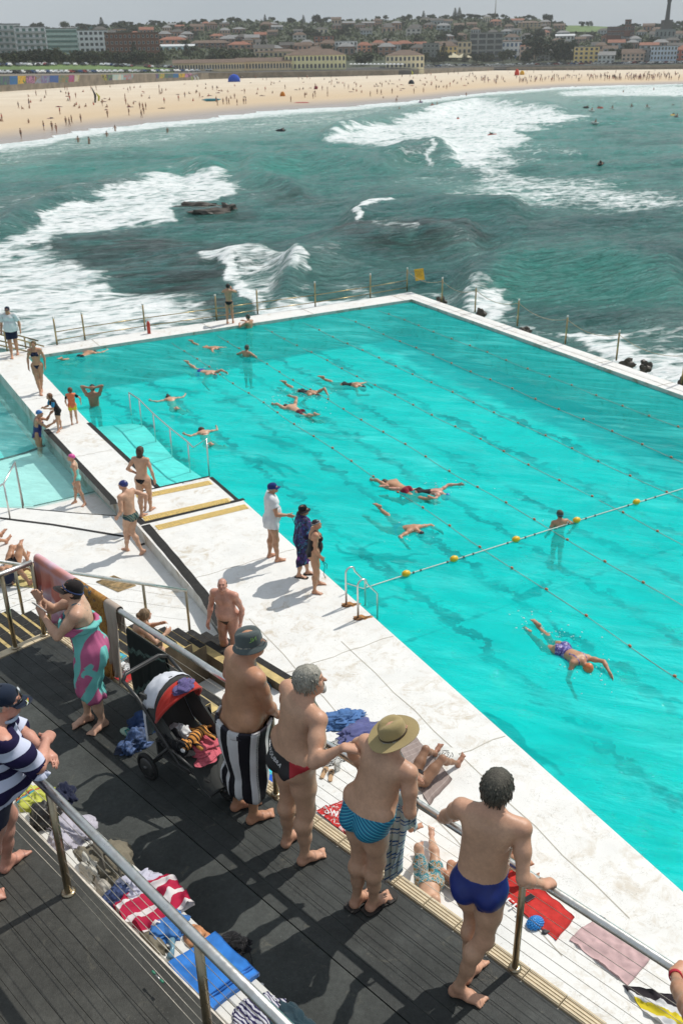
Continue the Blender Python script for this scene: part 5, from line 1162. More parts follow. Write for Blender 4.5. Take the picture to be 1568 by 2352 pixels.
        f.ell(Hd(0, .034, -.050), np.array([.019, .016, .014])*hs, Rh, .018*H, FACE)
        if w > 1.1: f.ell(Hd(0, .012, -.052), np.array([.032, .03, .02])*hs, Rh, .02*H, NECK)
        f.cap(Hd(0, .050, .002), Hd(0, .0625, -.019), .0045*hs, .0078*hs, .008*H, FACE); f.cap(Hd(-.019, .045, .010), Hd(.019, .045, .010), .007*hs, .007*hs, .01*H, FACE)
        f.ell(Hd(0, .049, -.034), np.array([.014, .007, .0055])*hs, Rh, .005*H, LIP)
        for sd in (-1, 1):
            f.ell(Hd(sd*.0435, -.002, -.010), np.array([.005, .011, .0175])*hs, Rh@rotz(R(sd*22)), .004*H, FACE); f.ell(Hd(sd*.017, .052, -.001), np.array([.0085, .008, .0055])*hs, Rh, .006*H, FACE, sub=True); f.ell(Hd(sd*.023, .034, -.020), np.array([.013, .012, .012])*hs, Rh, .012*H, FACE)
        s.kn = []; lw = (.5+.5*w)*(1+.06*fem)
        for i, sd in enumerate((-1, 1)):
            hp = P(sd*.052*hipw, 0, -.018); a, bt = ft[i]; d = nv(bt-a); hint = (np.array(knees[i]) if knees is not None else nv(d+np.array([sd*.08, .6, 0])))
            K, A = ik(hp, an[i], .245*H, .25*H, hint); s.kn.append(K)
            f.cap(hp, hp+(K-hp)*.5, .055*lw*H, .048*lw*H, .02*H, THIGH, g=0); f.cap(hp+(K-hp)*.5, K, .047*lw*H, .034*lw*H, .02*H, THIGH)
            f.ell(K+nv(hint)*.006*H, np.array([.030, .030, .034])*lw*H, None, .02*H, SHIN)
            back = -nv(hint-(nv(A-K)*(hint@nv(A-K)))); m = K+(A-K)*.30+back*.012*H
            f.cap(K, m, .031*lw*H, .0355*lw*H, .02*H, SHIN); f.cap(m, K+(A-K)*.62+back*.004*H, .034*lw*H, .025*lw*H, .02*H, SHIN); f.cap(K+(A-K)*.6, A, .025*lw*H, .0185*H, .02*H, SHIN)
            up = np.array([0, 0, 1.]); 
            if lie is not None and knees is not None: up = nv(K-A)
            if abs(d@up) > .9: up = nv(hint)
            up = nv(up-d*(up@d)); lat = np.cross(d, up); FL = .150*H; hl = A-up*.030*H-d*.016*H
            f.cap(A, hl, .020*H, .021*H, .012*H, FOOT); mid = hl+d*.060*H+up*.004*H; ball = hl+d*.100*H-up*.006*H
            f.cap(A+d*.006*H, mid, .019*H, .0165*H, .014*H, FOOT); f.cap(mid, ball, .017*H, .0115*H, .014*H, FOOT, lat, 1.75); f.cap(hl, ball, .017*H, .010*H, .012*H, FOOT, lat, 1.3)
            mn_ = max(.0058*H, .62*h)
            for j in range(5):
                inn = -sd*lat*(1 if True else 1); o_ = (j-2)*.0105*H; bp = ball+lat*sd*o_*1.0+d*(-.002*H); tl = (.026-.0035*j)*H; rr_ = max((.0085 if j == 0 else .0062)*H, mn_)
                f.cap(bp, bp+d*tl-up*.0035*H+lat*sd*o_*.15, rr_, rr_*.92, .004*H, FOOT)
        s.ft = ft
        s.wr = []; s.el = []; arms = arms or [None, None]; aw = armfat*(.55+.45*w)*(1-.12*fem)
        for i, sd in enumerate((-1, 1)):
            S = s.sh[i]; spec = arms[i] or {}
            tg = spec.get('t', (sd*.035, .02, -.31)); tg = toL(tg[1]) if tg[0] == 'w' else S+np.array(tg, float)*H
            hint = np.array(spec.get('e', (sd*.5, -1, 0)), float); E, W_ = ik(S, tg, .172*H, .150*H, hint); s.el.append(E); s.wr.append(W_); g = 1+i
            f.cap(S, S+(E-S)*.45, .0315*aw*H, .0295*aw*H, .02*H, UARM, g=g); f.cap(S+(E-S)*.45, E, .0285*aw*H, .0225*aw*H, .02*H, UARM, g=g); m = E+(W_-E)*.28
            f.cap(E, m, .0225*aw*H, .0255*aw*H, .015*H, FARM, g=g); f.cap(m, E+(W_-E)*.97, .0245*aw*H, .0150*H, .015*H, FARM, g=g)
            fd = nv(np.array(spec['d'], float)) if 'd' in spec else nv(W_-E); pn = np.array(spec.get('n', (-sd, .25, -.1)), float); pn = nv(pn-fd*(pn@fd)); lt = np.cross(fd, pn)*sd; cu = spec.get('c', .35)
            p0 = W_+fd*.012*H; p1 = W_+fd*.052*H; f.cap(W_, p1, .0145*H, .0135*H, .008*H, HAND, lt, 1.75, g=g); rr_ = max(.0052*H, .62*h)
            for j in range(4):
                o_ = (1.5-j)*.0105*H; bp = p1+lt*o_+fd*(.004-.003*abs(j-1))*H; ln = (.019, .021, .020, .016)[j]*H; d1 = fd; q = bp
                for sg in range(3):
                    an_ = cu*(1.0 if sg == 0 else 1.25); d1 = nv(d1*math.cos(an_)+pn*math.sin(an_)) if True else d1; q2 = q+d1*ln*(1, .72, .6)[sg]; f.cap(q, q2, rr_*(1-.08*sg), rr_*(.95-.08*sg), .0022*H, HAND, g=g); q = q2; pn2 = pn
            tb = W_+fd*.018*H+lt*.016*H; d1 = nv(fd*.6+lt*.75+pn*.35); q = tb+d1*.026*H; f.cap(tb, q, rr_*1.45, rr_*1.2, .006*H, HAND, g=g); f.cap(q, q+nv(fd*.85+lt*.25+pn*.35)*.022*H, rr_*1.15, rr_, .003*H, HAND, g=g)
        s.w = w; s.fem = fem; s.kids = []
    def world(s, p): return Vector(s.Rw@np.array(p, float))+s.root
    def make(s, label, skin='fair', group=None, cut=None):
        r_ = empty('person', s.root, s.rz, label, 'person', group); s.o = r_
        V, F, rg = s.fld.mesh(s.h, smooth=1); s.V, s.F, s.rg = V, F, rg; s.N = vnorm(V, F)
        me = mesh('body', V, F, SKIN[skin], True); fl_ = np.zeros(len(V))
        for rr_, v in ((FACE, .55), (HAND, .45), (FOOT, .45), (SHO, .35), (UARM, .2), (FARM, .28), (NECK, .4), (HEAD, .3)): fl_[rg == rr_] = v
        for kk in s.kn: fl_ = np.maximum(fl_, .5*np.exp(-(np.linalg.norm(V-kk, axis=1)/(.035*s.H))**2))
        for kk in s.el: fl_ = np.maximum(fl_, .6*np.exp(-(np.linalg.norm(V-kk, axis=1)/(.025*s.H))**2))
        E = F; 
        for _ in range(6): fl_ = np.bincount(E.ravel(), np.repeat(fl_[E].mean(1), 4), len(V))/np.maximum(np.bincount(E.ravel(), minlength=len(V)), 1)
        a_ = me.attributes.new('flush', 'FLOAT', 'POINT'); a_.data.foreach_set('value', fl_.astype(np.float32)); a_ = me.attributes.new('lip', 'FLOAT', 'POINT'); a_.data.foreach_set('value', (rg == LIP).astype(np.float32)*.6)
        link('body', me, r_)
        if s.h < .011:
            for sd in (-1, 1):
                m = MB(); m.lathe([(.001, -.0075), (.006, -.005), (.0078, 0), (.006, .005), (.001, .0075)], n=10); Mx = Matrix(s.Rh.tolist()).to_4x4(); Mx.translation = Vector(s.Hd(sd*.0172, .0415, -.001)); o = m.build('eye', simple('eye_dark', (.05, .035, .03), .2), r_); o.matrix_local = Mx; o.scale = (s.hs/1.1,)*3
                m = MB(); m.tube([s.Hd(sd*.010, .0515, .0105), s.Hd(sd*.018, .0505, .0125), s.Hd(sd*.026, .044, .010)], [.0022*s.hs]*3, 5); m.build('eyebrow', simple('brow', (.12, .10, .08), .9), r_)
        return s
    def ucoord(s): return ((s.V-s.C)@s.Rp)/s.H
    def tcoord(s): return ((s.V-s.C)@s.Rt)/s.H
    def hcoord(s): return ((s.V-s.hc)@s.Rh)/s.hs
    def shell(s, name, mask, mat_, off=.004, uv=None, lift=None):
        """clothing: the masked part of the skin, lifted a few millimetres, its rim turned in to the skin"""
        fm = mask[s.F].all(1); F = s.F[fm]
        if not len(F): return None
        used = np.unique(F); mp_ = np.full(len(s.V), -1); mp_[used] = np.arange(len(used)); F2 = mp_[F]
        E = np.sort(np.concatenate([F2[:, [0, 1]], F2[:, [1, 2]], F2[:, [2, 3]], F2[:, [3, 0]]]), 1); u_, cnt = np.unique(E, axis=0, return_counts=True); bd = np.zeros(len(used), bool); bd[np.unique(u_[cnt == 1])] = True
        o_ = np.where(bd, -.002, off)
        if lift is not None: o_ = o_+lift[used]*(~bd)
        V2 = s.V[used]+s.N[used]*o_[:, None]
        nb_ = V2.copy(); be = u_[cnt == 1]; S = np.zeros_like(V2); c = np.zeros(len(V2))
        for _ in range(4):
            S[:] = 0; c[:] = 0
            for a, b in ((0, 1), (1, 0)):
                for q in range(3): S[:, q] += np.bincount(be[:, a], V2[be[:, b], q], len(V2))
                c += np.bincount(be[:, a], minlength=len(V2))
            V2[bd] = .5*V2[bd]+.5*(S[bd]/np.maximum(c[bd], 1)[:, None])
        me = mesh(name, V2, F2, mat_, True)
        if uv is not None: a_ = me.attributes.new('uvc', 'FLOAT_VECTOR', 'POINT'); a_.data.foreach_set('vector', uv[used].astype(np.float32).ravel())
        o = link(name, me, s.o); s.cl = (V2, F2); return o
    def briefs(s, mat_, top=.035, cut=1.0, low=-.098, name='swim_briefs', tiltf=0.0, off=.004, uv=True):
        u = s.ucoord(); ok = np.isin(s.rg, [PELV, TORSO, THIGH]); m = ok & (u[:, 2] < top-tiltf*np.maximum(u[:, 1], 0)+.15*np.abs(u[:, 0])*0) & (u[:, 2] > low+cut*np.maximum(np.abs(u[:, 0])-.012, 0)+.25*np.maximum(u[:, 1], 0))
        return s.shell(name, m, mat_, off, uv=np.stack([np.arctan2(u[:, 0], -u[:, 1]), u[:, 2], u[:, 1]], 1) if uv else None)
    def bikini_top(s, mat_, z=.190, hgt=.016, straps=True):
        t = s.tcoord(); ok = np.isin(s.rg, [TORSO, SHO, NECK, PELV]); cup = (t[:, 1] > .03) & (np.abs(np.abs(t[:, 0])-.042) < .032) & (np.abs(t[:, 2]-.205) < .030)
        m = ok & ((np.abs(t[:, 2]-z) < hgt/2) | cup)
        if straps: m |= ok & (np.abs(np.abs(t[:, 0])-.045) < .007) & (t[:, 2] > z) 
        return s.shell('bikini_top', m, mat_)
    def swimsuit(s, mat_, cut=1.0, name='swimsuit', back=.17, strap=.012):
        u = s.ucoord(); t = s.tcoord(); ok = np.isin(s.rg, [PELV, TORSO, THIGH, SHO, NECK]); bod = ok & (u[:, 2] > -.098+cut*np.maximum(np.abs(u[:, 0])-.012, 0)) & (t[:, 2] < np.where(t[:, 1] > 0, .235, back)) & (np.abs(t[:, 0]) < .115)
        st_ = ok & (np.abs(np.abs(t[:, 0])-.055) < strap) & (t[:, 2] > .15); return s.shell(name, bod | st_, mat_)
    def hair(s, mat_, length=0.0, top=.010, name='hair', bald=False, fringe=.0, seed=1, rough=.006, back=0, low=-.03, hat=False, locks=0):
        hs = s.hs; f = Field(); Hd = s.Hd; Rh = s.Rh
        f.ell(Hd(0, -.008, .014), np.array([.0425+top, .053+top, .047+top])*hs, Rh, .01*hs)
        f.ell(Hd(0, -.020, -.012), np.array([.041+top*.8, .040+top, .036])*hs, Rh, .02*hs)
        if length > 0:
            f.cap(Hd(0, -.038, 0), Hd(0, -.048, -.05-length*.5), .034*hs, .03*hs, .02*hs, lat=s.Rh[:, 0], sl=1.3); f.cap(Hd(0, -.048, -.05-length*.5), Hd(0, -.052, -.05-length), .03*hs, .012*hs, .02*hs, lat=s.Rh[:, 0], sl=1.4)
        if back: f.ell(Hd(0, -.060-back, .022), np.array([.026, .026, .026])*hs, Rh, .008*hs)
        r_ = np.random.RandomState(seed); ph = r_.rand(9)*6
        def ex(D, X, Y, Z):
            x = (X-s.hc[0])*Rh[0, 0]+(Y-s.hc[1])*Rh[1, 0]+(Z-s.hc[2])*Rh[2, 0]; y = (X-s.hc[0])*Rh[0, 1]+(Y-s.hc[1])*Rh[1, 1]+(Z-s.hc[2])*Rh[2, 1]; z = (X-s.hc[0])*Rh[0, 2]+(Y-s.hc[1])*Rh[1, 2]+(Z-s.hc[2])*Rh[2, 2]
            x, y, z = x/hs, y/hs, z/hs; a = np.arctan2(x, -y+.0)
            D = D+rough*hs*(.5*np.sin(a*7+ph[0]+z*30)+.5*np.sin(a*15+ph[1]-z*60+x*60)+.5*np.sin(a*29+ph[2]+z*25+x*40)+.4*np.sin(a*47+z*20))*.40
            fx = np.sqrt((x/.050)**2+((y-.052)/.046)**2+((z+.034-fringe)/.058)**2)-1; D = np.maximum(D, -fx*.04*hs)
            if length == 0: D = np.maximum(D, (low-z-.25*np.maximum(-y, 0)*0)*hs)
            if hat: D = np.maximum(D, (z-.004)*hs)
            if bald: D = np.maximum(D, (z-.020-.25*(-y))*hs*.8)
            return D
        V, F, _ = f.mesh(max(.0065, s.h*.8), ex, 1); me = mesh(name, V, F, mat_, True); o = link(name, me, s.o)
        if locks:
            m = MB(); q = random.Random(seed)
            for i in range(locks):
                a = q.uniform(-2.5, 2.5); z0 = q.uniform(-.03, .055); k = math.sqrt(max(.05, 1-((z0-.014)/.058)**2)); p0 = np.array([math.sin(a)*(.0425+top)*k, -math.cos(a)*(.053+top)*k-.008, z0])
                if p0[1] > .03 and z0 < .02: continue
                out = nv(p0*[1, 1, .5]); L_ = q.uniform(.018, .034); sw = q.uniform(-.3, .3); tn = np.array([math.cos(a), math.sin(a), 0])*sw
                P = [p0*.97, p0+(np.array([0, 0, -.5])+tn)*L_*.6+out*.003, p0+(np.array([0, 0, -1.])+tn*1.6)*L_+out*(.002 if z0 > 0 else .006)]
                m.tube([s.Hd(*c) for c in P], [.0045*hs, .0038*hs, .0008*hs], 5)
            m.build('lock', mat_, o)['kind'] = 'stuff'
        return o
    def headmesh(s, name, m, mats, tilt=0, yaw=0, off=(0, 0, 0)):
        Mx = Matrix((s.Rh@rotz(R(-yaw))@rotx(R(-tilt))).tolist()).to_4x4(); Mx.translation = Vector(s.Hd(*off)); o = m.build(name, mats, s.o); o.matrix_local = Mx; k = s.hs; o.scale = (k, k, k); return o
    def cap_hat(s, mat_, mb=None, tilt=0, brim=.052, back=False, name='cap'):
        m = MB(); n = 20; V = []
        prof = [(.0500, -.004), (.0505, .012), (.049, .030), (.043, .045), (.031, .056), (.015, .062), (.003, .0635)]
        m.lathe(prof, c=(0, -.006, 0), n=n, sx=.93, sy=1.15); m.lathe([(.004, .062), (.004, .066), (.001, .067)], c=(0, -.006, 0), n=6)
        V = []; a0 = R(-68); k = 12; y0 = -.006
        for lay in (0, 1):
            for j in range(5):
                for i in range(k+1):
                    a = a0+i*(-2*a0)/k; rr_ = j/4; x = math.sin(a)*.0468; y = y0+math.cos(a)*.0575; ex = brim*rr_*(math.cos(a)**.6 if math.cos(a) > 0 else 0)
                    V.append((x*(1+.05*rr_), y+ex, .0-.010*rr_*rr_-.006*(x/.045)**2*rr_-.002*lay))
        w_ = k+1; F = []
        for lay in (0, 1):
            b = lay*5*w_
            for j in range(4):
                for i in range(k): q = (b+j*w_+i, b+j*w_+i+1, b+(j+1)*w_+i+1, b+(j+1)*w_+i); F.append(q if lay == 0 else q[::-1])
        for i in range(k): F.append((4*w_+i, 4*w_+i+1, 5*w_+4*w_+i+1, 5*w_+4*w_+i)[::-1])
        m.add(V, F, 1, True); return s.headmesh(name, m, [mat_, mb or mat_], tilt, 180 if back else 0)
    def brim_hat(s, mat_, band, brim=.055, crown=.062, droop=.3, tilt=0, name='hat', dent=True, wid=1.0, bandh=.012):
        m = MB(); n = 28; V = []; prof = [(.0475, -.002), (.0470, crown*.35), (.0445, crown*.75), (.038, crown*.98), (.022, crown*1.06), (.002, crown*1.06)]
        rows = []
        for r_, z in prof: rows.append([(r_*wid*math.sin(a)*.95, r_*wid*math.cos(a)*1.18-.006, z-(.012*math.exp(-((r_*math.sin(a))/.012)**2)*(1 if z > crown*.9 and dent else 0))) for a in np.linspace(0, 2*math.pi, n, endpoint=False)])
        br = []
        for j in range(6):
            t_ = j/5; rr_ = .0475+brim*t_
            br.append([(rr_*wid*math.sin(a)*.97, rr_*wid*math.cos(a)*1.10-.006, -.002-brim*droop*t_**1.3+.30*brim*t_*t_*(abs(math.sin(a))**3)*(1-droop)) for a in np.linspace(0, 2*math.pi, n, endpoint=False)])
        def grid(rs, flip, mi=0, dz=0):
            V = [(x, y, z+dz) for r_ in rs for x, y, z in r_]; F = [(i*n+k, i*n+(k+1) % n, (i+1)*n+(k+1) % n, (i+1)*n+k) for i in range(len(rs)-1) for k in range(n)]
            m.add(V, [f_[::-1] for f_ in F] if flip else F, mi, True)
        grid(rows, True); grid(br, False); grid(br, True, 0, -.0025); grid([br[-1], [(x, y, z-.0025) for x, y, z in br[-1]]], False)
        if band is not None: m.lathe([(.0486*wid, .0), (.0488*wid, bandh)], c=(0, -.006, 0), n=n, m=1, sx=.95, sy=1.18)
        return s.headmesh(name, m, [mat_, band or mat_], tilt)
    def swimcap(s, mat_, low=.0, name='swim_cap'):
        t = s.hcoord(); m = (np.isin(s.rg, [HEAD, FACE])) & (t[:, 2] > low+.20*np.maximum(t[:, 1]+.02, -.05)) ; return s.shell(name, m, mat_, .006)
    def band(s, name, mat_, z=.0, w=.006, tilt=0, r=1.0):
        m = MB(); m.tube([(.0455*r*math.sin(a), .0565*r*math.cos(a)-.006, z) for a in np.linspace(0, 2*math.pi, 24, endpoint=False)], w/2, 6, closed=True); return s.headmesh(name, m, mat_, tilt)
    def goggles(s, mat_, z=-.001, up=0):
        m = MB()
        for sd in (-1, 1): m.lathe([(.002, .004), (.009, .003), (.011, -.003)], c=(sd*.017, .054, z+up), n=10, M=Matrix.Rotation(R(-90), 4, 'X')@Matrix.Scale(1, 4)); 
        m.tube([(-.008, .058, z+up), (.008, .058, z+up)], .002, 5); m.tube([(.0445*math.sin(a), .056*math.cos(a)-.004, z+up) for a in np.linspace(R(25), R(335), 20)], .0025, 5); return s.headmesh('goggles', m, mat_)
def textmesh(txt, size=1.0, depth=.0):
    cu = bpy.data.curves.new('lettering', 'FONT'); cu.body = txt; cu.size = size; cu.extrude = depth; cu.align_x = 'CENTER'; cu.align_y = 'CENTER'; cu.resolution_u = 2
    o = bpy.data.objects.new('lettering', cu); me = bpy.data.meshes.new_from_object(o); V = [tuple(v.co) for v in me.vertices]; F = [tuple(p.vertices) for p in me.polygons]; bpy.data.objects.remove(o); bpy.data.meshes.remove(me); return V, F
def stick(s, name, V, F, org, xax, yax, mat_, lift=.003, target=None):
    """lettering or patch pressed onto a garment: points are laid out on the plane org+x*xax+y*yax and pushed along the normal to the cloth"""
    from mathutils.bvhtree import BVHTree
    TV, TF = target if target is not None else s.cl; bv = BVHTree.FromPolygons([tuple(v) for v in TV], [tuple(int(i) for i in f) for f in TF])
    nrm = np.cross(xax, yax); out = []
    for v in V:
        p = np.array(org)+v[0]*np.array(xax)+v[1]*np.array(yax); hit = bv.ray_cast(Vector(p+nv(nrm)*.25), Vector(-nv(nrm)))
        q = np.array(hit[0]) if hit[0] is not None else np.array(bv.find_nearest(Vector(p))[0]); out.append(q+nv(nrm)*lift)
    return link(name, mesh(name, out, F, mat_), s.o)
RZ = 4.955                                                                     # height of the terrace rail's axis
def rail_line(name, posts, top, zb, label, wires=6, r=.029, rp=.024, pm=None, tops=None, wr=.0022, cat='railing', wz=(.10, .84), extra=None):
    """posts: base points; top: height of rail axis above each base"""
    P = [Vector(p) for p in posts]; root = empty(name, P[0], 0, label, cat)
    line = extra or [p+Vector((0, 0, top)) for p in P]
    m = MB(); m.tube(line, r, 14); m.build('top_rail', M_STEEL, root, True)
    for p in P:
        m = MB(); m.tube([p, p+Vector((0, 0, top-.01))], rp, 12); q = m.build('post', pm or M_STEELP, root, True)
        m = MB(); m.lathe([(rp*1.9, 0), (rp*1.9, .012), (rp*1.2, .02)], c=p, n=14); o = m.build('base_plate', M_STEELP, q); 
        I = inv(root).inverted()
        for v in o.data.vertices: v.co = I@v.co
    for k in range(wires):
        z = top*(wz[0]+(wz[1]-wz[0])*k/max(1, wires-1)); m = MB()
        for a, b in zip(line[:-1], line[1:]): m.tube([a-Vector((0, 0, top-z)), (a+b)/2-Vector((0, 0, top-z+.004)), b-Vector((0, 0, top-z))], wr, 5)
        m.build('wire', M_WIRE, root, True)
    return root
rail_line('terrace_railing', [dk(d, 4.05, ZM) for d in (8.68, 7.43, 4.91, 2.40, -.1, -2.6)], RZ-ZM, ZM, 'long steel rail the men lean on, with towels over its left end', 7)
rail_line('end_railing', [dk(8.68, 3.95, ZM), dk(8.68, 3.60, ZM), dk(8.68, 2.35, ZM)], RZ-ZM, ZM, 'short steel rail closing the left end of the middle deck', 6)
rail_line('near_railing', [dk(8.2, 2.06, ZL), dk(6.55, 2.06, ZL), dk(4.88, 2.06, ZL), dk(3.2, 2.02, ZL), dk(1.5, 2.0, ZL)], .955, ZL, 'thick steel rail in the lower left corner with wires and two posts', 7, r=.033, rp=.028)
sp = [(e, .17*((8.87-e)/.29)) for e in (8.3, 7.45, 5.3, 3.6)]
rail_line('stair_railing', [dk(12.25, e, z) for e, z in sp], .95, 0, 'steel handrail going up along the far side of the striped stairs', 4)
for d_ in (3.78, 2.75):
    m = MB(); p = dk(d_, 2.06, ZL+.10); dv = Vector((DD[0], DD[1], 0))
    m.tube([p-dv*.06, p-dv*.03], .008, 8, 0); m.tube([p-dv*.03, p+dv*.03], .004, 6, 1); m.tube([p+dv*.03, p+dv*.06], .008, 8, 0)
    tag(m.build('wire_turnbuckle', [simple('green_sleeve', (.04, .22, .13), .5), M_STEEL]), 'green sleeved turnbuckle on the low wire of the near rail, '+('upper one' if d_ > 3 else 'lower one'), 'fitting')
FP = [(132, 792), (196, 781), (334, 759), (498, 736), (592, 722), (724, 704), (850, 684), (934, 669)]
def far_rail():
    P = [Vector(at(x, y, 0)) for x, y in FP]; root = empty('rim_railing', P[0], 0, 'two bar rail with brassy posts along the far end of the pool', 'railing')
    for i, p in enumerate(P):
        m = MB(); m.tube([p, p+Vector((0, 0, 1.02))], .032, 10); m.lathe([(.01, -.035), (.036, -.02), (.042, .01), (.03, .04), (.008, .05)], c=p+Vector((0, 0, 1.04)), n=10, m=1); m.build('post', [M_STEELF, M_STEEL], root, True)
    for h in (.18, .50):
        m = MB()
        for a, b in zip(P[:-1], P[1:]): m.tube([a+Vector((0, 0, h)), b+Vector((0, 0, h))], .018, 8)
        m.build('bar', M_STEELF, root, True)
far_rail()
RP = [(1014, 694), (1090, 717), (1187, 749), (1297, 790), (1414, 828), (1564, 880)]
RPw = [Vector(at(x, y, 0)) for x, y in RP]
for i, p in enumerate(RPw):
    o_ = empty('chain_post', p, 0, ['rim post nearest the yellow sign, on the right side', 'second rim post right of the yellow sign', 'third rim post right of the yellow sign', 'fourth rim post right of the yellow sign, before open water', 'fifth rim post right of the yellow sign, against white foam', 'rim post at the right picture edge'][i], 'post', 'chain posts along the right rim')
    m = MB(); m.tube([(0, 0, 0), (0, 0, 1.02)], .032, 10); m.build('shaft', M_STEELF, o_); m = MB(); m.lathe([(.01, -.035), (.036, -.02), (.042, .01), (.03, .04), (.008, .05)], c=(0, 0, 1.04), n=10); m.build('knob', M_STEEL, o_)
ch = MB(); ends = [Vector(at(934, 669, 0))]+RPw+[RPw[-1]+Vector((2.2, -3.9, 0))]
for a, b in zip(ends[:-1], ends[1:]):
    n = 46
    for i in range(n):
        f0, f1 = i/n, (i+.8)/n; g = lambda f: a.lerp(b, f)+Vector((0, 0, .93-.42*4*f*(1-f)*.6)); ch.tube([g(f0), g(f1)], .011, 5)
c_ = ch.build('chain', M_STEELP); tag(c_, 'rusty chain sagging between the rim posts on the right', 'chain')
sg = Vector(at(934, 669, 0))+Vector((.55, -.12, 0)); o_ = empty('warning_sign', sg, R(-12), 'small yellow warning sign fixed beside the corner post of the rim', 'sign')
m = MB(); M_ = Matrix.Rotation(R(-9), 4, 'Y'); m.box((0, 0, .78), (.42, .02, .52), M=M_, bev=.004); m.build('board', simple('sign_yellow', (.75, .40, .02), .5, vary=.05), o_)
m = MB(); m.tube([(-.5, .05, .93), (0, .03, .9), (.2, .03, .85)], .01, 6); m.build('bracket', M_WIRE, o_)
for k, (tx, sz, zz) in enumerate([('DANGEROUS SURF', .055, .93), ('STRICTLY NO', .05, .86), ('ENTRY', .06, .79), ('BEYOND RAIL', .05, .72)]):
    V, F = textmesh(tx, sz); me = mesh('lettering', [((M_@Vector((v[0], 0, v[1])))+Vector(((zz-.78)*-.15, -.0135, zz))) for v in V], F, simple('sign_black', (.02, .02, .02), .6)); link('lettering', me, o_)
def ladder():
    root = empty('pool_ladder', at(800, 1392, 0), 0, 'stainless steel pool ladder with two arched grab rails and rusty feet', 'ladder'); tv = Vector((PV[0], PV[1], 0))
    for (x, y) in ((795, 1391), (822, 1421)):
        b = Vector(at(x, y, 0)); w_ = .44; h = .83; pts = [b]
        for k in range(9): a = math.pi*k/8; pts.append(b+tv*(w_*.23-math.cos(a)*w_*.23)+Vector((0, 0, h-.10+.11*math.sin(a))))
        pts.append(b+tv*w_+Vector((0, 0, h*.52))); pts.append(b+tv*w_+Vector((0, 0, -1.1))); m = MB(); m.tube(pts, .021, 10); m.build('grab_rail', M_STEEL, root, True)
        m = MB(); m.lathe([(.075, .0), (.075, .012), (.04, .03)], c=b, n=12, sx=1.3); m.build('foot_flange', simple('rusty_flange', (.20, .09, .03), .8, vary=.5, scale=30), root, True)
        s_ = MB(); V = [Vector((b.x+math.cos(a)*.17*(1+.35*math.sin(3*a+1))+tv.x*.08, b.y+math.sin(a)*.085*(1+.3*math.sin(5*a))+tv.y*.08, .0035)) for a in np.linspace(0, 6.28, 26, endpoint=False)]; s_.add(V, [tuple(range(26))]); s_.build('rust_stain', simple('rust_stain', (.40, .19, .06), .9, vary=.4, scale=15), root, True)
    a, b = Vector(at(795, 1391, 0))+tv*.46, Vector(at(822, 1421, 0))+tv*.46
    for z in (-.35, -.62, -.9): m = MB(); m.tube([a+Vector((0, 0, z)), b+Vector((0, 0, z))], .018, 8); m.build('rung', M_STEEL, root, True)
ladder()
def ramp_rail():
    B = [(302, 951), (325, 967), (357, 1001), (395, 1036), (436, 1070)]; P = [Vector(at(x, y, ZW)) for x, y in B]; root = empty('ramp_handrail', P[0], 0, 'steel handrail leading down the submerged ramp into the pool', 'railing')
    q = Vector(at(481, 1092, 0)); T = [p+Vector((0, 0, .70)) for p in P]; m = MB(); m.tube(T+[P[-1].lerp(q, .28)+Vector((0, 0, .60)), q+Vector((0, 0, 1.02)), q+Vector((0, 0, 0))], .021, 10); m.build('handrail', M_STEEL, root, True)
    for p in P: m = MB(); m.tube([p-Vector((0, 0, .5)), p+Vector((0, 0, .68))], .019, 8); m.build('post', M_STEEL, root, True)
ramp_rail()
P = [Vector(at(-6, 1200, -.3)), Vector(at(24, 1190, -.3)), Vector(at(54, 1169, -.35))]; root = empty('childrens_pool_handrail', P[0], 0, 'short bent steel handrail at the left edge by the children\'s pool', 'railing')
m = MB(); m.tube([P[0]+Vector((-.3, -.3, .75)), P[1]+Vector((0, 0, .93)), P[2]+Vector((0, 0, 1.28)), P[2]+Vector((.02, 0, .1))], .024, 10); m.build('handrail', M_STEEL, root, True)
for p, h in ((P[1], .92), (P[2], 1.2)): m = MB(); m.tube([p-Vector((0, 0, .1)), p+Vector((0, 0, h))], .022, 8); m.build('post', M_STEEL, root, True)
root = empty('iron_stairs', at(80, 790, -.2), 0, 'weathered timber stairs with brown rails going down to the rocks behind the guard', 'stairs')
a = pool(SF+.9, -.9, 0); dirv = Vector((PV[0]*-1, PV[1]*-1, 0)); up_ = Vector((-PU[0], -PU[1], 0))
for k in range(7): c = a+dirv*(.25+.3*k)+Vector((0, 0, -.18-.2*k)); m = MB(); m.box(c+Vector((PU[0]*.3, PU[1]*.3, 0)), (.28, 1.0, .05), rz=math.atan2(PV[1], PV[0])); m.build('step', simple('brown_timber', (.12, .08, .05), .8, vary=.3), root, True)
for off in (-.15, .75):
    o2 = Vector((PU[0]*off, PU[1]*off, 0)); m = MB(); m.tube([a+o2+Vector((0, 0, .10)), a+o2+dirv*2.0+Vector((0, 0, 1.0))], .028, 8); m.build('handrail', M_STEELF, root, True)
    m = MB(); m.tube([a+o2+Vector((0, 0, -.25)), a+o2+dirv*2.0+Vector((0, 0, .55))], .028, 8); m.build('handrail', M_STEELF, root, True)
    for f in (.5, 1.2, 1.9): m = MB(); m.tube([a+o2+dirv*f+Vector((0, 0, -.9)), a+o2+dirv*f+Vector((0, 0, .1+.45*f))], .03, 8); m.build('post', M_STEELF, root, True)
m = MB(); p = Vector(at(343, 766, 0)); m.lathe([(.07, 0), (.07, .42), (.05, .46), (.02, .5)], c=p, n=10); tag(m.build('red_bollard', simple('red_paint', (.45, .04, .02), .5)), 'short red cylinder standing on the far rim beside a rail post', 'bollard')
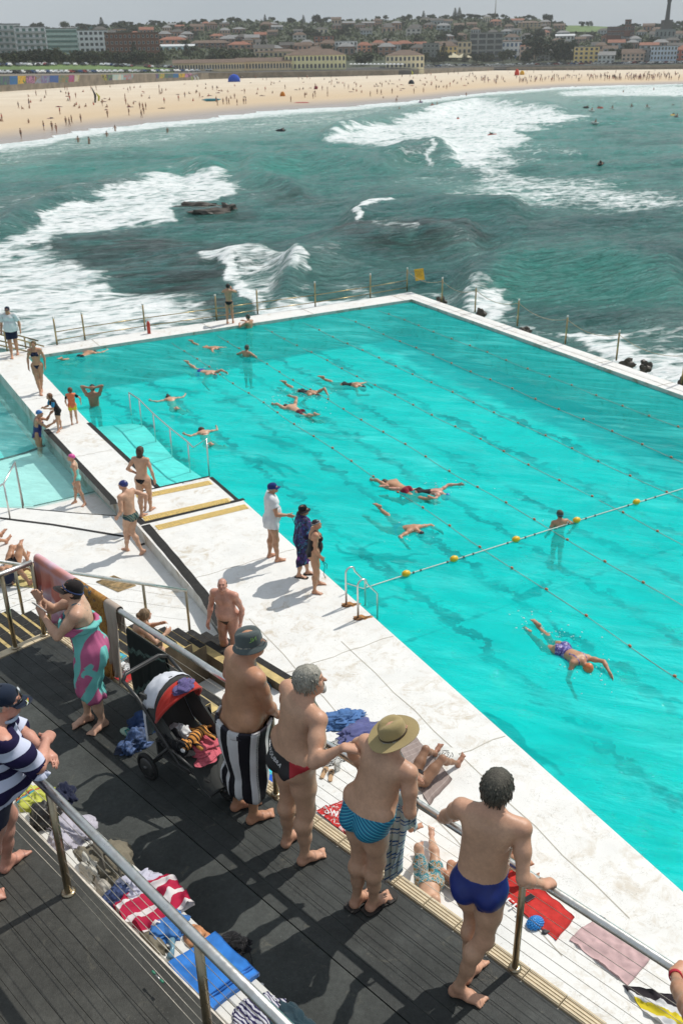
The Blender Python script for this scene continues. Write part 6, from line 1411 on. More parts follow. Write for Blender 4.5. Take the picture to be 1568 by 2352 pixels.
M_ROPE = simple('lane_rope', (.36, .26, .22), .8, vary=.2); M_FLO = simple('orange_float', (.55, .16, .07), .45, vary=.3, scale=3); M_FLY = simple('yellow_buoy', (.80, .47, .01), .35, vary=.06)
fm_ = MB(); fm_.tube([(-.03, 0, 0), (-.024, 0, 0), (.024, 0, 0), (.03, 0, 0)], [.010, .027, .027, .010], 10); fme = mesh('float', fm_.v, fm_.f, M_FLO, True)
az_ = math.atan2(PU[1], PU[0]); lane_lab = ['nearest the deck edge', 'second from the deck edge', 'third from the deck edge', 'fourth from the deck edge', 'fifth from the deck edge', 'farthest from the deck edge, by the right rim']
LT = [3.65, 5.55, 7.6, 9.35, 11.22, 13.1]
for i, t_ in enumerate(LT):
    root = empty('lane_rope', pool(0, t_, ZW), az_, 'thin lane rope with small orange floats, '+lane_lab[i], 'lane rope')
    m = MB(); m.tube([(s, .03*math.sin(s*1.3+i), .012+.006*math.sin(s*2)) for s in np.arange(-9, 21.6, .4)], .006, 5); m.build('rope', M_ROPE, root)
    for s in np.arange(-8.6+.37*i, 21, 1.14): link('float', fme, root, (s+.05*math.sin(s*7), .03*math.sin(s*1.3+i), .03), R(15*math.sin(s*9)))
root = empty('buoy_rope', at(870, 1340, ZW), 0, 'white rope with egg shaped yellow buoys crossing all lanes', 'buoy rope')
BP = [(833, 1352), (932, 1320), (1042, 1286), (1184, 1241), (1323, 1197), (1460, 1155), (1600, 1112), (1720, 1075)]; PW = [Vector(at(x, y, ZW+.03)) for x, y in BP]
m = MB(); m.tube([Vector(at(806, 1361, .0))+Vector((-.1, -.05, .25))]+PW, .012, 6); m.build('rope', simple('white_rope', (.62, .60, .54), .8), root, True)
yme = MB(); yme.lathe([(.012, -.10), (.05, -.08), (.072, -.026), (.072, .026), (.05, .08), (.012, .10)], n=14, M=Matrix.Rotation(R(90), 4, 'Y')); yb = mesh('yellow_buoy', yme.v, yme.f, M_FLY, True)
for a, b in zip(PW[1:-1], PW[2:]): o = link('buoy', yb, root); o.location = a-root.location+Vector((0, 0, .03)); o.rotation_euler = (0, .05, math.atan2((b-a).y, (b-a).x))
m = MB(); 
for a, b in zip(PW[1:-1], PW[2:]):
    for f in (.15, .3, .86): p = a.lerp(b, f); m.lathe([(.02, -.02), (.028, 0), (.02, .02)], c=p, n=6)
q = m.build('knot', simple('dark_knot', (.10, .10, .09), .8), root, True); q['kind'] = 'stuff'
def feet_px(R_, L_, z):
    """(heel, toe) photo points of each foot at height z -> list left, right of world points"""
    return [(at(*L_[0], z), at(*L_[1], z)), (at(*R_[0], z), at(*R_[1], z))]
def mid(ft): return Vector((np.array(ft[0][0])+ft[0][1]+ft[1][0]+ft[1][1])/4)
def drape(s, name, mat_, z0, z1, regs=(PELV, TORSO, THIGH, SHIN), gap=.008, fold=.012, nf=11, seed=0, flare=.0, n=72, rows=26, tor=False, ymax=None, slit=None, thick=.006, cling=.0, uvk=1.0):
    """cloth hanging round the body from z0 down to z1 (body heights from the ground)"""
    V = s.V; H = s.H; sel = np.isin(s.rg, regs); P = V[sel]; r_ = np.random.RandomState(seed); ph = r_.rand(6)*6.28; am = .5+r_.rand(6)
    ang = np.linspace(0, 2*math.pi, n, endpoint=False); rad = np.zeros(n); out = []; zs = np.linspace(z0*H, z1*H, rows); cen = []
    top = P[np.abs(P[:, 2]-zs[0]) < .03*H]; c0 = top[:, :2].mean(0) if len(top) else s.C[:2]; low = s.C[:2]
    for i, z in enumerate(zs):
        f = i/(rows-1); q = P[np.abs(P[:, 2]-z) < .022*H]; c = c0*(1-min(1, f*2.5))+low*min(1, f*2.5) if not tor else (c0*(1-f)+low*f); new = np.zeros(n)
        if len(q):
            d = q[:, :2]-c
            for k in range(n): new[k] = max(0, (d[:, 0]*math.cos(ang[k])+d[:, 1]*math.sin(ang[k])).max())
        if i == 0: rad = new
        else: rad = np.maximum(new, rad-(.010+cling)*H)
        rr_ = rad.copy()
        for _ in range(3): rr_ = (np.roll(rr_, 1)+rr_*2+np.roll(rr_, -1))/4
        pol = np.array([min(rr_[j]/max(math.cos(ang[k]-ang[j]), .25) for j in range(n) if math.cos(ang[k]-ang[j]) > .3) for k in range(n)])
        amp = fold*(.15+f*1.1); w_ = sum(am[j]*np.sin((nf*(j*.37+.5)//1)*ang+ph[j]+f*(j-2)*.7)*(1/(1+j*.35)) for j in range(5)); pol = pol+gap+amp*w_*.45+amp*.3+flare*f*H
        out.append(np.stack([c[0]+pol*np.cos(ang), c[1]+pol*np.sin(ang), np.full(n, z)+.006*np.sin(ang*3+ph[0])*f], 1))
    O = np.array(out); I = O.copy(); cc = np.array([O[:, :, :2].mean(1)]).transpose(1, 0, 2); dirn = O[:, :, :2]-cc; ln = np.linalg.norm(dirn, axis=2, keepdims=True); I[:, :, :2] = O[:, :, :2]-dirn/ln*thick
    Vv = np.concatenate([O.reshape(-1, 3), I.reshape(-1, 3)]); F = []; M_ = rows*n
    for i in range(rows-1):
        for k in range(n): a, b = i*n+k, i*n+(k+1) % n; F.append((a, a+n, b+n, b)); F.append((M_+a, M_+b, M_+b+n, M_+a+n))
    for k in range(n): a, b = k, (k+1) % n; F.append((a, b, M_+b, M_+a)); a += (rows-1)*n; b += (rows-1)*n; F.append((a, M_+a, M_+b, b))
    me = mesh(name, Vv, np.array(F), mat_, True); uv = np.stack([np.tile(ang, rows*2)*uvk, np.repeat(np.concatenate([zs, zs]), n), np.zeros(2*M_)], 1)
    a_ = me.attributes.new('uvc', 'FLOAT_VECTOR', 'POINT'); a_.data.foreach_set('vector', uv.astype(np.float32).ravel()); s.dr = (Vv, np.array(F)); return link(name, me, s.o)
def hand_on(d, z=.0, e=3.985): return ('w', tuple(dk(d, e, RZ+.05+z)))
def dR(px, py): q = at(px, py, RZ); return float(np.dot(q[:2], DD))
h_ = .009
def hairm(name, a, b):
    t = NT(name); c = t.coord('Object', scale=(1, 1, .22)); n1 = t.noise(c, 130, 4, .7); n2 = t.noise(t.coord('Object'), 14, 3)
    col = t.ramp(n1, [(.32, a), (.68, b)]); col = t.mix(.4, col, t.ramp(n2, [(.35, .6), (.65, 1.2)]), 'MULTIPLY'); return t.pbsdf(col, .6, 0, t.bump(n1, .9, .006), .4)
M_HAIRG = hairm('grey_hair', (.16, .15, .12), (.46, .44, .38)); M_HAIRD = hairm('dark_grey_hair', (.022, .020, .016), (.12, .11, .085)); M_HAIRB = hairm('brown_hair', (.03, .017, .01), (.10, .06, .035)); M_HAIRK = hairm('black_hair', (.008, .007, .006), (.035, .03, .027))
M_BLK = fabric('black_cloth', (.012, .012, .014)); M_NAVY = fabric('navy_cloth', (.012, .016, .04)); M_WHT = fabric('white_cloth', (.66, .67, .68))
M_LET = simple('white_lettering', (.75, .75, .75), .7, vary=.02)
ft = feet_px(((567, 1893), (631, 1868)), ((531, 1863), (590, 1842)), ZM)
A = Human(mid(ft), 58, H=1.80, feet=ft, fat=1.24, belly=1.0, lean=7, head=(22, -8), pelvis=(.0, .02), h=h_, arms=[dict(t=hand_on(dR(560, 1610)), e=(-1, -.6, -.4), n=(0, 0, -1), d=(.0, .95, -.1), c=.85), dict(t=hand_on(dR(628, 1660)), e=(1, -.8, -.6), n=(0, 0, -1), d=(.0, .95, -.15), c=.85)])
A.make('man in grey bucket hat with a black and white striped towel round his waist', 'tan')
A.hair(M_HAIRG, top=.004, low=-.02, hat=True)
den = fabric('faded_grey_denim', (.085, .105, .105), vary=.25)
A.brim_hat(den, None, brim=.017, crown=.062, droop=1.0, wid=1.08, tilt=0, name='bucket_hat')
V, F = textmesh('NL', .030); hm = A.Hd
m = MB(); m.add([(v[0]+.028*0, 0, v[1]) for v in V], F); 
Mx = Matrix((A.Rh@rotz(R(-70))).tolist()).to_4x4(); Mx.translation = Vector(A.Hd(.052, .012, .042)); o = m.build('hat_logo', simple('lime_print', (.30, .55, .12), .7), A.o); o.matrix_local = Mx; o.scale = (1.75,)*3; o.rotation_mode = 'XYZ'
st_m = stripes('black_white_towel', [hexc('#1d1c22'), hexc('#cfcfd0')], 0, .80, attr='uvc', wob=.03)
drape(A, 'wrapped_towel', st_m, .565, .165, gap=.024, fold=.020, seed=3, cling=-.006, flare=.016)
drape(A, 'towel_waist_roll', stripes('towel_roll', [hexc('#34323a'), hexc('#c4c4c6')], 0, .80, attr='uvc'), .572, .540, gap=.022, fold=.006, seed=4, rows=6, thick=.02)
V, F = textmesh('S', .045); stick(A, 'towel_emblem', V, F, A.C+np.array([.10, -.05, .04])*A.H, (.75, .66, 0), (0, 0, 1), simple('emblem_red', (.35, .05, .07), .8), target=A.dr, lift=.006)
m = MB(); m.tube([A.Hd(.044, .0, .004), A.Hd(.045, .03, .004), A.Hd(.028, .056, .001)], .0018, 5); m.lathe([(.002, 0), (.015, .001), (.002, .002)], c=(0, 0, 0), n=4); m2 = MB(); m2.tube([A.Hd(.044, .0, .003), A.Hd(.043, .03, .002), A.Hd(.030, .057, 0)], .0022, 6); m2.tube([A.Hd(.030, .058, .0), A.Hd(.012, .066, .0)], .004, 6); m2.build('spectacles', simple('spectacle_frame', (.05, .04, .04), .3), A.o)
ft = feet_px(((684, 1988), (750, 1960)), ((650, 1950), (690, 1908)), ZM)
touch = at(790, 1716, 5.44)
B = Human(mid(ft), 50, H=1.78, feet=ft, fat=1.30, belly=1.0, lean=10, tilt=5, twist=6, head=(30, -14), pelvis=(.0, .01), h=h_, arms=[dict(t=hand_on(dR(700, 1700)), e=(-1, -.5, -.2), n=(0, 0, -1), d=(.1, .9, 0), c=.85), dict(t=('w', tuple(touch)), e=(.5, -.9, -1), n=(0, 0, -1), d=(.75, .6, -.1), c=.35)])
B.make('tall grey haired man in black swim briefs with a red side and white lettering', 'fair')
B.hair(M_HAIRG, top=.009, rough=.004, low=-.045, seed=5, locks=120)
f_ = Field(); f_.ell(B.Hd(0, .042, -.056), np.array([.020, .017, .024])*B.hs, B.Rh, .01, 0); V, F, _ = f_.mesh(.006, None, 1); link('beard', mesh('beard', V, F, simple('white_beard', (.55, .53, .49), .9, bump=.5, fine=120), True), B.o)
t = NT('black_red_trunks'); sp_ = t.n('ShaderNodeSeparateXYZ'); t.l(t.attr('uvc', 'Vector'), sp_.inputs[0]); q = t.ramp(t.math('ADD', t.math('MULTIPLY', sp_.outputs[0], 1/6.2832), .5), [(0, (.012, .012, .014)), (.62, (.42, .02, .03)), (.80, (.012, .012, .014))], 'CONSTANT'); tr_m = t.pbsdf(q, .6, 0, t.bump(t.noise(t.coord('Object'), 120, 2), .2, .003))
B.briefs(tr_m, top=.052, cut=.95, low=-.098)
V, F = textmesh('MAROUBRA', .046); Rr = B.Rp; stick(B, 'trunk_lettering', V, F, B.C+Rr@np.array([-.022, -.05, .024])*B.H, Rr@np.array([.80, -.56, -.20]), Rr@np.array([.15, -.1, .98]), M_LET, .004)
ft = feet_px(((842, 2095), (903, 2052)), ((806, 2088), (848, 2054)), ZM)
Cc = Human(mid(ft), 46, H=1.72, feet=ft, fat=1.14, belly=.6, lean=20, tilt=8, twist=-4, head=(26, -26), pelvis=(.02, -.01), h=h_, arms=[dict(t=hand_on(dR(835, 1775)), e=(-1, -.25, .55), n=(0, 0, -1), d=(.0, .9, 0), c=.85), dict(t=hand_on(dR(955, 1835), .01), e=(.35, -.3, -1), n=(0, 0, -1), d=(-.3, .9, .1), c=.5)])
Cc.make('man in a wide olive hat, blue chevron trunks and black sandals, leaning on the rail', 'fair')
Cc.hair(M_HAIRG, top=.004, low=-.02, hat=True)
ol = fabric('olive_felt', (.36, .28, .135), vary=.1, rough=.8); Cc.brim_hat(ol, simple('leather_band', (.05, .03, .015), .5), brim=.046, crown=.064, droop=.14, wid=1.06, tilt=2, name='wide_hat', bandh=.009)
t = NT('blue_chevron_trunks'); c = t.attr('uvc', 'Vector'); s_ = t.n('ShaderNodeSeparateXYZ'); t.l(c, s_.inputs[0]); ax = t.math('ABSOLUTE', s_.outputs[0]); w_ = t.math('FRACT', t.math('MULTIPLY', t.math('ADD', t.math('MULTIPLY', ax, .075), s_.outputs[1]), 62.)); q = t.ramp(w_, [(0, (.0, .10, .22)), (.55, (.0, .22, .36)), (.72, (.12, .55, .66)), (.85, (.0, .10, .22))]); ch_m = t.pbsdf(q, .6)
Cc.briefs(ch_m, top=.048, cut=.45, low=-.105, name='swim_trunks')
def sandal(s, i, mat_sole, mat_strap, wide=1.0):
    a, b = s.ft[i]; d = nv(b-a); lat = np.array([-d[1], d[0], 0]); H = s.H; c0 = a+d*.0*H; L_ = .165*H; r_ = MB(); V = []
    prof = [(-.018, .020), (-.008, .030), (.03, .031), (.07, .028), (.11, .036), (.135, .036), (.158, .026), (.166, .010)]
    up = [(c0+d*x*H+lat*w*H*wide) for x, w in prof]+[(c0+d*x*H-lat*w*H*wide) for x, w in prof[::-1]]; n = len(up)
    r_.add([tuple(p[:2])+(.002,) for p in up]+[tuple(p[:2])+(.016,) for p in up], [tuple(range(n-1, -1, -1)), tuple(range(n, 2*n))]+[(k, (k+1) % n, n+(k+1) % n, n+k) for k in range(n)])
    o = r_.build('sandal', mat_sole, s.o); m = MB(); 
    for sd in (-1, 1): m.tube([c0+d*.055*H+lat*sd*.031*H*wide+np.array([0, 0, .012]), c0+d*.085*H+lat*sd*.020*H+np.array([0, 0, .045]), c0+d*.115*H+np.array([0, 0, .030])], .009, 6)
    m.tube([c0+d*.10*H+lat*.034*H*wide+np.array([0, 0, .01]), c0+d*.10*H+np.array([0, 0, .046]), c0+d*.10*H-lat*.034*H*wide+np.array([0, 0, .01])], .011, 6); m.build('strap', mat_strap, o); return o
M_SOLE = simple('black_sandal_rubber', (.022, .019, .017), .7)
for i in (0, 1): sandal(Cc, i, M_SOLE, M_SOLE, 1.12)
ft = [(at(1062, 2262, ZM), at(1094, 2222, ZM)), (at(1030, 2278, ZM), at(1092, 2300, ZM))]
rt_ = mid(ft); 
D_ = Human(rt_, 22, H=1.80, feet=ft, fat=.98, belly=.3, lean=9, tilt=4, twist=2, head=(8, -8), pelvis=(.030, .03), h=h_, hipz=None, drop=.005, arms=[dict(t=hand_on(dR(1030, 1880)), e=(-1, -.6, -.2), n=(0, 0, -1), d=(.3, .9, 0), c=.85), dict(t=hand_on(dR(1262, 2030), .015), e=(.2, -.6, -1), n=(0, 0, -1), d=(.55, .8, -.3), c=.85)])
D_.make('dark haired man in navy blue briefs with crossed ankles, gripping the rail', 'fair')
D_.hair(M_HAIRD, top=.012, rough=.004, low=-.055, seed=9, locks=120)
D_.briefs(simple('navy_lycra', (.004, .018, .16), .45, vary=.15, scale=12), top=.050, cut=.62, low=-.108)
ft = [(at(248, 1661, ZM), at(206, 1692, ZM)), (at(216, 1650, ZM), at(177, 1667, ZM))]
hdp = at(155, 1392, ZM+1.5)
W_ = Human(mid(ft), -100, H=1.60, feet=ft, fat=1.08, fem=.9, lean=8, head=(-8, -34), pelvis=(.0, -.03), h=h_, armfat=1.12, arms=[dict(t=(.10, .19, -.03), e=(-.5, -.1, -1), n=(1, -.5, 0), d=(.3, .3, .9), c=.5), dict(t=(-.05, .20, .06), e=(.5, .1, -1), n=(-1, 0, 0), d=(-.2, .3, .9), c=.5)])
W_.make('woman in black cap and pink and turquoise towel, holding up a phone', 'pale')
W_.hair(M_HAIRK, top=.004, low=-.040, hat=True)
capm = fabric('black_cap_cloth', (.018, .014, .014)); W_.cap_hat(capm, None, tilt=6, brim=.052)
for i, (x, y, z, sx) in enumerate([(-.012, .045, .036, 1), (.022, .040, .038, 1), (.040, .01, .040, 1), (.0, .02, .056, 1)]):
    m = MB(); m.lathe([(.001, 0), (.0022, .001), (.001, .002)], n=6); W_.headmesh('cap_eyelet', m, simple('coral_print', (.75, .13, .10), .7), off=(x, y, z+.004), tilt=6)
V, F = textmesh('F', .030); m = MB(); m.add([(v[0], 0, v[1]) for v in V], F); Mx = Matrix((W_.Rh@rotz(R(0))@rotx(R(-20))).tolist()).to_4x4(); Mx.translation = Vector(W_.Hd(.0, .056, .022)); o = m.build('cap_logo', simple('coral_print', (.75, .13, .10), .7), W_.o); o.matrix_local = Mx@Matrix.Rotation(R(180), 4, 'Z'); o.scale = (1.6,)*3
W_.band('cap_strap', fabric('navy_band', (.03, .05, .14)), z=.006, w=.008, r=1.08)
t = NT('pink_teal_towel'); c = t.coord('Object', scale=(1, 1, .8)); n1 = t.noise(c, 3.4, 2, .4, 1.6); n2 = t.wave(c, 1.7, 6.5, 'DIAGONAL', detail=1); pk_ = t.ramp(n2, [(.60, (.46, .12, .24)), (.64, (.16, .50, .47))]); pk_ = t.mix(t.ramp(n1, [(.52, 0), (.56, 1)]), pk_, (.16, .50, .47)); flm = t.pbsdf(pk_, .95, 0, t.bump(t.noise(t.coord('Object'), 160, 2), .4, .004), .2)
drape(W_, 'wrapped_towel', flm, .735, .225, regs=(PELV, TORSO, THIGH, SHIN), gap=.018, fold=.022, seed=12, cling=.006, flare=.004)
drape(W_, 'towel_tuck', flm, .742, .70, gap=.032, fold=.012, seed=14, rows=6, thick=.03, regs=(TORSO,))
W_.bikini_top(fabric('teal_strap', (.04, .16, .20)), z=.255, hgt=.006)
m = MB(); ph_ = W_.wr[0]; m.box((0, 0, 0), (.072, .010, .145), bev=.006); o = m.build('phone', [simple('white_phone', (.62, .60, .58), .3)], None); o.location = W_.world(ph_+np.array([.01, .02, .085])); o.rotation_euler = (R(-35), R(20), W_.rz+R(30)); tag(o, 'smartphone with white rim held up by the woman in the pink towel', 'phone')
m = MB(); m.box((0, -.0055, 0), (.062, .0015, .125)); g_s = m.build('screen', simple('phone_glass', (.02, .018, .018), .1), o)
ft = [(at(5, 2008, ZL), at(66, 1950, ZL)), (at(-62, 2100, ZL), at(2, 2060, ZL))]
zr = ZL+.955+.03
E_ = Human(at(-22, 2042, ZL), 58, H=1.76, feet=ft, fat=1.26, belly=1.1, lean=16, head=(14, -4), pelvis=(.055, .055), h=h_, arms=[dict(t=(.15, .15, -.15), e=(-1, .3, -.8), n=(0, -.6, -1), d=(1, .3, -.1)), dict(t=(-.11, .17, -.13), e=(1, .2, -1), n=(0, -.6, -1), d=(-.8, .5, -.25), c=.4)])
E_.make('man in navy cap and navy and white striped shirt at the left edge', 'pink')
E_.hair(M_HAIRG, top=.004, low=-.025, hat=True)
cpm = fabric('navy_cap_cloth', (.012, .020, .040)); E_.cap_hat(cpm, None, tilt=4, brim=.050)
m = MB(); m.lathe([(.001, 0), (.012, .001), (.001, .002)], n=14, M=Matrix.Rotation(R(-62), 4, 'X')); E_.headmesh('cap_badge', m, simple('badge_white', (.6, .62, .65), .6), off=(.0, .055, .035)) 
for k, (cc_, x) in enumerate((('#e8e8e8', .018), ('#a6d046', .012), ('#e0761e', .004))):
    m = MB(); m.tube([(x, .075+.004*k, -.001), (x+.012, .083, -.004), (x+.022, .078, -.008)], .0016, 5); E_.headmesh('cap_stripe', m, simple('capline'+cc_, hexc(cc_), .7), tilt=4)
m = MB(); m.tube([E_.Hd(.0445, -.004, .002), E_.Hd(.045, .03, .001), E_.Hd(.034, .052, -.001)], .003, 6)
for sd in (-1, 1): m.tube([E_.Hd(sd*.034, .050, .0), E_.Hd(sd*.018, .060, -.001), E_.Hd(sd*.006, .060, .0)], [.006, .011, .006], 8)
m.tube([E_.Hd(-.0445, -.004, .002), E_.Hd(-.045, .03, .001), E_.Hd(-.034, .052, -.001)], .003, 6); m.build('sunglasses', simple('black_plastic', (.012, .012, .012), .15), E_.o)
tcz = E_.tcoord(); ok = np.isin(E_.rg, [TORSO, SHO, UARM, PELV, NECK]) & (tcz[:, 2] < .305) & (E_.ucoord()[:, 2] > -.03)
zz_ = E_.V[:, 2]; uvv = np.stack([zz_+.0*zz_, tcz[:, 2], tcz[:, 0]], 1)
shm = stripes('rugby_stripes', [hexc('#c6cbe0'), hexc('#211c3f')], 0, .135, attr='uvc', wob=.004)
rr = np.random.RandomState(4); li = .012+.012*np.sin(E_.V[:, 2]*34+E_.V[:, 0]*19)*np.sin(E_.V[:, 0]*27+E_.V[:, 2]*8)+.010
E_.shell('striped_shirt', ok, shm, .012, uv=uvv, lift=li)
E_.briefs(M_NAVY, top=.03, cut=.0, low=-.13, name='shorts', off=.012)
m = MB(); m.tube([E_.world(E_.Hd(.02*math.cos(a)*2.0, -.0+.036*math.sin(a), -.075)) for a in np.linspace(0, 6.28, 18, endpoint=False)], .012, 8, closed=True); m.build('collar', fabric('pale_blue_collar', (.42, .52, .66)), E_.o, True)
hd_ = at(1524, 2188, RZ+.03)
G_ = Human(dk(dR(1530, 2195)-.62, 3.42, ZM), 35, H=1.75, fat=1.05, lean=10, h=.011, arms=[dict(t=('w', tuple(hd_)), e=(-.6, -.6, -1), n=(0, 0, -1), d=(.2, .7, .0), c=.6), dict(t=(.2, .25, -.2), e=(1, -.5, -.5))])
G_.make('person at the right edge gripping the rail, red wristband on one hand', 'tan')
G_.briefs(M_BLK); G_.hair(M_HAIRB)
m = MB(); w0, e0 = G_.wr[0], G_.el[0]; dv = nv(e0-w0); a1 = np.cross(dv, [0, 0, 1]); a1 = nv(a1); a2 = np.cross(dv, a1)
for k in range(3): m.tube([w0+dv*(.012+.010*k)+(a1*math.cos(a)+a2*math.sin(a))*.034 for a in np.linspace(0, 6.28, 16, endpoint=False)], .0042, 6, closed=True)
m.build('wristband', simple('red_cord', (.45, .02, .04), .8), G_.o)
def fw(l, r, z): return [(at(*l[0], z), at(*l[1], z)), (at(*r[0], z), at(*r[1], z))]
hm_ = .0140
ft = fw(((614, 1282), (632, 1275)), ((631, 1291), (659, 1286)), 0)
p = Human(mid(ft), 78, H=1.80, feet=ft, fat=1.06, belly=.4, lean=3, head=(10, -12), h=hm_, arms=[dict(t=(-.02, .06, -.26), e=(-.4, -1, 0)), dict(t=(.01, .17, -.20), e=(.5, -1, -.4), d=(.1, .9, -.3))])
p.make('man in a long white T-shirt and blue cap standing at the pool edge', 'tan'); p.hair(M_HAIRG, top=.004, low=-.02, hat=True)
p.cap_hat(fabric('royal_blue_cap', (.015, .03, .16)), None, brim=.040)
def tshirt(s, m, hem=.0, sleeve=.55, gap=.012, hemz=None, fold=.012, seed=0, name='tshirt', tz=.300):
    t = s.tcoord(); arm = np.zeros(len(s.V), bool)
    for i in (0, 1):
        S, E = s.sh[i], s.el[i]; f = ((s.V-S)@(E-S))/((E-S)@(E-S)); arm |= (s.rg == UARM) & (f < sleeve) & (np.linalg.norm(s.V-S-np.clip(f, 0, 1)[:, None]*(E-S), axis=1) < .07)
    ok = (np.isin(s.rg, [TORSO, SHO, PELV]) | arm | ((s.rg == NECK) & (t[:, 2] < tz))) & (s.ucoord()[:, 2] > .0)
    li = .006+.006*np.sin(s.V[:, 2]*40+s.V[:, 0]*30)*np.sin(s.V[:, 1]*33+s.V[:, 2]*12)+np.where(arm, .010, 0)
    s.shell(name, ok, m, gap, lift=li); s.dr0 = drape(s, name+'_skirt', m, .700, hem, regs=(TORSO, PELV, THIGH), gap=gap+.007, fold=fold, seed=seed, tor=True)
tshirt(p, M_WHT, hem=.455, gap=.014, fold=.022, seed=5); p.briefs(fabric('dark_red_brief', (.20, .03, .05)))
m = MB(); w0 = p.wr[1]; m.tube([w0+np.array([.0, .06, -.02]), w0+np.array([0, .10, -.12]), w0+np.array([.02, .14, -.25])], .008, 6); m.build('strap', M_NAVY, p.o)
ft = fw(((700, 1319), (714, 1319)), ((680, 1325), (710, 1329)), 0)
p = Human(mid(ft), 75, H=1.62, feet=ft, fat=1.2, belly=.5, fem=.8, lean=4, head=(20, -16), h=hm_, arms=[None, dict(t=(.05, .12, -.22), e=(.6, -1, -.2))])
p.make('woman in a black brimmed hat and a dark blue and purple flowered wrap', 'fair'); p.hair(M_HAIRK, top=.006, low=-.05, hat=True)
p.brim_hat(fabric('black_hat', (.014, .013, .015)), None, brim=.032, crown=.060, droop=.45, wid=1.05, name='brimmed_hat')
t = NT('galaxy_wrap'); c = t.coord('Object', scale=(1, 1, .7)); n1 = t.noise(c, 8, 4, .6, 1.5); n2 = t.noise(c, 11, 3, .6, 1.); n3 = t.noise(t.coord('Object', loc=(3, 3, 3)), 9, 3, .6, 1.); col = t.ramp(n1, [(.45, (.008, .008, .03)), (.58, (.03, .03, .16))]); col = t.mix(t.ramp(n2, [(.58, 0), (.63, 1)]), col, (.04, .28, .42)); col = t.mix(t.ramp(n3, [(.60, 0), (.65, 1)]), col, (.20, .05, .28)); gx = t.pbsdf(col, .8)
drape(p, 'flowered_wrap', gx, .815, .19, regs=(TORSO, PELV, THIGH, SHIN, UARM, FARM, SHO), gap=.014, fold=.03, seed=21, nf=9, rows=34)
tshirt(p, gx, hem=.6, sleeve=1.2, gap=.02, name='wrap_shoulders', tz=.30)
for i in (0, 1): sandal(p, i, M_SOLE, M_SOLE)
ft = fw(((724, 1343), (745, 1342)), ((716, 1362), (741, 1366)), 0)
p = Human(mid(ft), 80, H=1.58, feet=ft, fat=1.18, belly=.6, fem=.9, lean=6, head=(14, -20), pelvis=(-.0, -.02), h=hm_, arms=[None, dict(t=(.015, .05, -.30), e=(.4, -1, 0))])
p.make('woman in black one piece swimsuit and dark cap standing at the pool edge', 'tan'); p.swimsuit(M_BLK, cut=.75, back=.20, strap=.016)
p.swimcap(simple('dark_swim_cap', (.025, .015, .02), .35)); p.goggles(simple('white_goggles', (.6, .65, .7), .25), up=.022)
m = MB(); w0 = p.wr[1]+np.array([0, .02, -.07]); m.tube([w0+np.array([0, .0, 0]), w0+np.array([.03, .05, -.12]), w0+np.array([.02, .02, -.3]), w0+np.array([0, .06, -.42])], .007, 6); m.tube([w0, w0+np.array([.05, .09, -.08]), w0+np.array([.04, .08, -.18])], .007, 6); m.build('dangling_strap', M_NAVY, p.o)
ft = fw(((548, 1528), (538, 1548)), ((520, 1512), (508, 1530)), 0)
p = Human(mid(ft), -160, H=1.80, feet=ft, fat=1.16, belly=.75, lean=8, head=(-18, -26), h=.010, pelvis=(0, .0), arms=[dict(t=(-.05, .02, -.30), e=(-.5, -1, 0), c=.6), dict(t=(.055, .05, -.30), e=(.5, -1, 0), c=.6)])
p.make('bald man in tiny black briefs walking towards the stairs, looking down', 'pink'); p.hair(M_HAIRD, top=.002, bald=True, low=-.04, rough=.002)
t = NT('black_teal_brief'); sp_ = t.n('ShaderNodeSeparateXYZ'); t.l(t.attr('uvc', 'Vector'), sp_.inputs[0]); p.briefs(t.pbsdf(t.ramp(t.math('ADD', t.math('MULTIPLY', sp_.outputs[0], 1/6.2832), .5), [(0, (.01, .01, .013)), (.24, (.02, .12, .18)), (.28, (.01, .01, .013))], 'CONSTANT'), .5), top=.012, cut=1.5, low=-.09)
ft = fw(((323, 1190), (333, 1183)), ((344, 1175), (358, 1165)), 0)
p = Human(mid(ft), 14, H=1.72, feet=ft, fat=.98, fem=1, lean=2, head=(0, -6), h=hm_, arms=[dict(t=(.01, .02, -.225), e=(-1, -.6, 0), d=(.8, .4, -.3)), dict(t=(.085, -.02, -.28), e=(.6, -.8, 0))])
p.make('woman in a black string bikini on the ramp, one hand on her hip', 'fair'); p.hair(M_HAIRB, length=.055, top=.007, seed=4); p.bikini_top(M_BLK, z=.165, hgt=.010); p.briefs(M_BLK, top=.012, cut=1.25, low=-.085)
ft = [(at(297, 1266, ZT), at(277, 1259, ZT)), (at(326, 1268, ZT)+np.array([0, 0, .10]), at(318, 1281, ZT)+np.array([0, 0, .01]))]
ft = [ft[0], (at(332, 1273, ZT)+np.array([0, 0, .09]), at(322, 1274, ZT)+np.array([0, 0, .0]))]
p = Human(mid(ft)*1.0, -58, H=1.82, feet=ft, fat=.98, lean=5, head=(-24, -8), h=hm_, arms=[dict(t=(-.03, .06, -.27), e=(-.4, -1, 0)), dict(t=(.09, -.10, -.22), e=(.8, -1, 0), c=.5)], hipz=None)
p.root.z = ZT; p.make('man in green patterned swim briefs and a blue swim cap walking across the lower terrace', 'fair'); p.o.location.z = p.root.z
p.swimcap(simple('blue_swim_cap', (.02, .03, .16), .35, vary=.6, scale=20), low=-.012); t = NT('green_gold_brief'); c = t.coord('Object', rot=(0, .5, 0)); p.briefs(t.pbsdf(t.ramp(t.wave(c, 3.2, 3), [(.3, (.01, .05, .06)), (.45, (.02, .14, .12)), (.6, (.40, .42, .10)), (.7, (.5, .5, .4)), (.8, (.01, .04, .06))], 'CONSTANT'), .5), top=.035, cut=.7, low=-.10)
